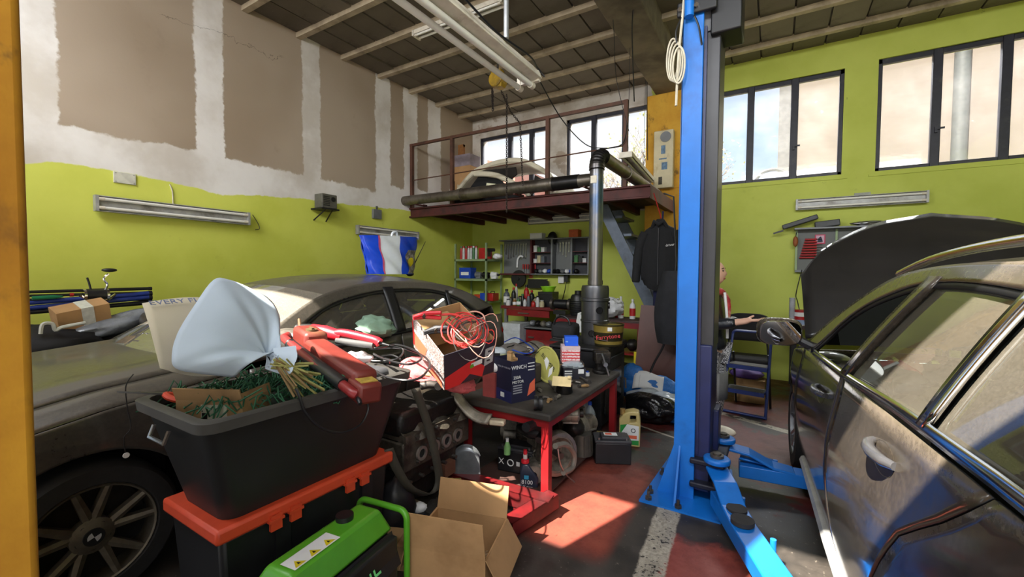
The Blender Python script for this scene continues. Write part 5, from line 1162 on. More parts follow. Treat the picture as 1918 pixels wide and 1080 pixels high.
for i in range(4): MB().bb((.0005, .012, .06+.016*i), (.0015, .085, .068+.016*i)).build('printed_line', mat('grey_ink', sr(150, 150, 160), .6), T)
for i in range(3): MB().bb((.0005, .135, bh-.03-.022*i), (.0015, .19, bh-.024-.022*i)).build('printed_line', M_WHITE, T)
MB().add([(.0012, .13, .03), (.0012, .195, .06), (.0012, .195, .14), (.0012, .15, .11)], [(0, 1, 2, 3)]).build('printed_patch', M_JORG, T, smooth=None)
for i, (x, y, a, l) in enumerate(((-.10, .06, .15, .14), (-.075, .05, -.2, .12), (-.12, .09, .4, .10), (-.05, .10, -.5, .13))):
    T2 = thing('wood_offcut', ('wood offcut standing in the winch carton', 'split wood offcut leaning in the winch carton', 'short wood offcut at the back of the winch carton', 'wood slat tilted in the winch carton')[i], 'wood', (p.x+rot2(x, y, math.radians(-22))[0], p.y+rot2(x, y, math.radians(-22))[1], ZT+bh-.09), 0, 'wood pieces in the winch carton', Euler((a, a*.6, .3*i)))
    MB().bb((-.016, -.012, 0), (.016, .012, l)).build('slat', mat('pale_split_wood', sr(196, 158, 108), .85, vary=.2, scale=20), T2)
    MB().bb((-.0162, -.0122, l-.01), (.0162, .0122, l+.001)).build('broken_end', mat('split_wood_end', sr(172, 130, 84), .9), T2)
# white cylinder and red block left of the carton
q = P_on(925, 700, .74); T = thing('paper_roll', 'white paper-towel stub with grey band left of the winch carton', 'roll', (-1.64, 2.42, .80)); MB().cyl((-.05, 0, 0), (.05, .02, 0), .034, n=20).build('roll_body', M_WHITE, T); MB().cyl((.0, .01, 0), (.012, .0125, 0), .035, n=20).build('band', mat('grey_rubber_guard', sr(92, 92, 90), .7), T)
T = thing('red_filter_box', 'small dark red box standing left of the winch carton', 'box', (-1.645, 2.43, ZT)); MB().bb((-.05, -.035, 0), (.05, .035, .165)).build('box_body', mat('dull_red_card', sr(150, 62, 58), .7), T); MB().bb((-.052, -.037, .12), (.052, .037, .166)).build('lid', mat('dull_red_card', sr(150, 62, 58), .7), T)
# round yellow-green plaque
p = P_on(1040, 718); T = thing('round_plaque', 'round yellow-green pot lid with dark lettering leaning on the bench', 'lid', (p.x-.06, p.y-.02, ZT+.145), 0, None, Euler((math.radians(90), 0, math.radians(-22))))
M_LIME2 = mat('yellow_green_lid', sr(176, 172, 92), .45, vary=.2, scale=10)
MB().lathe([(.001, -.006), (.13, -.006), (.142, .0), (.142, .008), (.132, .01), (.128, .004), (.001, .004)], (0, 0, 0), 40).build('disc', M_LIME2, T)
text('lettering', 'BLAMER', .05, mat('dark_olive_ink', sr(58, 56, 40), .7), T, (.015, .02, .005), (0, 0, math.radians(-35)))
MB().add([(-.03, .03, .006), (.0, .06, .006), (.03, .03, .006), (.0, -.045, .006)], [(0, 1, 2, 3)]).build('white_sticker', M_WHITE, T, smooth=None); MB().add([(.03, -.03, .006), (.075, -.0, .006), (.06, -.06, .006), (.015, -.10, .006)], [(0, 1, 2, 3)]).build('white_sticker', M_WHITE, T, smooth=None)
# black starter box, red-white carton, blue box (stacked)
p = P_on(1072, 712); T = thing('black_parts_box', 'open black parts box with clear bag on the bench before the stove', 'box', (p.x-.04, p.y+.10, ZT), math.radians(35))
MB().bb((-.09, -.07, 0), (.09, .07, .085)).build('box_body', M_JBLK, T); 
for i in range(3): MB().bb((-.08, -.0715, .02+.02*i), (-.02, -.07, .03+.02*i)).build('white_stripe', M_WHITE, T)
MB().bb((.0902, -.04, .03), (.0912, .04, .055)).build('red_label', M_JRED, T); crumple((0, 0, .10), (.08, .065, .03), 15, .3).build('clear_bag', mat('clear_crumpled_plastic', sr(176, 184, 190), .2, vary=.3), T)
MB().bb((.03, -.0715, .045), (.075, -.070, .08)).build('white_tag', M_WHITE, T)
T = thing('striped_carton', 'red and white printed carton stacked below the small blue box', 'box', (-1.46, 3.34, ZT+.10), math.radians(30))
t_ = MT('red_white_print'); X, Y, Z = t_.pos(); zz = Z*42; fr_ = zz._m('FRACT'); t_.set('Base Color', t_.mix(fr_.step(.35, .45)*(t_.noise(60, 2).step(.42, .5)*.6+.4), sr(204, 36, 44), sr(226, 204, 204))); t_.set('Roughness', .5)
MB().bb((-.075, -.07, 0), (.075, .07, .14)).build('carton_body', t_.m, T, bevel=.003)
MB().bb((-.0755, -.0705, .11), (.0755, .0705, .141)).build('lid', mat('pinkish_white_card', sr(222, 196, 196), .6), T)
T2 = thing('parts_carton', 'grimy dark carton carrying the striped carton on the bench', 'box', (-1.46, 3.36, ZT), math.radians(30)); MB().bb((-.10, -.08, 0), (.10, .08, .099)).build('carton_body', mat('grimy_dark_card', sr(60, 52, 48), .9), T2); MB().bb((-.1, -.082, .06), (.1, -.08, .09)).build('tape', M_CARD2, T2)
T = thing('blue_box', 'small bright blue box on top of the striped carton', 'box', (-1.455, 3.345, ZT+.242), math.radians(30)); MB().bb((-.055, -.05, 0), (.055, .05, .075)).build('box_body', mat('bright_blue_card', sr(22, 92, 220), .5, vary=.05), T, bevel=.002); MB().bb((-.05, -.0508, .03), (-.03, -.05, .04)).build('label', mat('pale_blue_print', sr(140, 180, 230), .5), T)
# vise at the far corner
T = thing('bench_vise', 'black bench vise with steel lever at the far corner of the red bench', 'vise', (-1.24, 3.50, ZT), math.radians(-60))
MB().cyl((0, 0, 0), (0, 0, .03), .075, n=20).box((0, 0, .06), (.10, .09, .07)).build('base', M_OILY, T, bevel=.008)
MB().box((-.03, 0, .14), (.08, .13, .10)).build('rear_jaw', M_OILY, T, bevel=.01); MB().box((.06, 0, .14), (.06, .13, .10)).box((.12, 0, .11), (.10, .05, .05)).build('front_jaw', M_OILY, T, bevel=.01)
MB().cyl((.15, 0, .11), (.19, 0, .11), .018).build('screw', M_STEEL, T); MB().cyl((.18, -.03, .20), (.18, .03, .02), .008).build('lever', M_STEEL, T)
# parts scattered on the bench top
def part_thing(name, label, cat, px, py, z, rz, builder, group=None, dxy=(0, 0)):
    p = onZ(px, py, z); T = thing(name, label, cat, (p.x+dxy[0], p.y+dxy[1], z), rz, group); builder(T); return T
part_thing('belt_pulley', 'black and grey belt pulley standing by the winch carton', 'car part', 1008, 754, ZT+.045, .5, lambda T: (MB().lathe([(.02, -.025), (.045, -.025), (.045, -.01), (.04, 0), (.045, .01), (.045, .025), (.02, .025)], (0, 0, 0), 26, 'x').build('wheel', M_BLACKP, T), MB().lathe([(.001, .02), (.03, .02), (.034, .028), (.001, .03)], (0, 0, 0), 22, 'x').build('hub', M_STEEL, T)))
part_thing('drive_shaft', 'greasy steel shaft lying across the bench top', 'car part', 1035, 720, ZT+.02, -.9, lambda T: (MB().tube([(-.14, 0, 0), (-.05, 0, 0), (.1, 0, 0)], [.012, .016, .013], 10).build('shaft', M_ALU, T), MB().cyl((.1, 0, 0), (.14, 0, 0), .02, n=14).build('end_joint', M_GREASE, T)))
part_thing('cylinder_liner', 'dark round liner cup with brown rim on the bench', 'car part', 1057, 735, ZT, 0, lambda T: (MB().lathe([(.055, 0), (.06, .01), (.055, .06), (.05, .06), (.048, .02), (.001, .02)], (0, 0, 0), 26).build('cup', M_OILY, T), MB().lathe([(.048, .055), (.058, .055), (.058, .065), (.048, .065)], (0, 0, 0), 26).build('rim', mat('brown_copper', sr(116, 78, 56), .5, .4), T)))
part_thing('cream_card', 'cream cardboard piece resting on the round liner', 'card', 1052, 722, ZT+.075, .3, lambda T: (MB().box((0, 0, .03), (.13, .004, .07), R=Matrix.Rotation(math.radians(-35), 3, 'X')).build('card', mat('cream_card', sr(226, 204, 150), .8), T), MB().box((.05, .0, .062), (.02, .004, .02), R=Matrix.Rotation(math.radians(-35), 3, 'X')).build('tab', mat('cream_card', sr(226, 204, 150), .8), T)))
part_thing('socket_wrench', 'steel socket wrench near the vise on the bench', 'wrench', 1090, 708, ZT+.015, -.7, lambda T: (MB().tube([(-.11, 0, 0), (.08, 0, 0)], .009, 8).build('handle', M_GREASE, T), MB().cyl((.07, 0, -.005), (.12, 0, -.005), .019, n=14).build('socket', M_GREASE, T)))
part_thing('blue_white_fitting', 'small blue and white fitting near the parts box', 'car part', 1100, 700, ZT+.018, .2, lambda T: (MB().cyl((0, 0, -.015), (0, 0, .015), .02, n=14).build('body', M_WHITE, T), MB().cyl((0, 0, .0), (0, 0, .025), .012, n=12).build('cap', M_BLUEP, T)))
for i, (px, py) in enumerate(((985, 738), (1020, 745), (1030, 750), (1012, 730), (1080, 715), (1095, 722), (1045, 742))):
    part_thing('loose_part', '%s small greasy metal part from the front on the low red bench' % ORD[i], 'car part', px, py, ZT+.012, i*.8, lambda T: (MB().tube([(-.03, 0, 0), (0, .01, .004), (.035, 0, 0)], [.010, .013, .008], 8).build('shank', (M_ALU, M_GREASE, M_CARD2)[i % 3], T), MB().cyl((.03, -.005, 0), (.05, 0, 0), .014, n=8).build('head', M_GREASE, T)), 'greasy parts on the low red bench')
# heap of rags, cables and filter bits behind the winch carton
for k, (px, py, z, r_, m_, lab) in enumerate(((960, 655, .78, (.13, .10, .05), mat('grey_parts_cloth', sr(96, 90, 84), .9), 'grey cloth heap behind the winch carton'), (930, 660, .80, (.08, .06, .04), mat('clear_crumpled_plastic', sr(176, 184, 190), .2, vary=.3), 'crumpled clear plastic bag behind the jump lead carton'), (945, 672, .76, (.07, .05, .03), mat('pale_yellow_bag', sr(190, 186, 110), .5), 'pale yellow plastic bag behind the winch carton'), (1000, 650, .78, (.10, .09, .05), M_ALU, 'heap of greasy alloy parts behind the winch carton'))):
    p = onZ(px, py, z); tag(crumple((0, 0, 0), r_, 80+k, .3, 26, 16).build('bench_heap', m_, loc=p, rot=(0, 0, .5*k)), lab, 'heap')
T = thing('parts_stack_box', 'grimy tool chest standing behind the heaps on the bench', 'tool chest', (-1.68, 3.05, ZT)); MB().bb((-.16, -.2, 0), (.14, .2, .14)).build('chest_body', mat('grimy_dark_card', sr(60, 52, 48), .9), T, bevel=.01); MB().bb((.14, -.05, .08), (.15, .05, .1)).build('chest_handle', M_STEEL, T)
for k, (q, m_, lab) in enumerate((([(945, 640), (965, 632), (985, 642), (1000, 655), (985, 662), (960, 655)], M_BLUEP, 'blue cable coil behind the winch carton'), ([(950, 650), (990, 640), (1010, 655), (990, 668)], M_TRIM, 'black cable on the heap behind the winch carton'))):
    tag(MB().tube(spline([onZ(x, y, .83) for x, y in q], 6), .005).build('heap_cable', m_), lab, 'cable')
# ---- under the bench
def battery(name, label, loc, rz, l, w_, h_, post):
    T = thing(name, label, 'battery', loc, rz)
    MB().bb((-l/2, -w_/2, 0), (l/2, w_/2, h_*.8)).build('case', mat('battery_black', sr(30, 30, 33), .45, vary=.3, dirt=sr(70, 66, 62), dirtamt=.25), T, bevel=.006)
    lid = MB().bb((-l/2-.003, -w_/2-.003, h_*.8), (l/2+.003, w_/2+.003, h_*.9)).bb((-l/2+.05, -w_/2+.02, h_*.9), (l/2-.02, w_/2-.04, h_)).build('lid', mat('battery_grey', sr(58, 58, 62), .5, vary=.3), T, bevel=.005)
    for x in (-l/2+.03, l/2-.03): MB().cyl((x, -w_/2+.025, h_*.88), (x, -w_/2+.025, h_*.97), .010, n=12).build('terminal', M_STEEL, T)
    return T
p = onZ(1140, 872, 0); T = battery('car_battery', 'black car battery standing on the red floor beside the bench', (p.x-.02, p.y+.12, 0), math.radians(28), .27, .18, .20, 0)
MB().bb((-.06, -.03, .2), (.04, .03, .2015)).build('white_label', M_WHITE, T); MB().bb((-.05, -.02, .2015), (0, .02, .202)).build('orange_print', M_JORG, T); MB().bb((.1352, -.05, .03), (.137, .05, .13)).build('side_label', mat('scuffed_label', sr(150, 140, 130), .7, vary=.5, scale=40), T)
p = onZ(935, 905, .06); T = battery('car_battery', 'black car battery with recycling symbols under the bench by the red leg', (-1.52, 2.60, .056), math.radians(8), .26, .17, .19, 0)
text('lettering', 'X', .06, M_WHITE, T, (-.10, -.087, .07), rf)
MB().tube([(-.03+.022*math.cos(a), -.0875, .07+.022*math.sin(a)) for a in [2*math.pi*i/14 for i in range(15)]], .004, 5).build('recycling_mark', M_WHITE, T); MB().bb((.015, -.088, .055), (.04, -.0865, .085)).build('white_mark', M_WHITE, T)
# dark oil bottle with red cap
p = onZ(985, 925, .0); T = thing('oil_bottle', 'dark blue oil bottle with red spout cap by the red bench leg', 'bottle', (p.x+.01, p.y+.03, 0), math.radians(20))
MB().add([(-.06, -.035, 0), (.06, -.035, 0), (.06, .035, 0), (-.06, .035, 0), (-.06, -.035, .15), (.06, -.035, .11), (.06, .035, .11), (-.06, .035, .15), (-.05, -.02, .20), (-.01, -.02, .20), (-.01, .02, .20), (-.05, .02, .20)], [(3, 2, 1, 0), (0, 1, 5, 4), (1, 2, 6, 5), (2, 3, 7, 6), (3, 0, 4, 7), (4, 5, 9, 8), (5, 6, 10, 9), (6, 7, 11, 10), (7, 4, 8, 11), (8, 9, 10, 11)]).build('bottle_body', mat('dark_blue_bottle', sr(44, 50, 66), .3), T, bevel=.012)
MB().lathe([(.026, .20), (.027, .215), (.024, .222), (.014, .225), (.012, .26), (.014, .262), (.012, .285), (.001, .287)], (-.03, 0, 0), 20).build('red_cap', M_REDT, T); MB().cyl((-.03, 0, .226), (-.03, 0, .256), .0145, n=16).build('clear_neck', mat('clear_neck_plastic', sr(200, 196, 190), .2), T)
text('lettering', '8100', .038, M_WHITE, T, (-.01, -.0365, .085), rf); MB().bb((-.03, -.0365, .105), (.0, -.0355, .13)).build('blue_logo', mat('cyan_print', sr(60, 160, 200), .5), T); text('lettering', 'X-clean', .02, M_WHITE, T, (-.005, -.0365, .055), rf)
# soda bottle with blue label
p = onZ(1100, 830, .0); T = thing('cola_bottle', 'large clear bottle of dark drink with blue label and cap', 'bottle', (p.x+.0, p.y+.05, 0))
MB().lathe([(.045, 0), (.05, .01), (.05, .10), (.049, .12)], (0, 0, 0), 26).build('dark_drink', mat('dark_cola', sr(20, 10, 8), .1), T)
MB().lathe([(.05, .12), (.051, .121), (.051, .22), (.05, .221)], (0, 0, 0), 26).build('blue_label', mat('blue_print_label', sr(24, 74, 196), .4, vary=.3, scale=30), T)
MB().lathe([(.049, .22), (.048, .245), (.038, .275), (.02, .305), (.014, .315), (.014, .325)], (0, 0, 0), 26).build('clear_neck', mat('clear_bottle_plastic', sr(196, 204, 206), .1, alpha=.45), T); MB().cyl((0, 0, .32), (0, 0, .345), .017, n=18).build('blue_cap', M_BLUEP, T)
# golden oil jug with green label
p = onZ(1178, 834, 0); T = thing('oil_jug', 'golden oil jug with green and white label on the red floor', 'jug', (p.x-.005, p.y+.03, 0), math.radians(15))
M_GOLD = mat('golden_plastic', sr(186, 168, 110), .35, vary=.1)
o2 = [(-.085, 0), (.085, 0), (.088, .22), (.075, .29), (.03, .30), (-.03, .285), (-.085, .23)]
jb = MB(); hole = [(.0, .20), (.055, .21), (.05, .265), (.005, .262)]
n7 = len(o2); out = [(x, -.055, z) for x, z in o2]+[(x, .055, z) for x, z in o2]
inn = [(x, -.055, z) for x, z in hole]+[(x, .055, z) for x, z in hole]
V_ = out+inn
F_ = [(i, (i+1) % 7, 7+(i+1) % 7, 7+i) for i in range(7)]+[(14+i, 18+i, 18+(i+1) % 4, 14+(i+1) % 4) for i in range(4)]
for off, io in ((0, 14), (7, 18)):
    for q in ((0, 1, 'a1', 'a0'), (1, 2, 'a1'), (2, 'a2', 'a1'), (2, 3, 'a2'), (3, 4, 'a2'), (4, 'a3', 'a2'), (4, 5, 'a3'), (5, 6, 'a3'), (6, 'a0', 'a3'), (6, 0, 'a0')):
        f_ = tuple((io+int(v[1]) if isinstance(v, str) else off+v) for v in q); F_.append(f_)
jb.add(V_, F_); jb.build('jug_body', M_GOLD, T, bevel=.008)
MB().cyl((-.06, 0, .255), (-.06, 0, .30), .022, n=16).build('cap', mat('brass_cap', sr(170, 138, 84), .35, .5), T)
MB().add([(-.075, -.0562, .02), (.075, -.0562, .02), (.075, -.0562, .18), (-.02, -.0562, .19), (-.075, -.0562, .12)], [(0, 1, 2, 3, 4)]).build('white_label', M_WHITE, T, smooth=None)
MB().add([(-.075, -.057, .02), (.075, -.057, .02), (.075, -.057, .06), (-.075, -.057, .05)], [(0, 1, 2, 3)]).build('green_print', mat('label_green', sr(40, 140, 60), .5), T, smooth=None); MB().add([(-.075, -.057, .10), (-.02, -.057, .19), (-.075, -.057, .18)], [(0, 1, 2)]).build('green_print', mat('label_green', sr(40, 140, 60), .5), T, smooth=None); MB().add([(-.06, -.057, .07), (.06, -.057, .07), (.06, -.057, .10), (-.06, -.057, .095)], [(0, 1, 2, 3)]).build('orange_print', M_JORG, T, smooth=None)
MB().tube([(.03+.016*math.cos(a), -.0575, .14+.016*math.sin(a)) for a in [2*math.pi*i/12 for i in range(13)]], .003, 5).build('round_emblem', M_TRIM, T)
# gearboxes and alternators
def gearbox(label, loc, rz, s):
    T = thing('gearbox', label, 'car part', loc, rz)
    MB().lathe([(.001, .09*s), (.08*s, .08*s), (.115*s, .0), (.15*s, .0), (.155*s, .05*s), (.13*s, .09*s), (.10*s, .16*s), (.075*s, .20*s), (.07*s, .26*s), (.001, .27*s)], (0, 0, .16*s), 20, 'x').build('bell_housing', M_ALU, T)
    MB().lathe([(.125*s, -.004), (.148*s, -.004), (.148*s, .012), (.125*s, .012)], (-.002, 0, .16*s), 26, 'x').build('flange_ring', mat('scraped_aluminium', sr(160, 154, 142), .4, .7), T)
    for i in range(8): a = 2*math.pi*i/8; MB().box((.09*s, .135*s*math.cos(a), .16*s+.135*s*math.sin(a)), (.14*s, .012, .012)).build('casting_rib', M_ALU, T)
    MB().cyl((-.03, 0, .16*s), (.05*s, 0, .16*s), .022*s, n=14).build('input_shaft', M_GREASE, T)
    MB().box((.16*s, .08*s, .24*s), (.12*s, .09*s, .10*s)).cyl((.1*s, .10*s, .14*s), (.22*s, .10*s, .14*s), .05*s, n=14).build('side_case', M_ALU, T, bevel=.008)
    return T
gearbox('large alloy gearbox with open bell housing under the bench', (-1.22, 2.62, .056), math.radians(150), 1.0)
gearbox('dirty alloy gearbox leaning at the back under the bench', (-1.36, 3.15, .056), math.radians(70), .95)
gearbox('second gearbox pushed deep under the bench shelf', (-1.62, 2.95, .056), math.radians(200), .9)
def alternator(label, loc, rz, s=1):
    T = thing('alternator', label, 'car part', loc, rz, 'alternators and starters under the bench')
    MB().lathe([(.02, -.07), (.06, -.07), (.07, -.055), (.07, -.01), (.066, 0), (.07, .01), (.07, .05), (.055, .065), (.02, .065)], (0, 0, .07*s), 22, 'x').build('housing', M_ALU, T)
    MB().lathe([(.012, .065), (.032, .07), (.032, .095), (.012, .1)], (0, 0, .07*s), 18, 'x').build('pulley', M_OILY, T)
    for i in range(6): a = 2*math.pi*i/6; MB().box((.0, .07*math.cos(a), .07*s+.07*math.sin(a)), (.11, .012, .012)).build('case_rib', M_ALU, T)
alternator('alternator lying on top of the gearboxes under the bench', (-1.27, 2.92, .34), .5); alternator('starter motor wedged below the bench top beside the front leg', (-1.42, 2.62, .30), 1.2); alternator('alternator on the floor sheet behind the oil bottle', (-1.34, 2.50, .056), 2.0)
for k, (px, py, z, r_, m_, lab) in enumerate(((1000, 805, .36, (.12, .07, .05), M_BLACKP, 'black air hose bundle under the bench shelf'), (1075, 800, .25, (.08, .08, .07), M_OILY, 'oily black part heap under the bench'), (1010, 880, .12, (.06, .06, .06), M_OILY, 'oily black lump behind the front bench leg'))):
    p = onZ(px, py, z); tag(crumple((0, 0, 0), r_, 90+k, .22, 24, 14).build('parts_heap', m_, loc=p), lab, 'heap')
for k, (q, lab) in enumerate((([(1040, 835), (1060, 832), (1075, 850), (1072, 875), (1055, 885)], 'thick grey hose curling out from under the bench'), ([(1045, 840), (1050, 870), (1062, 890), (1076, 902)], 'thin pale rod sticking out from the parts under the bench'), ([(985, 800), (1005, 795), (1018, 808), (1010, 825)], 'ribbed black hose beneath the bench top'))):
    tag(MB().tube(spline([onX(x, y, -1.13 if k < 2 else -1.25) for x, y in q], 6), (.018, .005, .03)[k], 8).build('bench_hose', (mat('grey_rubber_hose', sr(120, 114, 104), .6), M_STEEL, M_BLACKP)[k]), lab, 'hose')
T = thing('metal_canister', 'grey ribbed metal canister on the floor under the bench', 'canister', (-1.24, 3.08, .056), .3); MB().cyl((0, 0, 0), (0, 0, .16), .085, .075, n=22).build('body', mat('dull_grey_tin', sr(84, 80, 72), .5, .4, vary=.3), T)
for i in range(10): a = 2*math.pi*i/10; MB().cyl((.082*math.cos(a), .082*math.sin(a), .01), (.076*math.cos(a), .076*math.sin(a), .15), .005, n=6).build('rib', mat('dull_grey_tin', sr(84, 80, 72), .5, .4, vary=.3), T)
T = thing('grey_box', 'pale grey plastic box standing under the far end of the bench', 'box', (-1.44, 3.42, .056), .2); MB().bb((-.10, -.06, 0), (.10, .06, .36)).build('box_body', mat('pale_grey_plastic', sr(142, 142, 140), .6, vary=.15), T, bevel=.01); MB().bb((-.1, -.062, .3), (.1, -.06, .31)).build('lid_seam', M_TRIM, T)
T = thing('yellow_tin', 'small mustard tin behind the drink bottle under the bench', 'tin', (-1.17, 3.36, 0), .3); MB().bb((-.05, -.05, 0), (.05, .05, .13)).build('tin_body', mat('mustard_tin', sr(140, 124, 70), .5), T); MB().bb((-.052, -.052, .12), (.052, .052, .135)).build('tin_lid', mat('mustard_tin', sr(140, 124, 70), .5), T)
p = onX(950, 790, -1.58); T = thing('kraft_envelope', 'torn kraft envelope with blue stamp on the bench shelf', 'envelope', (-1.60, 2.66, .456), .2); MB().box((0, 0, .06), (.13, .004, .11), R=Matrix.Rotation(math.radians(-20), 3, 'X')).build('paper', mat('kraft_paper', sr(206, 164, 104), .85), T); MB().cyl((-.03, -.008, .085), (-.03, -.0095, .085), .014, n=16).build('blue_stamp', mat('faded_blue_ink', sr(96, 100, 150), .7), T); MB().box((-.03, -.003, .05), (.022, .003, .022), R=Matrix.Rotation(math.radians(-20), 3, 'X')).build('blue_stamp', mat('faded_blue_ink', sr(96, 100, 150), .7), T)
T = thing('green_squeeze_bottle', 'small pale green squeeze bottle with white cap beside the battery', 'bottle', onZ(950, 850, .20)); MB().lathe([(.022, 0), (.024, .05), (.012, .085), (.010, .09)], (0, 0, 0), 16).build('bottle_body', mat('pale_green_bottle', sr(140, 196, 120), .5), T); MB().cyl((0, 0, .088), (0, 0, .112), .011, n=12).build('cap', M_WHITE, T)
# ---- bucket and pot on the stove, red cylinder and tool case behind
T = thing('paint_bucket', 'black and gold metal bucket with red lettering standing on the stove', 'bucket', (-1.33, 3.93, .772)); 
MB().lathe([(.001, .0), (.125, 0), (.13, .01), (.145, .19), (.149, .195), (.149, .203), (.143, .203), (.140, .19), (.124, .012), (.001, .012)], (0, 0, 0), 36).build('pail', mat('black_gold_tin', sr(64, 58, 36), .35, .4, vary=.2), T)
MB().lathe([(.131, .02), (.1335, .05)], (0, 0, 0), 36).build('gold_band', mat('gold_tin', sr(176, 152, 74), .35, .6), T); MB().lathe([(.1405, .13), (.1455, .19)], (0, 0, 0), 36).build('gold_band', mat('gold_tin', sr(176, 152, 74), .35, .6), T)
text('lettering', 'Farrytone', .055, M_REDT, T, (.045, -.134, .095), (math.radians(86), math.radians(-8), math.radians(18)))
MB().box((.06, -.133, .165), (.04, .004, .035), .42).build('white_sticker', M_WHITE, T); MB().tube(spline([(-.14, -.02, .16), (-.12, -.10, .10), (-.04, -.15, .07), (.05, -.15, .06)], 5), .003).build('bail_handle', M_STEEL, T)
T = thing('red_gas_cylinder', 'dark red cylinder lying behind the striped carton', 'cylinder', (-2.0, 3.98, .0), .2); MB().bb((-.12, -.14, 0), (.12, .14, .56)).build('stand', M_IRON, T); MB().lathe([(.001, -.16), (.08, -.155), (.09, -.13), (.09, .13), (.08, .155), (.001, .16)], (0, 0, .655), 24, 'x').build('tank', mat('dark_red_tank', sr(112, 32, 30), .45, dirt=sr(60, 30, 28), dirtamt=.5), T)
T = thing('black_tool_bag', 'black padded tool bag standing behind the bench left of the stove', 'tool bag', (-2.05, 4.55, 0)); MB().box((0, 0, .35), (.34, .26, .70)).box((0, 0, .78), (.30, .22, .20)).build('bag_body', mat('black_nylon', sr(34, 34, 36), .8), T, bevel=.05); MB().tube(arc((0, .86), .10, 0, math.pi, 10, lambda x, z: (x, -.1, z)), .012, 8).build('bag_handle', M_TRIM, T)
T = thing('steel_pot', 'small pale enamel pan on the stove top behind the blue box', 'pan', (-1.66, 3.80, .772)); MB().lathe([(.001, 0), (.07, 0), (.075, .045), (.07, .045), (.066, .006), (.001, .006)], (0, 0, 0), 24).build('pan_body', mat('cream_enamel', sr(206, 200, 176), .4), T); MB().cyl((-.07, 0, .035), (-.17, -.03, .045), .008).build('pan_handle', M_IRON, T)
# ================================================================ back of the workshop under the platform
def bottle(name, label, loc, h_, r_, body, cap, lab=None, group=None, neck=.35, rz=0):
    T = thing(name, label, 'bottle', loc, rz, group)
    MB().lathe([(r_*.95, 0), (r_, .006), (r_, h_*.62), (r_*.8, h_*.74), (r_*neck, h_*.82), (r_*neck, h_*.88)], (0, 0, 0), 16).build('bottle_body', body, T)
    MB().cyl((0, 0, h_*.87), (0, 0, h_), r_*neck*1.25, n=12).build('cap', cap, T)
    if lab: MB().lathe([(r_*1.01, h_*.15), (r_*1.012, h_*.16), (r_*1.012, h_*.52), (r_*1.01, h_*.53)], (0, 0, 0), 16).build('bottle_label', lab, T)
    return T
def sbox(name, label, loc, d_, m_, lid=None, rz=0, group=None, cat='box'):
    T = thing(name, label, cat, loc, rz, group)
    MB().bb((-d_[0]/2, -d_[1]/2, 0), (d_[0]/2, d_[1]/2, d_[2]*.8)).build('box_body', m_, T, bevel=.003)
    MB().bb((-d_[0]/2-.002, -d_[1]/2-.002, d_[2]*.8), (d_[0]/2+.002, d_[1]/2+.002, d_[2])).build('lid', lid or m_, T, bevel=.003)
    return T
M_SHELFG = mat('pale_green_shelf_steel', sr(142, 160, 120), .5, .2, vary=.15)
M_GREYB = mat('grey_steel_sheet', sr(120, 122, 124), .5, .3, vary=.15)
M_BOTS = [mat('bottle_grey', sr(90, 96, 104), .4), mat('bottle_white', sr(206, 206, 204), .4), mat('bottle_red', sr(176, 30, 32), .4), mat('bottle_black', sr(26, 26, 28), .35), mat('bottle_amber', sr(132, 88, 36), .3), mat('bottle_green', sr(56, 112, 60), .4), mat('bottle_cream', sr(190, 178, 140), .5)]
COLN = ['grey', 'white', 'red', 'black', 'amber', 'green', 'cream']
# shelving rack in the corner
ys = 6.30; sx0, sx1 = onY(832, 500, ys).x, onY(911, 500, ys).x; sx0 = max(sx0, XL+.03)
T = thing('shelving_rack', 'pale green steel shelving rack in the back corner', 'shelf', (sx0, ys, 0)); sw_ = sx1-sx0
for x in (0, sw_-.03):
    for y in (0, .5): MB().bb((x, y, 0), (x+.03, y+.03, 1.98)).build('upright', M_SHELFG, T)
zs = [onY(850, y, ys).z for y in (484, 520, 560)]+[.62, .2]
for z in zs: MB().bb((0, 0, z-.05), (sw_, .53, z-.012)).build('shelf_board', M_SHELFG, T)
rd = random.Random(21)
for i in range(7):
    k = [2, 1, 2, 1, 1, 5, 1][i]; bottle('spray_can', '%s can, number %s from the left on the top shelf of the rack' % (COLN[k], ['one', 'two', 'three', 'four', 'five', 'six', 'seven'][i]), (sx0+.07+.058*i, ys+.12, zs[0]-.009), .24, .026, M_BOTS[k], M_BOTS[(k+3) % 7 if k != 1 else 2], None, 'cans on the rack top shelf', .7)
sbox('red_case', 'red plastic case at the right on the rack top shelf', (sx0+.57, ys+.2, zs[0]-.009), (.16, .2, .20), M_BOTS[2])
T = thing('grey_drill', 'grey cordless drill standing on the rack top shelf', 'drill', (sx0+.72, ys+.15, zs[0]-.009)); MB().cyl((-.06, 0, .16), (.08, 0, .16), .03).build('motor', M_BLACKP, T); MB().box((-.03, 0, .08), (.04, .03, .14)).build('grip', M_BLACKP, T); MB().box((-.03, 0, .02), (.07, .05, .04)).build('battery_pack', M_BOTS[2], T)
tag(crumple((0, 0, .04), (.08, .08, .05), 5, .3).build('white_rag', M_WHITE, loc=(sx0+.84, ys+.2, zs[0]-.005)), 'crumpled pale rag on the rack top shelf', 'rag')
sbox('blue_battery_case', 'blue case with white label on the rack middle shelf', (sx0+.20, ys+.15, zs[1]-.009), (.26, .18, .20), M_BLUEP)
MB().bb((-.09, -.092, .06), (.09, -.09, .12)).build('case_label', M_WHITE, bpy.data.objects['blue_battery_case'])
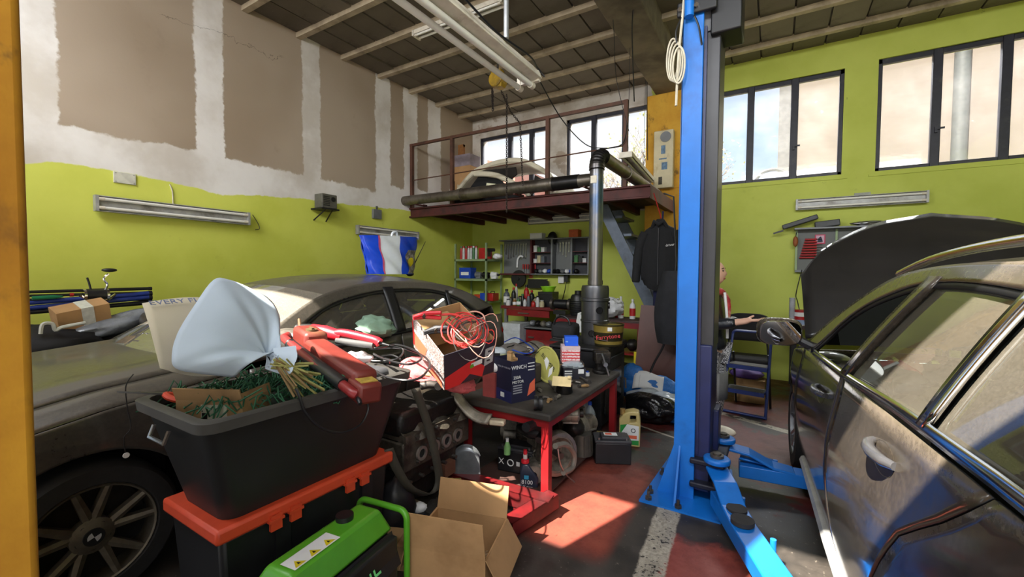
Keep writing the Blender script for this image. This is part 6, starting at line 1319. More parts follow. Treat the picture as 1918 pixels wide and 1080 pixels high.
for i, (x, z_, lab, m_) in enumerate(((.45, 1, 'grey power tool on the rack middle shelf', M_GREYB), (.62, 1, 'dark pump on the rack middle shelf', M_OILY), (.80, 1, 'white plastic part on the rack middle shelf', M_WHITE), (.45, 2, 'orange hose coil on the rack lower shelf', M_ORANGE), (.75, 2, 'red crate of parts on the rack lower shelf', M_BOTS[2]), (.60, 2, 'blue tool case on the rack lower shelf', M_BLUEP))):
    T = thing('shelf_item', lab, 'equipment', (sx0+x, ys+.18, zs[z_]-.009))
    if 'hose' in lab:
        for j in range(3): MB().tube([(.10*math.cos(a), .07*math.sin(a), .02+.035*j) for a in [2*math.pi*q_/20 for q_ in range(21)]], .016, 8).build('hose_loop', m_, T)
    elif 'case' in lab or 'crate' in lab: MB().bb((-.07, -.1, 0), (.07, .1, .14)).build('body', m_, T, bevel=.01); MB().tube([(-.04, 0, .14), (-.04, 0, .17), (.04, 0, .17), (.04, 0, .14)], .008).build('handle', M_TRIM, T)
    else: MB().cyl((-.07, 0, .07), (.05, 0, .07), .06, .045).box((-.01, 0, .02), (.1, .08, .04)).build('body', m_, T); MB().cyl((.05, 0, .07), (.09, 0, .07), .02).build('nozzle', M_TRIM, T)
# tool cabinet on the back wall
yc = 6.72; cx0, cx1 = onY(936, 480, yc).x, onY(1102, 480, yc).x; cz0, cz1 = onY(1000, 512, yc).z, onY(1000, 449, yc).z
xs_ = [onY(x, 480, yc).x for x in (936, 994, 1033, 1070, 1102)]
M_PEG = MT('grey_pegboard'); w_ = M_PEG.t.nodes.new('ShaderNodeTexVoronoi'); w_.inputs['Scale'].default_value = 42; w_.inputs['Randomness'].default_value = 0; q_ = M_PEG.t.nodes.new('ShaderNodeTexCoord'); M_PEG.t.links.new(q_.outputs['Object'], w_.inputs['Vector'])
M_PEG.set('Base Color', M_PEG.mix(S(M_PEG.t, w_.outputs['Distance']).step(.16, .22), sr(40, 41, 42), sr(104, 106, 104))); M_PEG.set('Roughness', .6); M_PEG = M_PEG.m
T = thing('tool_cabinet', 'grey pegboard tool cabinet with dark red shelves on the back wall', 'tool cabinet', (cx0, yc, cz0)); W_, Hc = cx1-cx0, cz1-cz0
MB().bb((0, .15, 0), (W_, .17, Hc)).build('pegboard', M_PEG, T)
MB().bb((-.02, 0, Hc), (W_+.02, .17, Hc+.02)).build('top_shelf', M_GREYB, T); MB().bb((xs_[1]-cx0, 0, -.02), (W_, .17, 0)).build('bottom_shelf', M_GREYB, T)
for x in xs_[1:]: MB().bb((x-cx0-.015, .0, 0), (x-cx0+.015, .15, Hc)).build('divider', mat('dark_red_sheet', sr(84, 22, 26), .5) if x == xs_[1] else M_GREYB, T)
for a, b in ((1, 2), (3, 4)): MB().bb((xs_[a]-cx0+.015, .13, 0), (xs_[b]-cx0-.015, .149, Hc)).build('bay_back', mat('dark_bay_back', sr(58, 58, 62), .7), T)
for a, b in ((1, 2), (3, 4)):
    for k in (.30, .62): MB().bb((xs_[a]-cx0, .02, Hc*k), (xs_[b]-cx0, .15, Hc*k+.012)).build('inner_shelf', mat('dark_red_sheet', sr(84, 22, 26), .5), T)
MB().bb((0, .0, -.03), (xs_[1]-cx0, .15, -.0)).build('tool_rail', mat('dark_red_sheet', sr(84, 22, 26), .5), T)
for i in range(14):
    x = cx0+.05+.055*i if i < 9 else xs_[2]+.05+.055*(i-9); hgt = rd.uniform(.14, .3)
    W2 = thing('hanging_spanner', 'steel spanner, %s from the left on the pegboard cabinet' % ORD[i], 'spanner', (x, yc+.135, cz1-.06), 0, 'spanners on the pegboard')
    MB().bb((-.008, -.004, -hgt), (.008, .004, 0)).build('shank', M_STEEL, W2); MB().lathe([(.008, -.005), (.018, -.005), (.018, .005), (.008, .005)], (0, 0, 0), 12, 'y').build('ring_end', M_STEEL, W2); MB().box((0, 0, -hgt), (.03, .008, .025)).build('open_end', M_STEEL, W2)
for i in range(6):
    x = xs_[0]+.45+.05*i; W2 = thing('red_screwdriver', 'red screwdriver, %s from the left in the cabinet rail' % ORD[i], 'screwdriver', (x, yc+.10, cz0+.02), 0, 'red screwdrivers in the cabinet rail'); MB().cyl((0, 0, .06), (0, 0, .15), .013, .015, n=10).build('handle', M_BOTS[2], W2); MB().cyl((0, 0, -.02), (0, 0, .06), .004, n=8).build('blade', M_STEEL, W2)
W2 = thing('air_gun', 'white air gun hanging on the pegboard cabinet', 'tool', (xs_[0]+.36, yc+.12, cz0+.26)); MB().tube(spline([(-.05, 0, -.15), (-.04, 0, .0), (.02, 0, .06), (.08, -.01, .04)], 5), .018, 8).build('gun_body', M_WHITE, W2); MB().cyl((.08, -.01, .04), (.14, -.015, .02), .007).build('nozzle', M_STEEL, W2)
for i, (a, k, col) in enumerate(((1, .62, 1), (1, .62, 5), (1, .62, 1), (1, .30, 1), (1, .30, 6), (1, .30, 0), (3, .30, 5), (3, .30, 3), (3, .30, 1))):
    sbox('small_parts_box', 'small %s parts box, %s along the %s cabinet shelf' % (COLN[col], ORD[i % 3], ('upper left', 'lower left', 'right')[i//3]), (xs_[a]+.07+.075*(i % 3), yc+.08, cz0+Hc*k+.012), (.065, .09, rd.uniform(.07, .13)), M_BOTS[col], None, 0, 'small boxes on the cabinet shelves')
for i in range(10):
    x = xs_[1]+.08+.085*i; 
    if x < cx1-.05: tag(crumple((0, 0, .044), (.04, .05, .035), 200+i, .3, 14, 10).build('tool_clutter', (M_BLACKP, M_GREYB, M_WHITE, M_BLUEP, M_OILY)[i % 5], loc=(x, yc+.08, cz0)), '%s clutter item from the left on the cabinet bottom shelf' % ORD[i], 'clutter', 'clutter on the cabinet bottom shelf')
def topitem(px): return onY(px, 440, yc+.08).x
sbox('white_shoe_box', 'white box with open lid on top of the tool cabinet', (topitem(1007), yc+.08, cz1+.02), (.24, .14, .10), M_WHITE)
T = thing('baseball_hat', 'black cap lying on top of the tool cabinet', 'cap', (topitem(1035), yc+.08, cz1+.02)); MB().ell((0, 0, .0), (.09, .08, .12), 16, 10).build('crown', M_TRIM, T); MB().box((.0, -.09, .01), (.13, .10, .01)).build('peak', M_TRIM, T)
sbox('orange_box', 'orange patterned box on top of the tool cabinet', (topitem(1077), yc+.08, cz1+.02), (.17, .14, .13), mat('orange_print', sr(206, 96, 40), .6, vary=.3, scale=60))
# round black fan below the cabinet
p = onY(962, 522, 6.6); T = thing('hanging_disc', 'round black disc hanging on the back wall below the cabinet', 'disc', (p.x, 6.78, p.z)); MB().lathe([(.001, -.02), (.15, -.02), (.16, 0), (.15, .02), (.001, .02)], (0, 0, 0), 30, 'y').build('disc', M_BLACKP, T); MB().cyl((0, -.05, 0), (0, .11, 0), .03).build('hub', M_TRIM, T)
# left workbench
yb = 6.05; bx0, bx1 = onY(938, 575, yb).x, onY(1068, 580, yb).x; zb_ = .90
M_DKRED = mat('dark_red_bench', sr(110, 24, 28), .5, vary=.2)
T = thing('red_workbench', 'dark red workbench with drawer and red cabinet along the back wall', 'workbench', (bx0, yb, 0)); bw_ = bx1-bx0
MB().bb((0, 0, zb_-.05), (bw_, .8, zb_)).build('top', M_DKRED, T, bevel=.006)
dr_ = MB().bb((.12, -.01, zb_-.16), (bw_*.72, .02, zb_-.055)).build('drawer', M_RED, T); MB().bb((.35, -.03, zb_-.115), (.55, -.01, zb_-.10)).build('handle', M_STEEL, dr_)
for x in (.05, bw_*.80, bw_-.06):
    for y in (.03, .72): MB().bb((x, y, 0), (x+.05, y+.05, zb_-.05)).build('leg', M_GREYB, T)
MB().bb((.05, .03, .55), (bw_*.8, .75, .57)).build('shelf', M_GREYB, T)
c_ = MB().bb((bw_*.38, .02, .06), (bw_*.78, .6, .52)).build('cabinet', M_RED, T); MB().bb((bw_*.42, -.005, .40), (bw_*.5, .02, .42)).build('cabinet_handle', M_STEEL, c_)
sbox('white_appliance', 'white metal cabinet under the left end of the red workbench', (bx0+.25, yb+.12, 0), (.34, .4, .62), mat('white_enamel', sr(206, 210, 214), .4))
tag(crumple((0, 0, 0), (.16, .16, .14), 23, .25).build('clear_bag', mat('clear_crumpled_plastic', sr(176, 184, 190), .2, vary=.3), loc=(bx0+.05, yb-.35, .14)), 'clear plastic bag slumped before the red workbench', 'bag')
for i in range(9): tag(crumple((0, 0, .056), (.05, .07, .045), 240+i, .25, 14, 10).build('shelf_part', (M_GREYB, M_OILY, M_ALU)[i % 3], loc=(bx0+.55+.10*i, yb+.12, .57)), '%s greasy part from the left on the red workbench under-shelf' % ORD[i], 'car part', 'parts on the workbench under-shelf')
# right workbench
y2 = 5.45; rx0, rx1 = onY(1042, 585, y2).x, onY(1203, 604, y2).x; z2 = .835
T = thing('low_workbench', 'dark workbench with red edge behind the stove', 'workbench', (rx0, y2, 0)); rw_ = rx1-rx0
MB().bb((0, 0, z2-.04), (rw_, .58, z2)).build('top', mat('dark_bench_top', sr(64, 44, 42), .7), T); MB().bb((0, -.015, z2-.09), (rw_, .02, z2-.02)).build('red_edge', M_RED, T)
for x in (.0, rw_-.06):
    for y in (.0, .51): MB().bb((x, y, 0), (x+.06, y+.06, z2-.05)).build('leg', M_DKRED, T)
MB().bb((.06, .0, .40), (rw_, .56, .42)).build('shelf', M_RED, T)
for i in range(12): tag(crumple((0, 0, .092), (.07, .08, rd.uniform(.05, .075)), 260+i, .25, 14, 10).build('under_shelf_part', (M_BLACKP, M_OILY, M_BOTS[2], M_GREYB, M_CARD2)[i % 5], loc=(rx0+.25+.13*i, y2+.15, .42)), '%s stored part from the left on the low workbench shelf' % ORD[i], 'car part', 'parts on the low workbench shelf') if rx0+.25+.13*i < rx1-.1 else None
T = thing('white_plastic_tag', 'white plastic guard hanging under the low workbench', 'guard', onY(1086, 600, y2-.03)); MB().ext([(-.05, 0, -.16), (.03, 0, -.16), (.07, 0, .04), (.03, 0, .12), (-.03, 0, .10), (-.05, 0, 0)], (0, .01, 0)).build('guard_shell', M_WHITE, T); MB().cyl((.02, -.005, .09), (.02, .0, .09), .01).build('rivet', M_STEEL, T)
T = thing('drill_case', 'black tool case lying below the low workbench', 'tool case', (rx0+.28, y2-.25, 0), .2); MB().bb((-.22, -.12, 0), (.22, .12, .55)).build('case_body', M_BLACKP, T, bevel=.03); MB().tube([(-.22, -.12, .30), (-.26, -.16, .1), (-.27, -.17, .0)], .01).build('cable', M_TRIM, T)
# bottles and tins on the benches
names1 = [(949, 0, .27, .055, 'grey oil bottle at the left end of the red workbench'), (962, 3, .30, .04, 'black spray bottle behind the grey oil bottle'), (958, 1, .13, .05, 'white tub beside the grey oil bottle'), (968, 2, .16, .04, 'red tin on the red workbench'), (974, 6, .16, .05, 'cream tin before the black spray bottle'), (967, 1, .36, .028, 'tall white tube with red cap on the workbench'), (986, 2, .34, .05, 'red oil can with pointed spout on the workbench'), (996, 3, .26, .045, 'black bottle beside the red oil can'), (992, 4, .17, .05, 'amber jar in front of the red oil can'), (1003, 6, .15, .04, 'cream jar right of the amber jar'), (1012, 4, .15, .035, 'small amber jar near the green bowl')]
for px, k, h_, r_, lab in names1:
    p = onY(px, 560, 6.25+.12*(k % 3)); bottle('workshop_bottle', lab, (p.x, p.y, zb_), h_, r_, M_BOTS[k], M_BOTS[2] if k in (1, 3) else M_BOTS[3], M_WHITE if k in (0, 4, 6) else None, 'bottles and tins on the red workbench', .4)
front = [(952, 1, .11, .04, 'low white tub at the front left of the red workbench'), (964, 4, .12, .035, 'short amber jar at the workbench front'), (971, 5, .14, .03, 'small green can at the workbench front'), (979, 3, .20, .035, 'black can left of the red oil can'), (983, 1, .13, .03, 'white stub bottle before the red oil can'), (990, 0, .20, .03, 'grey tube standing right of the red oil can'), (999, 2, .10, .035, 'low red tin among the jars'), (1007, 1, .18, .03, 'white bottle behind the cream jar'), (1015, 6, .11, .04, 'cream tub left of the black box')]
for px, k, h_, r_, lab in front:
    p = onY(px, 565, 6.12); bottle('workshop_bottle', lab, (p.x, 6.12, zb_), h_, r_, M_BOTS[k], M_BOTS[(k+2) % 7], M_WHITE if k in (4, 5) else None, 'bottles and tins on the red workbench', .6)
p = onY(1027, 560, 6.35); T = sbox('black_tool_tub', 'black box under the lime green bowl on the workbench', (p.x, 6.35, zb_), (.26, .24, .24), M_BLACKP); T2 = thing('green_bowl', 'lime green plastic bowl on the black box', 'bowl', (p.x, 6.35, zb_+.242)); MB().lathe([(.001, 0), (.09, 0), (.125, .08), (.12, .08), (.085, .006), (.001, .006)], (0, 0, 0), 24).build('bowl_shell', mat('lime_plastic', sr(150, 214, 40), .4), T2); MB().lathe([(.12, .078), (.13, .078), (.13, .086), (.12, .086)], (0, 0, 0), 24).build('bowl_rim', mat('lime_plastic', sr(150, 214, 40), .4), T2)
p = onY(1052, 560, 5.85); T = thing('bench_grinder', 'black bench grinder standing on the back workbench', 'bench grinder', (p.x, 5.85, z2)); MB().box((0, 0, .03), (.2, .16, .06)).cyl((-.10, 0, .15), (.10, 0, .15), .07, n=18).build('motor', M_BLACKP, T)
for s_ in (-1, 1): MB().cyl((.12*s_, 0, .15), (.16*s_, 0, .15), .09, n=22).build('grinding_wheel', M_GREASE, T)
p = onY(1083, 545, 5.82); T = thing('black_compressor', 'black cylindrical pump on the back workbench beside the flue drum', 'pump', (p.x, 5.82, z2)); MB().lathe([(.10, 0), (.11, .02), (.11, .26), (.09, .30), (.05, .31), (.05, .36), (.001, .36)], (0, 0, 0), 22).build('body', M_BLACKP, T)
for i in range(6): MB().lathe([(.11, .05+.03*i), (.117, .055+.03*i), (.11, .06+.03*i), (.108, .055+.03*i)], (0, 0, 0), 22).build('cooling_fin', M_TRIM, T)
for px, py, z0, d_, k, lab in ((1060, 578, z2, (.17, .06, .13), 1, 'white box at the front edge of the low workbench'), (1074, 580, z2, (.09, .07, .09), 6, 'cream label box beside the white box'), (1087, 580, z2, (.06, .06, .12), 4, 'narrow amber box near the flue drum')):
    p = onZ(px, py, z0); sbox('bench_box', lab, (p.x, p.y+.06, z0), d_, M_BOTS[k], None, .1)
p = onZ(1030, 566, zb_); tag(crumple((0, 0, .045), (.11, .07, .035), 33, .3).build('white_rag', M_WHITE, loc=(p.x, yb+.12, zb_)), 'crumpled white rag at the edge of the red workbench', 'rag')
p = onZ(1172, 585, z2); tag(crumple((0, 0, .155), (.23, .14, .13), 35, .35, 30, 18).build('white_carrier_bag', mat('white_carrier_plastic', sr(206, 206, 206), .4), loc=(p.x, y2+.25, z2)), 'crumpled white carrier bag on the low workbench by the column', 'bag')
for i, (px, k, lab) in enumerate(((1146, 1, 'clear white spray bottle right of the flue drum'), (1155, 2, 'red label bottle right of the flue drum'), (1163, 1, 'pale spray bottle behind the carrier bag'), (1140, 0, 'grey can beside the flue drum'), (1185, 1, 'white trigger bottle behind the carrier bag'))):
    p = onY(px, 570, 5.8); bottle('spray_bottle', lab, (p.x, 5.8+.06*(i % 2), z2), .24+.03*(i % 3), .04, M_BOTS[k], M_BOTS[1], M_BOTS[2] if k == 1 else None, 'bottles on the low workbench', .35)
# white socket and plugs, papers on the back wall
p = onY(1053, 523, YB); T = thing('power_socket', 'white socket box with black adaptors on the back wall', 'socket', (p.x, YB-.03, p.z)); MB().box((0, 0, 0), (.11, .06, .13)).build('plate', M_WHITE, T, bevel=.006); MB().box((.12, -.04, .02), (.07, .08, .12)).build('adaptor', M_TRIM, T); MB().tube(spline([(.12, -.06, -.04), (.1, -.08, -.2), (.05, -.06, -.35)], 6), .008).build('plug_cable', M_TRIM, T)
p = onY(995, 515, YB); T = thing('orange_tag', 'small orange and white tag hanging on the back wall', 'tag', (p.x, YB-.01, p.z)); MB().box((0, 0, 0), (.07, .006, .11)).build('card', M_JORG, T); MB().box((0, -.004, .02), (.05, .003, .04)).build('white_panel', M_WHITE, T)
p = onY(1012, 530, YB); T = thing('black_tray', 'black plastic tray leaning on the back wall above the workbench', 'tray', (p.x, 6.80, p.z-.09)); MB().ext([(-.22, 0, 0), (.22, 0, 0), (.2, 0, .13), (.1, 0, .16), (-.2, 0, .16)], (0, .03, 0)).build('tray_shell', M_BLACKP, T); MB().bb((-.2, -.01, .14), (.2, .0, .165)).build('tray_lip', M_TRIM, T)
# ---- brown board leaning by the column, hose, wrapping and bags
M_BOARD = mat('brown_wood_laminate', sr(92, 54, 46), .45, vary=.25, scale=3)
b0, b1 = onZ(1184, 738, .0), onZ(1258, 752, .0)
T = thing('leaning_laminate', 'dark brown laminate panel leaning against the low workbench', 'panel', (-1.40, 5.05, 0), math.radians(-6), None, Euler((math.radians(-12), 0, math.radians(-6))))
MB().bb((0, 0, 0), (.50, .02, 1.09)).build('board', M_BOARD, T); MB().bb((-.002, -.001, 0), (.0, .021, 1.09)).build('edge_band', mat('pale_edge', sr(140, 104, 80), .6), T)
tag(MB().tube(spline([onY(1252, 585, 4.9), onY(1245, 640, 4.88), onY(1225, 680, 4.85), onY(1215, 705, 4.8)], 8), .012, 8).build('black_hose', M_TRIM), 'black hose hanging down over the brown panel', 'hose')
T = thing('yellow_folder', 'bright yellow folder standing beside the brown panel', 'folder', onZ(1180, 745, 0)+Vector((0, .35, 0))); MB().bb((-.06, 0, .1), (.05, .015, .48)).bb((-.05, 0, 0), (.04, .012, .1)).build('cover', M_YELLOW, T); MB().bb((-.055, -.003, .3), (.045, 0, .305)).build('crease', M_BOTS[4], T)
p = onZ(1214, 712, .0)
T = thing('blue_bubble_wrap', 'blue bubble wrap bundle on the floor before the brown panel', 'packaging', (-1.17, 4.85, 0)); crumple((0, 0, .17), (.34, .10, .145), 51, .25, 34, 20).build('wrap', mat('blue_bubble_plastic', sr(40, 116, 196), .25, bump=.6, scale=60), T); crumple((-.18, 0, .30), (.12, .08, .12), 52, .25, 24, 14).build('wrap_fold', mat('blue_bubble_plastic', sr(40, 116, 196), .25, bump=.6, scale=60), T)
T = thing('white_sheet', 'white paper sheet on the blue bubble wrap', 'paper', (-1.14, 4.73, .20)); MB().grid(lambda u, v: (-.17+.32*u, -.03+.09*v+.02*math.sin(u*3), -.02+.17*v+.02*math.sin(u*5)), 8, 5).build('paper', M_WHITE, T, thick=.002); MB().add([(-.10, -.034, .0), (-.098, -.034, .0), (-.098, .03, .13), (-.10, .03, .13)], [(0, 1, 2, 3)]).build('fold_line', mat('pale_grey_plastic', sr(142, 142, 140), .6, vary=.15), T, smooth=None)
M_BIN = mat('shiny_black_plastic', sr(20, 20, 22), .18, vary=.2, bump=.6, scale=14)
tag(crumple((0, 0, .14), (.22, .16, .12), 53, .35, 36, 22).build('refuse_sack', M_BIN, loc=(-1.0, 4.26, 0)), 'shiny black refuse sack on the floor by the stove', 'sack')
tag(crumple((0, 0, .08), (.22, .13, .10), 54, .35, 30, 18).build('clear_wrap', mat('clear_crumpled_plastic', sr(176, 184, 190), .2, vary=.3, alpha=.5), loc=(-1.02, 4.42, .08)), 'crumpled clear plastic wrap over the refuse sack', 'packaging')
tag(crumple((0, 0, .085), (.17, .13, .07), 55, .3, 30, 18).build('blue_sheet', mat('blue_bubble_plastic', sr(40, 116, 196), .25, bump=.6, scale=60), loc=(-.74, 4.36, 0)), 'blue plastic sheet crumpled beside the lift column', 'packaging')
tag(crumple((0, 0, .05), (.08, .06, .04), 56, .3, 20, 14).build('white_paper_ball', M_WHITE, loc=(-.98, 4.20, .13)), 'crumpled white paper on the refuse sack', 'paper')
# ---- jacket and overalls on the column
jx, jy = onY(1236, 450, 5.30).x, 5.30
M_JACK = mat('black_workwear_cloth', sr(24, 24, 27), .9, vary=.3, scale=20)
T = thing('work_jacket', 'black work jacket hanging in front of the ochre column', 'jacket', (jx, jy, onY(1238, 410, jy).z-2.24*.83)); T.scale = (.83, .83, .83)
prof = [(2.24, .05, .05), (2.16, .09, .07), (2.10, .20, .08), (2.02, .26, .09), (1.8, .27, .11), (1.55, .27, .12), (1.38, .25, .12), (1.25, .20, .10)]
def tor(u, v):
    i = min(len(prof)-2, int(v*(len(prof)-1))); k = v*(len(prof)-1)-i; z, a, b = [prof[i][j]*(1-k)+prof[i+1][j]*k for j in range(3)]
    th = 2*math.pi*u; r = 1+.06*math.sin(th*7+v*5)*v; return (a*math.cos(th)*r, b*math.sin(th)*r*.8, z+.04*math.cos(th*2)*(v > .9))
MB().grid(tor, 36, 24).build('body', M_JACK, T, smooth=70)
for s_ in (-1, 1): MB().tube(spline([(.20*s_, 0, 2.05), (.28*s_, -.01, 1.85), (.315*s_, -.03, 1.55), (.33*s_, -.02, 1.33)], 6), [.075]*6+[.068]*6+[.06]*6+[.05], 12).build('sleeve', M_JACK, T, smooth=70)
MB().tube([(-.11, -.02, 2.10), (-.06, -.08, 2.20), (0, -.09, 2.15), (.06, -.08, 2.20), (.11, -.02, 2.10)], .03, 8).build('collar', M_JACK, T, smooth=70)
MB().bb((-.004, -.105, 1.3), (.004, -.095, 2.1)).build('zip', mat('dark_zip', sr(48, 48, 52), .5), T)
text('lettering', 'driver', .05, M_WHITE, T, (.16, -.10, 1.86), (math.radians(90), math.radians(-8), 0))
MB().tube([(0, .05, 2.22), (0, .0, 2.30), (-.10, .0, 2.62)], .008).build('hook', M_BOTS[2], T)
MB().ext([(-.06, -.06, 1.30), (.04, -.06, 1.42), (.08, -.06, 1.24), (.0, -.06, 1.20)], (0, .02, 0)).build('red_lining', mat('dark_red_cloth', sr(140, 22, 40), .9), T)
T = thing('blue_overalls', 'navy overalls hanging below the black jacket', 'overalls', (jx+.01, 5.36, 0)); MB().grid(lambda u, v: (.085*math.cos(6.283*u)*(1+.1*math.sin(u*30)), .04*math.sin(6.283*u), 1.36-.62*v), 24, 8).build('trouser_leg', mat('navy_cloth', sr(30, 34, 74), .9), T, smooth=70); MB().tube([(-.03, 0, 1.28), (-.02, .0, 1.5), (.0, .03, 2.2)], .012).build('strap', mat('navy_cloth', sr(30, 34, 74), .9), T)
T = thing('dark_coat', 'dark coat hanging behind the lift column below the jacket', 'coat', (onY(1264, 560, 4.92).x, 4.92, 0)); MB().grid(lambda u, v: (.17*math.cos(6.283*u)*(.7+.5*math.sin(v*2.6))*(1+.08*math.sin(u*40)), .09*math.sin(6.283*u), 1.48-.80*v), 26, 10).build('coat_body', mat('dark_grey_cloth', sr(40, 41, 46), .9), T, smooth=70); MB().tube([(0, 0, 1.45), (0, .04, 1.6), (-.05, .08, 2.3), (-.16, .1, 2.35)], .01).build('hanger_cord', M_TRIM, T)
# worn white appliance cover on the column
p0, p1 = onY(1228, 250, 6.60), onY(1262, 352, 6.60)
T = thing('heater_cover', 'tall worn white heater cover with blue marks on the ochre column', 'heater', ((p0.x+p1.x)/2, 6.56, p1.z)); hw_, hh_ = abs(p1.x-p0.x)/2, p0.z-p1.z
MB().bb((-hw_, -.06, 0), (hw_, .06, hh_)).build('cover', mat('worn_cream_enamel', sr(206, 194, 160), .6, vary=.1, dirt=sr(160, 140, 100), dirtamt=.3), T, bevel=.01)
MB().cyl((.03, -.062, hh_-.10), (.03, -.07, hh_-.10), .075, n=24).build('grey_vent', M_GREYB, T)
for a, b, c, d_ in ((-.03, .56, .03, .70), (-.06, .47, .05, .49), (-.02, .30, .06, .42)): MB().bb((a, -.064, b*hh_/.95), (c, -.06, d_*hh_/.95)).build('blue_mark', mat('faded_blue_paint', sr(110, 140, 170), .7, vary=.5, scale=30), T)
MB().bb((-.06, -.064, .05), (-.01, -.06, .16)).build('dark_scribble', mat('dark_scrawl', sr(80, 76, 66), .8, vary=.6, scale=60), T)
# ---- on the platform: white car front end, cartons, tall board, can
M_OLDW = mat('dusty_white_car_paint', sr(206, 198, 176), .4, vary=.1)
pc = onY(945, 350, 6.0); T = thing('car_front_section', 'dusty white car body section lying on the platform', 'car part', (onY(945, 345, 5.8).x, 5.85, ZM+.006)); T.scale = (1.12, 1, 1.4)
ra = [(-.78, .05), (-.62, .24), (-.35, .40), (0, .46), (.35, .45), (.62, .36), (.85, .22), (.92, .02)]
cv = spline([(x, 0, z) for x, z in ra], 6)
MB().grid(lambda u, v: (lambda P_: (P_.x, -.30+.75*v, P_.z*(1-.18*abs(v-.45))))(cv[round(u*(len(cv)-1))]), len(cv)-1, 8).build('roof_skin', M_OLDW, T, thick=.012, smooth=60)
MB().tube([(p.x, -.30, p.z-.01) for p in cv], .028, 8).build('roof_rail', M_OLDW, T)
MB().tube(spline([(-.35, -.32, .36), (.05, -.33, .30), (.45, -.33, .12), (.55, -.32, .02)], 6), .03, 8).build('pillar', M_OLDW, T)
MB().ext([(-.70, -.28, .02), (-.3, -.28, .34), (.02, -.28, .28), (.48, -.28, .02)], (0, .02, 0)).build('dark_opening', M_DARK, T); MB().ext([(-.25, -.27, .39), (.30, -.27, .38), (.32, -.27, .30), (.22, -.27, .25), (.0, -.27, .33)], (0, .02, 0)).build('side_glass', mat('dark_car_glass', sr(30, 28, 28), .1), T)
MB().ext([(.55, -.315, .05), (.78, -.315, .18), (.62, -.315, .26)], (0, .02, 0)).build('quarter_window', mat('dark_car_glass', sr(30, 28, 28), .1), T)
tag(crumple((0, 0, .12), (.28, .12, .14), 61, .3, 26, 16).build('trim_heap', M_BLACKP, loc=(onY(875, 345, 5.5).x, 5.45, ZM+.006)), 'heap of black plastic car trim on the platform', 'heap')
T = thing('pale_headlamp', 'pale headlamp unit on the trim heap on the platform', 'headlamp', (onY(915, 340, 5.42).x, 5.40, ZM+.2)); MB().ext([(-.06, 0, -.10), (.0, 0, -.08), (.14, 0, .08), (-.02, 0, .11)], (0, .06, 0)).build('lens', mat('cloudy_lens', sr(226, 224, 190), .3), T); MB().box((.0, .07, 0), (.1, .04, .1)).build('lamp_back', M_BLACKP, T)
sbox('tall_carton', 'tall two-tone cardboard carton on the platform by the window', (onY(872, 300, 6.2).x, 6.2, ZM+.006), (.42, .3, 1.02), M_CARD, mat('grey_mauve_card', sr(140, 128, 136), .8))
T = thing('brown_plank', 'brown wooden plank standing in the platform corner', 'plank', (onY(857, 260, 6.3).x, 6.42, ZM+.006)); MB().bb((-.06, -.03, 0), (.06, .03, 1.32)).build('plank_body', mat('brown_plank_wood', sr(146, 96, 48), .8), T); MB().bb((-.06, -.032, 1.28), (.06, .032, 1.32)).build('plank_end', mat('brown_plank_wood', sr(146, 96, 48), .8), T)
T = thing('leaning_hardboard', 'pale hardboard sheet with dark edge leaning on the platform', 'board', (onY(848, 330, 5.8).x, 5.85, ZM+.006), .2); MB().ext([(0, 0, 0), (.38, 0, 0), (.38, .05, .28), (.06, .1, .46), (.0, .1, .48)], (0, .012, 0)).build('sheet', mat('pale_hardboard', sr(190, 172, 140), .8), T); MB().bb((-.05, -.01, 0), (-.01, .03, .52)).build('dark_edge', M_TRIM, T)
T = thing('foam_can', 'white foam can standing at the platform edge', 'can', (onY(840, 352, 5.3).x, 5.35, ZM+.006)); MB().lathe([(.028, 0), (.03, .01), (.03, .2), (.02, .22), (.001, .222)], (0, 0, 0), 16).build('can_body', M_WHITE, T); MB().cyl((0, 0, .22), (0, 0, .26), .014).build('nozzle', M_WHITE, T)
# hanging wires from the ceiling to the platform
for k, (q, lab) in enumerate((([(1010, 150, 4.4), (1050, 220, 4.9), (1090, 265, 5.1), (1120, 277, 5.15), (1165, 270, 5.15), (1175, 230, 5.1)], 'black cable sagging from the hanging lamp to the platform rail'), ([(1145, 0, 4.2), (1150, 60, 4.6), (1155, 150, 5.0), (1178, 245, 5.1)], 'thin wire dropping from the ceiling beam'), ([(1188, 0, 4.3), (1184, 60, 4.6), (1188, 190, 5.1)], 'black wire dropping along the concrete beam'), ([(1213, 300, 6.5), (1212, 150, 6.3), (1216, 110, 6.2), (1240, 105, 6.2)], 'black cable running up the ochre column'))):
    tag(MB().tube(spline([onY(x, y, Y_) for x, y, Y_ in q], 8), .007 if k != 1 else .004, 6).build('hanging_cable', M_TRIM), lab, 'cable')
# ================================================================ visitor, step ladder, chair, right wall board
M_SKIN = mat('skin', sr(206, 160, 136), .6, vary=.08)
def skin(name, V_, E_, R_, m_, parent, sub=2):
    me = bpy.data.meshes.new(name); me.from_pydata([tuple(v) for v in V_], E_, []); me.update()
    o = bpy.data.objects.new(name, me); COL.objects.link(o); me.materials.append(m_); o.parent = parent
    md = o.modifiers.new('skin', 'SKIN'); md.use_smooth_shade = True
    if not me.skin_vertices: me.skin_vertices.new()
    for i, r in enumerate(R_):
        d = me.skin_vertices[0].data[i]; d.radius = r if isinstance(r, tuple) else (r, r); d.use_root = (i == 0)
    s_ = o.modifiers.new('subdivision', 'SUBSURF'); s_.levels = sub; s_.render_levels = sub
    return o
wp = onZ(1345, 812, 0); T = thing('person', 'person in black leather jacket and houndstooth trousers gesturing behind the lift column', 'person', (-.472, 4.15, 0), math.radians(-8)); T.scale = (.95, .95, .95)
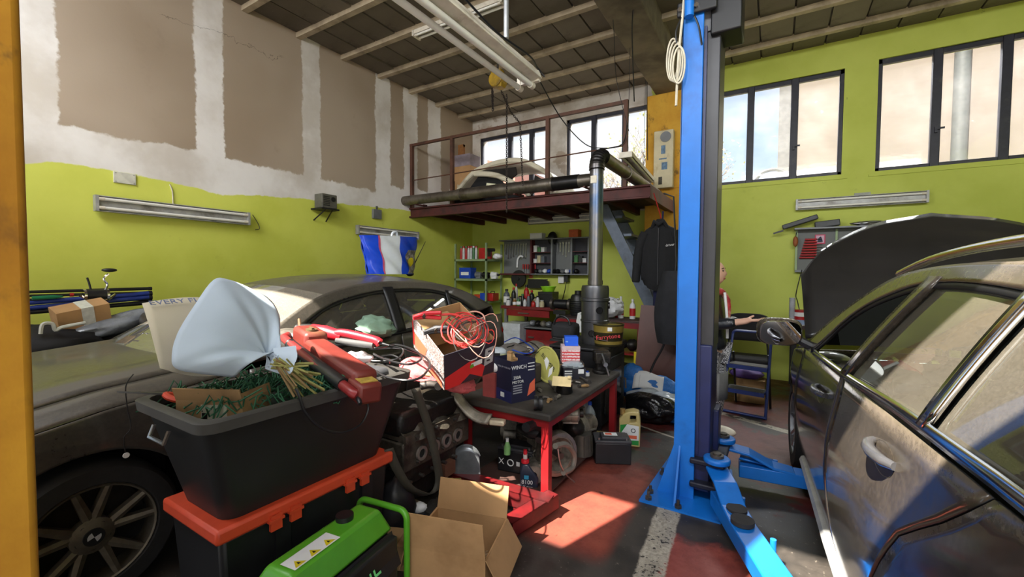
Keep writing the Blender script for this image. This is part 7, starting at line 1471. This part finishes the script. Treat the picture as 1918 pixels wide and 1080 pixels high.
# local frame: x is where the person faces, y to the person's left
V_, E_, R_ = [], [], []
def vtx(p, r, par=None):
    V_.append(p); R_.append(r)
    if par is not None: E_.append((par, len(V_)-1))
    return len(V_)-1
pel = vtx((0, 0, .88), (.10, .085)); sp = vtx((.0, 0, 1.06), (.085, .075), pel); ch = vtx((-.01, 0, 1.24), (.11, .085), sp); nk = vtx((0, 0, 1.38), .055, ch); hd = vtx((.02, 0, 1.47), .065, nk); ht = vtx((.015, 0, 1.56), .08, hd)
for s_ in (1, -1):
    hip = vtx((0, .09*s_, .82), .095, pel); kn = vtx((.02+.02*s_, .095*s_, .46), .062, hip); an = vtx((-.01+.03*s_, .10*s_, .10), .04, kn); ft = vtx((.03+.03*s_, .105*s_, .04), .035, an); to = vtx((.13+.03*s_, .12*s_, .03), .03, ft)
    sh = vtx((-.01, .17*s_, 1.33), .062, ch)
    e = (.06, .22*s_, 1.07) if s_ < 0 else (.02, .24, 1.06); w_ = (.30, .19*s_, 1.12) if s_ < 0 else (.22, .22, 1.08)
    el_ = vtx(e, .045, sh); wr = vtx(w_, .028, el_); pm_ = vtx((w_[0]+.06, w_[1], w_[2]+.015), (.034, .016), wr); pk = vtx((w_[0]+.10, w_[1], w_[2]+.02), (.036, .014), pm_)
    for i in range(4):
        y = w_[1]+(-.03+.02*i); l = (.055, .068, .072, .062)[i]
        f1 = vtx((w_[0]+.105+l*.5, y, w_[2]+.024), .0095, pk); f2 = vtx((w_[0]+.105+l, y, w_[2]+.030+.004*i), .008, f1)
    t1 = vtx((w_[0]+.05, w_[1]-.03*s_, w_[2]+.035), .010, pm_); t2 = vtx((w_[0]+.085, w_[1]-.045*s_, w_[2]+.055), .0085, t1)
skin('body', V_, E_, R_, M_SKIN, T)
def face(d):
    k = 1.0
    if d.x > 0:
        k += .17*math.exp(-((d.z+.05)**2*30+d.y**2*60))+.05*math.exp(-((d.z+.55)**2*20+d.y**2*10))-.05*math.exp(-((d.z-.18)**2*60+(abs(d.y)-.35)**2*30))
    return k
hm = MB().ell((.025, 0, 1.535), (.092, .072, .115), 32, 24, face).build('head', M_SKIN, T, smooth=80)
for s_ in (1, -1):
    MB().ell((.105, .03*s_, 1.555), (.008, .013, .007), 10, 6).build('eye', mat('eye_dark', sr(40, 32, 28), .2), hm); MB().ell((.02, .072*s_, 1.53), (.018, .008, .028), 10, 8).build('ear', M_SKIN, hm); MB().tube([(.104, .015*s_, 1.575), (.108, .03*s_, 1.58), (.098, .045*s_, 1.575)], .004, 6).build('eyebrow', mat('brow_brown', sr(84, 62, 48), .9), hm)
MB().ell((.112, 0, 1.485), (.008, .024, .008), 12, 6).build('mouth', mat('lip_rose', sr(168, 84, 80), .5), hm)
MB().ell((-.016, 0, 1.555), (.106, .096, .125), 26, 18, lambda d: (1.0 if d.x < .45 or d.z > .40 else .80)*(1+.02*math.sin(d.z*30))).build('hair', mat('brown_hair', sr(96, 70, 48), .7, vary=.3, scale=40), T, smooth=80)
JV = [(-.0, 0, .80), (.0, 0, .92), (-.0, 0, 1.06), (-.01, 0, 1.24), (-.01, 0, 1.34), (-.01, .17, 1.33), (.02, .24, 1.06), (.20, .22, 1.08), (-.01, -.17, 1.33), (.06, -.22, 1.07), (.27, -.19, 1.115)]
skin('leather_jacket', JV, [(0, 1), (1, 2), (2, 3), (3, 4), (3, 5), (5, 6), (6, 7), (3, 8), (8, 9), (9, 10)], [(.165, .13), (.155, .125), (.14, .12), (.165, .13), (.09, .08), .082, .062, .05, .082, .062, .05], mat('black_leather', sr(34, 36, 40), .32, vary=.3, scale=20, bump=.2), T)
TV = [(0, 0, .90), (0, .09, .80), (.04, .095, .46), (.02, .10, .14), (0, -.09, .80), (.0, -.095, .46), (-.04, -.10, .14)]
t_ = MT('houndstooth_wool'); c_ = t_.t.nodes.new('ShaderNodeTexChecker'); c_.inputs['Scale'].default_value = 75; q_ = t_.t.nodes.new('ShaderNodeTexCoord'); t_.t.links.new(q_.outputs['Object'], c_.inputs['Vector']); c_.inputs[1].default_value = (*sr(196, 196, 198), 1); c_.inputs[2].default_value = (*sr(60, 60, 66), 1); t_.set('Base Color', c_.outputs[0]); t_.set('Roughness', .9)
skin('trousers', TV, [(0, 1), (1, 2), (2, 3), (0, 4), (4, 5), (5, 6)], [(.155, .13), .125, .095, .075, .125, .095, .075], t_.m, T)
for s_ in (1, -1): MB().ell((.06+.03*s_, .108*s_, .045), (.13, .05, .048), 18, 12, lambda d: 1 if d.z > -.6 else .93).build('shoe', mat('cream_shoe', sr(226, 218, 196), .6), T)
sc_ = MB().tube(spline([(-.06, .03, 1.38), (.03, .09, 1.37), (.085, .0, 1.36), (.03, -.09, 1.37), (-.06, -.03, 1.38)], 6), .032, 10); sc_.tube(spline([(.09, .02, 1.36), (.135, .02, 1.28), (.15, .0, 1.18), (.15, -.01, 1.10)], 6), [.028]*7+[.024]*6+[.02]*6, 10).build('scarf', mat('red_patterned_scarf', sr(186, 52, 56), .85, vary=.5, scale=30, dirt=sr(206, 170, 140), dirtamt=.5), T)
MB().tube(spline([(.13, -.06, 1.36), (.15, -.07, 1.2), (.16, -.07, 1.05), (.16, -.06, .95)], 6), .012, 8).build('white_trim', M_WHITE, T)
for i in range(3): MB().cyl((.20+.02*i, -.243, 1.12-.008*i), (.20+.02*i, -.249, 1.12-.008*i), .006, n=10).build('cuff_stud', M_STEEL, T)
# ---- blue folding step ladder
M_LADB = mat('ladder_blue', sr(36, 52, 110), .4); M_TREAD = mat('grey_tread_rubber', sr(78, 76, 74), .8)
T = thing('step_ladder', 'dark blue folding step ladder in front of the black chair', 'step ladder', (-.22, 5.12, 0), math.radians(-10))
for s_ in (-1, 1): MB().tube([(.21*s_, -.16, 0), (.19*s_, .10, .62), (.185*s_, .16, .78)], .014, 8).build('front_rail', M_LADB, T); MB().tube([(.17*s_, .30, 0), (.17*s_, .14, .60)], .012, 8).build('rear_leg', M_TRIM, T)
MB().tube([(-.185, .16, .78)]+arc((-.145, .79), .04, math.pi, math.pi/2, 6, lambda x, z: (x, .165, z))+arc((.145, .79), .04, math.pi/2, 0, 6, lambda x, z: (x, .165, z))+[(.185, .16, .78)], .014, 8).build('hand_rail', M_LADB, T)
MB().cyl((-.21, -.16, .015), (.21, -.16, .015), .014).build('foot_rail', M_LADB, T)
for y, z in ((-.04, .24), (.06, .48)):
    st_ = MB().bb((-.185, y-.07, z-.012), (.185, y+.11, z+.006)).bb((-.185, y-.075, z-.035), (.185, y-.065, z+.006)).build('step', M_LADB, T); MB().bb((-.175, y-.06, z+.006), (.175, y+.10, z+.011)).build('tread_mat', M_TREAD, st_)
# ---- black visitor chair
M_CHB = mat('black_chair_fabric', sr(32, 30, 32), .9); p = onY(1400, 600, 5.9)
T = thing('visitor_chair', 'black upholstered visitor chair standing behind the step ladder', 'chair', (p.x, 5.85, 0))
MB().box((0, 0, .44), (.46, .44, .06)).build('seat', M_CHB, T, bevel=.025)
MB().grid(lambda u, v: (.24*(2*u-1)*(1-.12*v*v), .22+.03*(1-(2*u-1)**2), .62+.34*v*(1-.10*(2*u-1)**4)), 14, 8).build('backrest', M_CHB, T, thick=.045, smooth=60)
for s_ in (-1, 1): MB().tube([(.23*s_, -.2, 0), (.23*s_, -.16, .43)], .012, 8).build('leg', M_TRIM, T); MB().tube([(.23*s_, .26, 0), (.23*s_, .18, .43), (.20*s_, .25, .7)], .012, 8).build('leg', M_TRIM, T)
p = onY(1405, 690, 5.55); sbox('small_brown_carton', 'small brown carton on the floor under the chair', (p.x, 5.60, .0), (.30, .22, .26), M_CARD2); p = onY(1400, 665, 5.7); tag(crumple((0, 0, .0), (.16, .10, .06), 91, .25).build('purple_bag', mat('purple_plastic', sr(96, 70, 140), .5), loc=(p.x, 5.60, .31)), 'crumpled purple bag on the small carton under the chair', 'bag')
# ---- little bench on the right behind the bonnet
p0 = onY(1478, 600, 6.2); T = thing('side_table', 'narrow dark side table behind the raised bonnet', 'table', (p0.x, 6.1, 0)); MB().bb((0, 0, .80), (1.6, .7, .84)).build('top', mat('dark_bench_top', sr(64, 44, 42), .7), T)
for x in (.03, 1.5):
    for y in (.03, .62): MB().bb((x, y, 0), (x+.05, y+.05, .80)).build('leg', M_TRIM, T)
T = thing('cup_stack', 'stack of clear plastic cups on the side table', 'cups', (onY(1484, 570, 6.3).x, 6.3, .90))
for i in range(8): MB().lathe([(.028, .03*i), (.034, .03*i+.05), (.036, .03*i+.052), (.032, .03*i+.05), (.026, .03*i+.002)], (0, 0, 0), 16).build('cup', mat('translucent_cup', sr(190, 192, 198), .3), T)
sbox('clear_storage_case', 'translucent storage case under the cups on the side table', (onY(1492, 588, 6.3).x+.05, 6.3, .84), (.22, .14, .06), mat('translucent_blue_plastic', sr(140, 156, 186), .3))
T = thing('red_tin', 'round red and white tin on the side table by the bonnet', 'tin', (onY(1501, 575, 6.3).x, 6.30, .90)); MB().cyl((0, 0, 0), (0, 0, .12), .07, n=22).build('tin_body', M_BOTS[2], T); MB().cyl((0, 0, .04), (0, 0, .09), .0705, n=22).build('white_band', M_WHITE, T)
tag(MB().grid(lambda u, v: (onY(1478, 597, 6.15)+Vector((.22*u, .15*v, .0))).to_tuple()[:2]+(.845+.004*math.sin(u*9),), 5, 4).build('loose_papers', M_WHITE, thick=.003), 'loose white papers on the edge of the side table', 'paper')
tag(MB().tube(spline([onY(1502, 505, 6.82), onY(1491, 550, 6.7), onY(1494, 565, 6.5), Vector((onY(1505, 568, 6.3).x, 6.45, .846))], 8), .006).build('thin_cable', M_TRIM), 'thin black cable looping below the right pegboard', 'cable')
# ---- pegboard on the back wall, right
y3 = 6.78; a0, a1 = onY(1493, 430, y3), onY(1740, 418, y3); zlo, zhi = onY(1493, 505, y3).z, onY(1500, 430, y3).z
T = thing('tool_pegboard', 'grey pegboard with red tools and a crowned shelf above the bonnet', 'pegboard', (a0.x, y3, zlo)); W_ = a1.x-a0.x; Hc = zhi-zlo
MB().bb((0, .08, 0), (W_, .10, Hc)).build('pegboard', M_PEG, T); MB().bb((-.03, -.06, Hc), (W_+.03, .10, Hc+.02)).build('shelf', M_GREYB, T)
for k in range(4): MB().bb((W_*k/3-.012, .06, 0), (W_*k/3+.012, .08, Hc)).build('frame_upright', M_SHELFG, T)
MB().bb((-.01, .04, -.03), (W_, .09, .0)).build('frame_bottom', M_GREYB, T)
for i in range(8):
    W2 = thing('red_screwdriver', 'red screwdriver, %s from the bottom on the right pegboard' % ORD[i], 'screwdriver', (a0.x+.16, y3+.05, zlo+.16+.034*i), 0, 'red screwdrivers on the right pegboard'); MB().cyl((-.06-.008*(8-i), 0, 0), (.06, 0, 0), .012, n=10).build('handle', M_BOTS[2], W2); MB().cyl((.06, 0, 0), (.10+.006*(8-i), 0, 0), .004, n=8).build('blade', M_STEEL, W2)
p = onY(1537, 447, y3); T = thing('emblem_card', 'small pink card with a dark blue emblem on the right pegboard', 'card', (p.x, y3+.07, p.z)); MB().box((0, 0, 0), (.11, .006, .12)).build('card', mat('pink_card', sr(206, 70, 104), .6), T); MB().box((0, -.004, .0), (.085, .003, .095)).build('pale_panel', mat('pale_pink_card', sr(216, 178, 196), .6), T)
MB().ext([(-.03, -.006, -.035), (.03, -.006, -.035), (.022, -.006, .0), (.008, -.006, .035), (-.02, -.006, .015)], (0, .001, 0)).build('emblem', mat('dark_blue_ink', sr(28, 30, 66), .6), T)
T = thing('leather_pouch', 'brown tool hanging on the left edge of the right pegboard', 'tool', onY(1490, 452, y3)); MB().ell((0, 0, 0), (.03, .03, .07), 14, 10).build('pouch', mat('brown_leather', sr(150, 84, 44), .7), T); MB().tube([(0, 0, .06), (.01, .05, .12)], .005).build('loop', M_TRIM, T)
for i, (px, ln, h_, lab) in enumerate(((1502, .40, .06, 'long dark grey plastic panel on the right pegboard shelf'), (1550, .26, .08, 'dark grey box on the right pegboard shelf'), (1670, .62, .04, 'long black bar on the right pegboard shelf'))):
    p = onY(px, 424, y3-.02); T = thing('plastic_offcut', lab, 'part', (p.x, y3-.0, zhi+.022), 0, None, Euler((0, math.radians((-18, -6, -2)[i]), 0))); MB().bb((-ln/2, -.05, .0 if i else .05), (ln/2, .04, h_ if i else .11)).build('body', mat('dark_grey_case', sr(64, 65, 68), .5), T, bevel=.01); MB().bb((-ln/2-.12*(i == 0), -.02, .03), (-ln/2, .01, .05)).build('tongue', M_TRIM, T)
tag(crumple((0, 0, .03), (.14, .06, .025), 95, .4).build('wire_tangle', M_STEEL, loc=(onY(1625, 420, y3).x, y3, zhi+.02)), 'tangled steel wire on the right pegboard shelf', 'wire')
p = onY(1615, 366, YB); T = thing('grey_cover_plate', 'pale grey plate on the green wall above the right lamp', 'plate', (p.x, YB-.008, p.z)); MB().box((0, 0, 0), (.16, .012, .07)).build('plate', mat('pale_grey_plate', sr(168, 170, 160), .7), T); MB().cyl((.06, -.01, 0), (.06, -.006, 0), .006, n=8).build('screw', M_STEEL, T)
# ================================================================ left wall fittings and the heap beyond the hatchback bonnet
p = onX(233, 334, XL); T = thing('blank_plate', 'white blank cover plate on the left wall above the lamp', 'plate', (XL+.008, p.y, p.z)); MB().box((0, 0, 0), (.016, .16, .10)).build('plate', mat('cream_plate', sr(206, 204, 190), .6), T, bevel=.003)
for y in (-.065, .065):
    for z in (-.038, .038): MB().cyl((.008, y, z), (.011, y, z), .005, n=8).build('screw', M_STEEL, T)
p = onX(598, 385, XL); T = thing('speaker_box', 'old grey speaker box on a bracket on the left wall', 'speaker', (XL+.14, p.y, p.z-.02)); MB().box((0, 0, .06), (.16, .22, .18)).build('cabinet', mat('old_grey_enamel', sr(92, 90, 80), .6, dirt=sr(56, 52, 46), dirtamt=.4), T, bevel=.008)
for i in range(6): MB().bb((.0805, -.09, .0+.022*i), (.084, -.0, .010+.022*i)).build('grille_slot', M_TRIM, T)
MB().cyl((.08, .05, .09), (.09, .05, .09), .03, n=18).build('dial', M_TRIM, T); MB().bb((-.13, -.13, -.05), (.10, .13, -.032)).build('bracket_shelf', M_IRON, T)
for s_ in (-1, 1): MB().tube([(-.13, .09*s_, -.18), (.06, .05*s_, -.05)], .009).build('bracket_strut', M_IRON, T)
p = onX(704, 401, XL); T = thing('junction_box', 'small grey junction box on the left wall under the duct end', 'junction box', (XL+.02, p.y, p.z)); MB().box((0, 0, 0), (.04, .16, .14)).build('box', M_GREYB, T, bevel=.004); MB().cyl((0, .0, .07), (0, .0, .12), .014).build('gland', M_TRIM, T)
tag(MB().tube(spline([onX(318, 345, XL+.01), onX(323, 360, XL+.012), onX(324, 388, XL+.012)], 6), .006).build('lamp_cable', M_CABLE), 'pale cable rising from the left wall lamp', 'cable')
tag(MB().tube(spline([onX(473, 402, XL+.01), onX(483, 418, XL+.03), onX(486, 428, XL+.04), onX(478, 430, XL+.03)], 6), .004).build('loose_wire', M_TRIM), 'short dark wire end on the left wall right of the lamp', 'wire')
# blue printed shopping bag on the car roof, aerial
XB = -3.2; bl, br_, tl, tr = onX(690, 513, XB), onX(770, 513, XB), onX(674, 440, XB), onX(781, 445, XB)
T = thing('shopping_bag', 'large blue and white plastic shopping bag on the hatchback roof', 'bag', ((bl+br_)/2).to_tuple()[:2]+(1.425,)); zb0 = 1.425
o0 = Vector(T.location)
def face_(u, v, off=0):
    b_ = bl.lerp(br_, u); t_ = tl.lerp(tr, u); p_ = b_.lerp(t_, v); p_.x += off*(.14*math.sin(math.pi*u)**.5*(1-.3*v)+.01*math.sin(u*19+v*11)); q_ = p_-o0; q_.z = max(q_.z, .002); return q_
M_BAGB = mat('shiny_blue_bag', sr(26, 72, 206), .2, vary=.15); M_BAGW = mat('shiny_white_bag', sr(214, 220, 226), .25, vary=.05)
def bagpart(u0, u1, m_, nm, off, dx=0, par=None): MB().grid(lambda u, v: face_(u0+(u1-u0)*u, v, off)+Vector((dx, 0, 0)), 12, 12).build(nm, m_, par or T, smooth=60)
for off in (1, -1): bagpart(0, .2, M_BAGB, 'blue_side', off); bagpart(.2, .53, M_BAGW, 'white_front', off); bagpart(.53, 1, M_BAGB, 'blue_front', off)
MB().grid(lambda u, v: face_(.66+.26*u+.03*math.sin(v*7), .02+.62*v, 1)+Vector((.006, 0, 0)), 8, 10).build('engine_print', mat('engine_photo_print', sr(180, 172, 166), .3, vary=.85, scale=34, dirt=sr(40, 32, 30), dirtamt=.7), T, smooth=60)
MB().grid(lambda u, v: face_(.76+.12*v*math.cos(6.283*u)*.6, .32+.12*v*math.sin(6.283*u), 1)+Vector((.011, 0, 0)), 16, 3).build('yellow_print', M_YELLOW, T, smooth=60)
MB().grid(lambda u, v: face_(.18+.025*u, v, 1)+Vector((.006, 0, 0)), 1, 10).build('red_stripe', mat('pinkish_red_print', sr(190, 80, 110), .4), T)
MB().tube(spline([face_(.52, 1, 0), face_(.54, 1.10, 0), face_(.60, 1.12, 0), face_(.62, 1, 0)], 6), .012, 8).build('handle', M_BAGW, T)
p0_, p1_ = onX(768, 514, -3.3), onX(797, 452, -3.3); T = thing('roof_aerial', 'thin black aerial raked up from the hatchback roof', 'aerial', (p0_.x, p0_.y, 1.41)); MB().ell((0, 0, .02), (.03, .05, .025), 12, 8).build('aerial_base', M_TRIM, T); MB().tube([(0, 0, .03), (p1_.x-p0_.x, p1_.y-p0_.y, p1_.z-1.41)], [.007, .0025], 6).build('rod', M_TRIM, T)
# bench along the left wall carrying the heap
T = thing('low_bench', 'low dark bench along the left wall behind the hatchback', 'bench', (-4.95, .45, 0)); MB().bb((0, 0, .66), (.55, 1.45, .70)).build('top', M_OILY, T)
for x in (.02, .48):
    for y in (.03, 1.36): MB().bb((x, y, 0), (x+.05, y+.05, .66)).build('leg', M_OILY, T)
MB().bb((.0, .05, .25), (.5, 1.4, .27)).build('under_shelf', M_OILY, T)
M_BINB = mat('black_bag_cloth', sr(22, 21, 24), .7, vary=.3)
for k, (x, y, z, r_, lab) in enumerate(((-4.6, .85, .86, (.26, .36, .14), 'black clothes bag heaped beyond the hatchback bonnet'), (-4.62, 1.40, .86, (.20, .34, .12), 'dark cloth bundle beyond the bonnet near the bouquet'))):
    tag(crumple((0, 0, r_[2]*1.2+.02), r_, 300+k, .25, 30, 18).build('cloth_bag', M_BINB, loc=(x, y, .70)), lab, 'bag')
tag(crumple((0, 0, .0), (.11, .30, .07), 310, .35, 34, 20).build('silver_bag', mat('silver_grey_plastic', sr(126, 130, 136), .22, vary=.4, bump=.4), loc=onX(228, 604, -4.5), rot=(.25, 0, 0)), 'shiny silver-grey plastic bag on the heap beyond the bonnet', 'bag')
p = onX(152, 588, -4.5); T = thing('taped_carton', 'brown carton with white tape tilted on the dark heap', 'box', p, 0, None, Euler((math.radians(12), math.radians(18), .1))); MB().box((0, 0, 0), (.14, .30, .15)).build('carton_body', M_CARD, T); MB().box((.003, .02, .003), (.142, .07, .152)).build('white_tape', mat('glossy_white_tape', sr(206, 206, 200), .3, vary=.2, scale=30), T)
q = [(76, 625), (80, 607), (98, 606), (104, 618), (118, 612), (160, 604)]
tag(MB().tube(spline([onX(x, y, -4.35) for x, y in q], 5), .012, 6).build('plastic_strip', mat('off_white_plastic', sr(196, 196, 184), .6)), 'off-white plastic frame piece on the black cloth heap', 'frame')
rd = random.Random(4)
M_ROD = mat('black_carbon_rod', sr(26, 26, 28), .35); M_ROD2 = mat('blue_rod_sleeve', sr(30, 52, 130), .5)
for i, (ya, yb2, m_, r_, lab) in enumerate(((545, 540, M_ROD, .014, 'black fishing rod lying topmost on the wall bench'), (552, 548, M_ROD, .012, 'black fishing rod below the topmost one'), (566, 549, M_ROD2, .022, 'blue rod sleeve on the wall bench'), (576, 556, M_ROD2, .022, 'lower blue rod sleeve on the wall bench'), (560, 560, M_ROD, .016, 'black rod tube under the blue sleeves'), (584, 566, M_ROD, .02, 'thick black rod tube at the bottom of the bundle'))):
    a, b = onX(40, ya+2, -4.72), onX(282, yb2, -4.72); T = thing('fishing_rod', lab, 'fishing rod', a, 0, 'fishing rods beyond the bonnet'); d_ = b-a
    MB().cyl((0, 0, 0), d_, r_*.8, r_, n=10).build('rod_tube', m_, T); MB().cyl(d_*.98, d_*1.01, r_*1.15, n=10).build('rod_end', M_TRIM, T)
    if i == 1: MB().cyl(d_*.33, d_*.36, r_*1.2, n=10).build('red_ring', M_BOTS[2], T)
tag(MB().tube([onX(60, 558, -4.70), onX(100, 556, -4.70), onX(118, 555, -4.70)], [.014, .016, .006], 8).build('green_float', mat('green_translucent', sr(40, 120, 80), .3)), 'green fishing float among the rods', 'float')
p = onX(180, 552, -4.66); T = thing('fishing_reel', 'silver and black fishing reel with crank on the rod bundle', 'fishing reel', p); MB().cyl((0, -.06, 0), (0, .06, 0), .045, n=20).build('spool', M_TRIM, T)
for y in (-.07, .065): MB().lathe([(.02, -.008), (.05, -.008), (.05, .008), (.02, .008)], (0, y, 0), 20, 'y').build('spool_flange', M_CHROME, T)
MB().tube(spline([(0, .05, .03), (.0, .07, .08), (0, .05, .13), (0, .08, .17)], 5), .008).build('crank', M_CHROME, T); MB().ell((0, .085, .20), (.03, .05, .016), 14, 8).build('crank_knob', M_TRIM, T); MB().tube([(0, -.03, .04), (0, -.04, .10), (0, -.05, .14)], .008).build('bail_arm', M_TRIM, T)
MB().tube(spline([(0.02, -.1, 0), (.03, -.02, -.05), (.02, .06, -.04), (.0, .12, 0)], 5), .010).build('reel_foot', M_CHROME, T)
p = onZ(262, 648, .96); T = thing('headlamp_unit', 'broken headlamp unit with purple lens at the bonnet edge', 'headlamp', (-4.02, 1.35, .93)); MB().ell((0, 0, .05), (.07, .13, .06), 16, 10).build('lamp_shell', M_BLACKP, T); MB().ell((.05, .03, .07), (.03, .05, .03), 12, 8).build('purple_lens', mat('purple_lens_glass', sr(120, 90, 160), .1), T)
# thin cord with a pale button hanging on the hatchback wing
pts = [onX(250, 700, -2.40), onX(236, 722, -2.40), onX(238, 760, -2.40), onX(245, 800, -2.395), onX(232, 820, -2.395), onX(236, 852, -2.395)]
T = thing('button_string', 'thin dark cord with a pale button hanging on the hatchback wing', 'cord', pts[0]); MB().tube(spline([p-pts[0] for p in pts], 6), .0025, 5).build('string', M_TRIM, T); MB().cyl(pts[-1]-pts[0], pts[-1]-pts[0]+Vector((.004, 0, 0)), .012, n=14).build('button', M_WHITE, T)
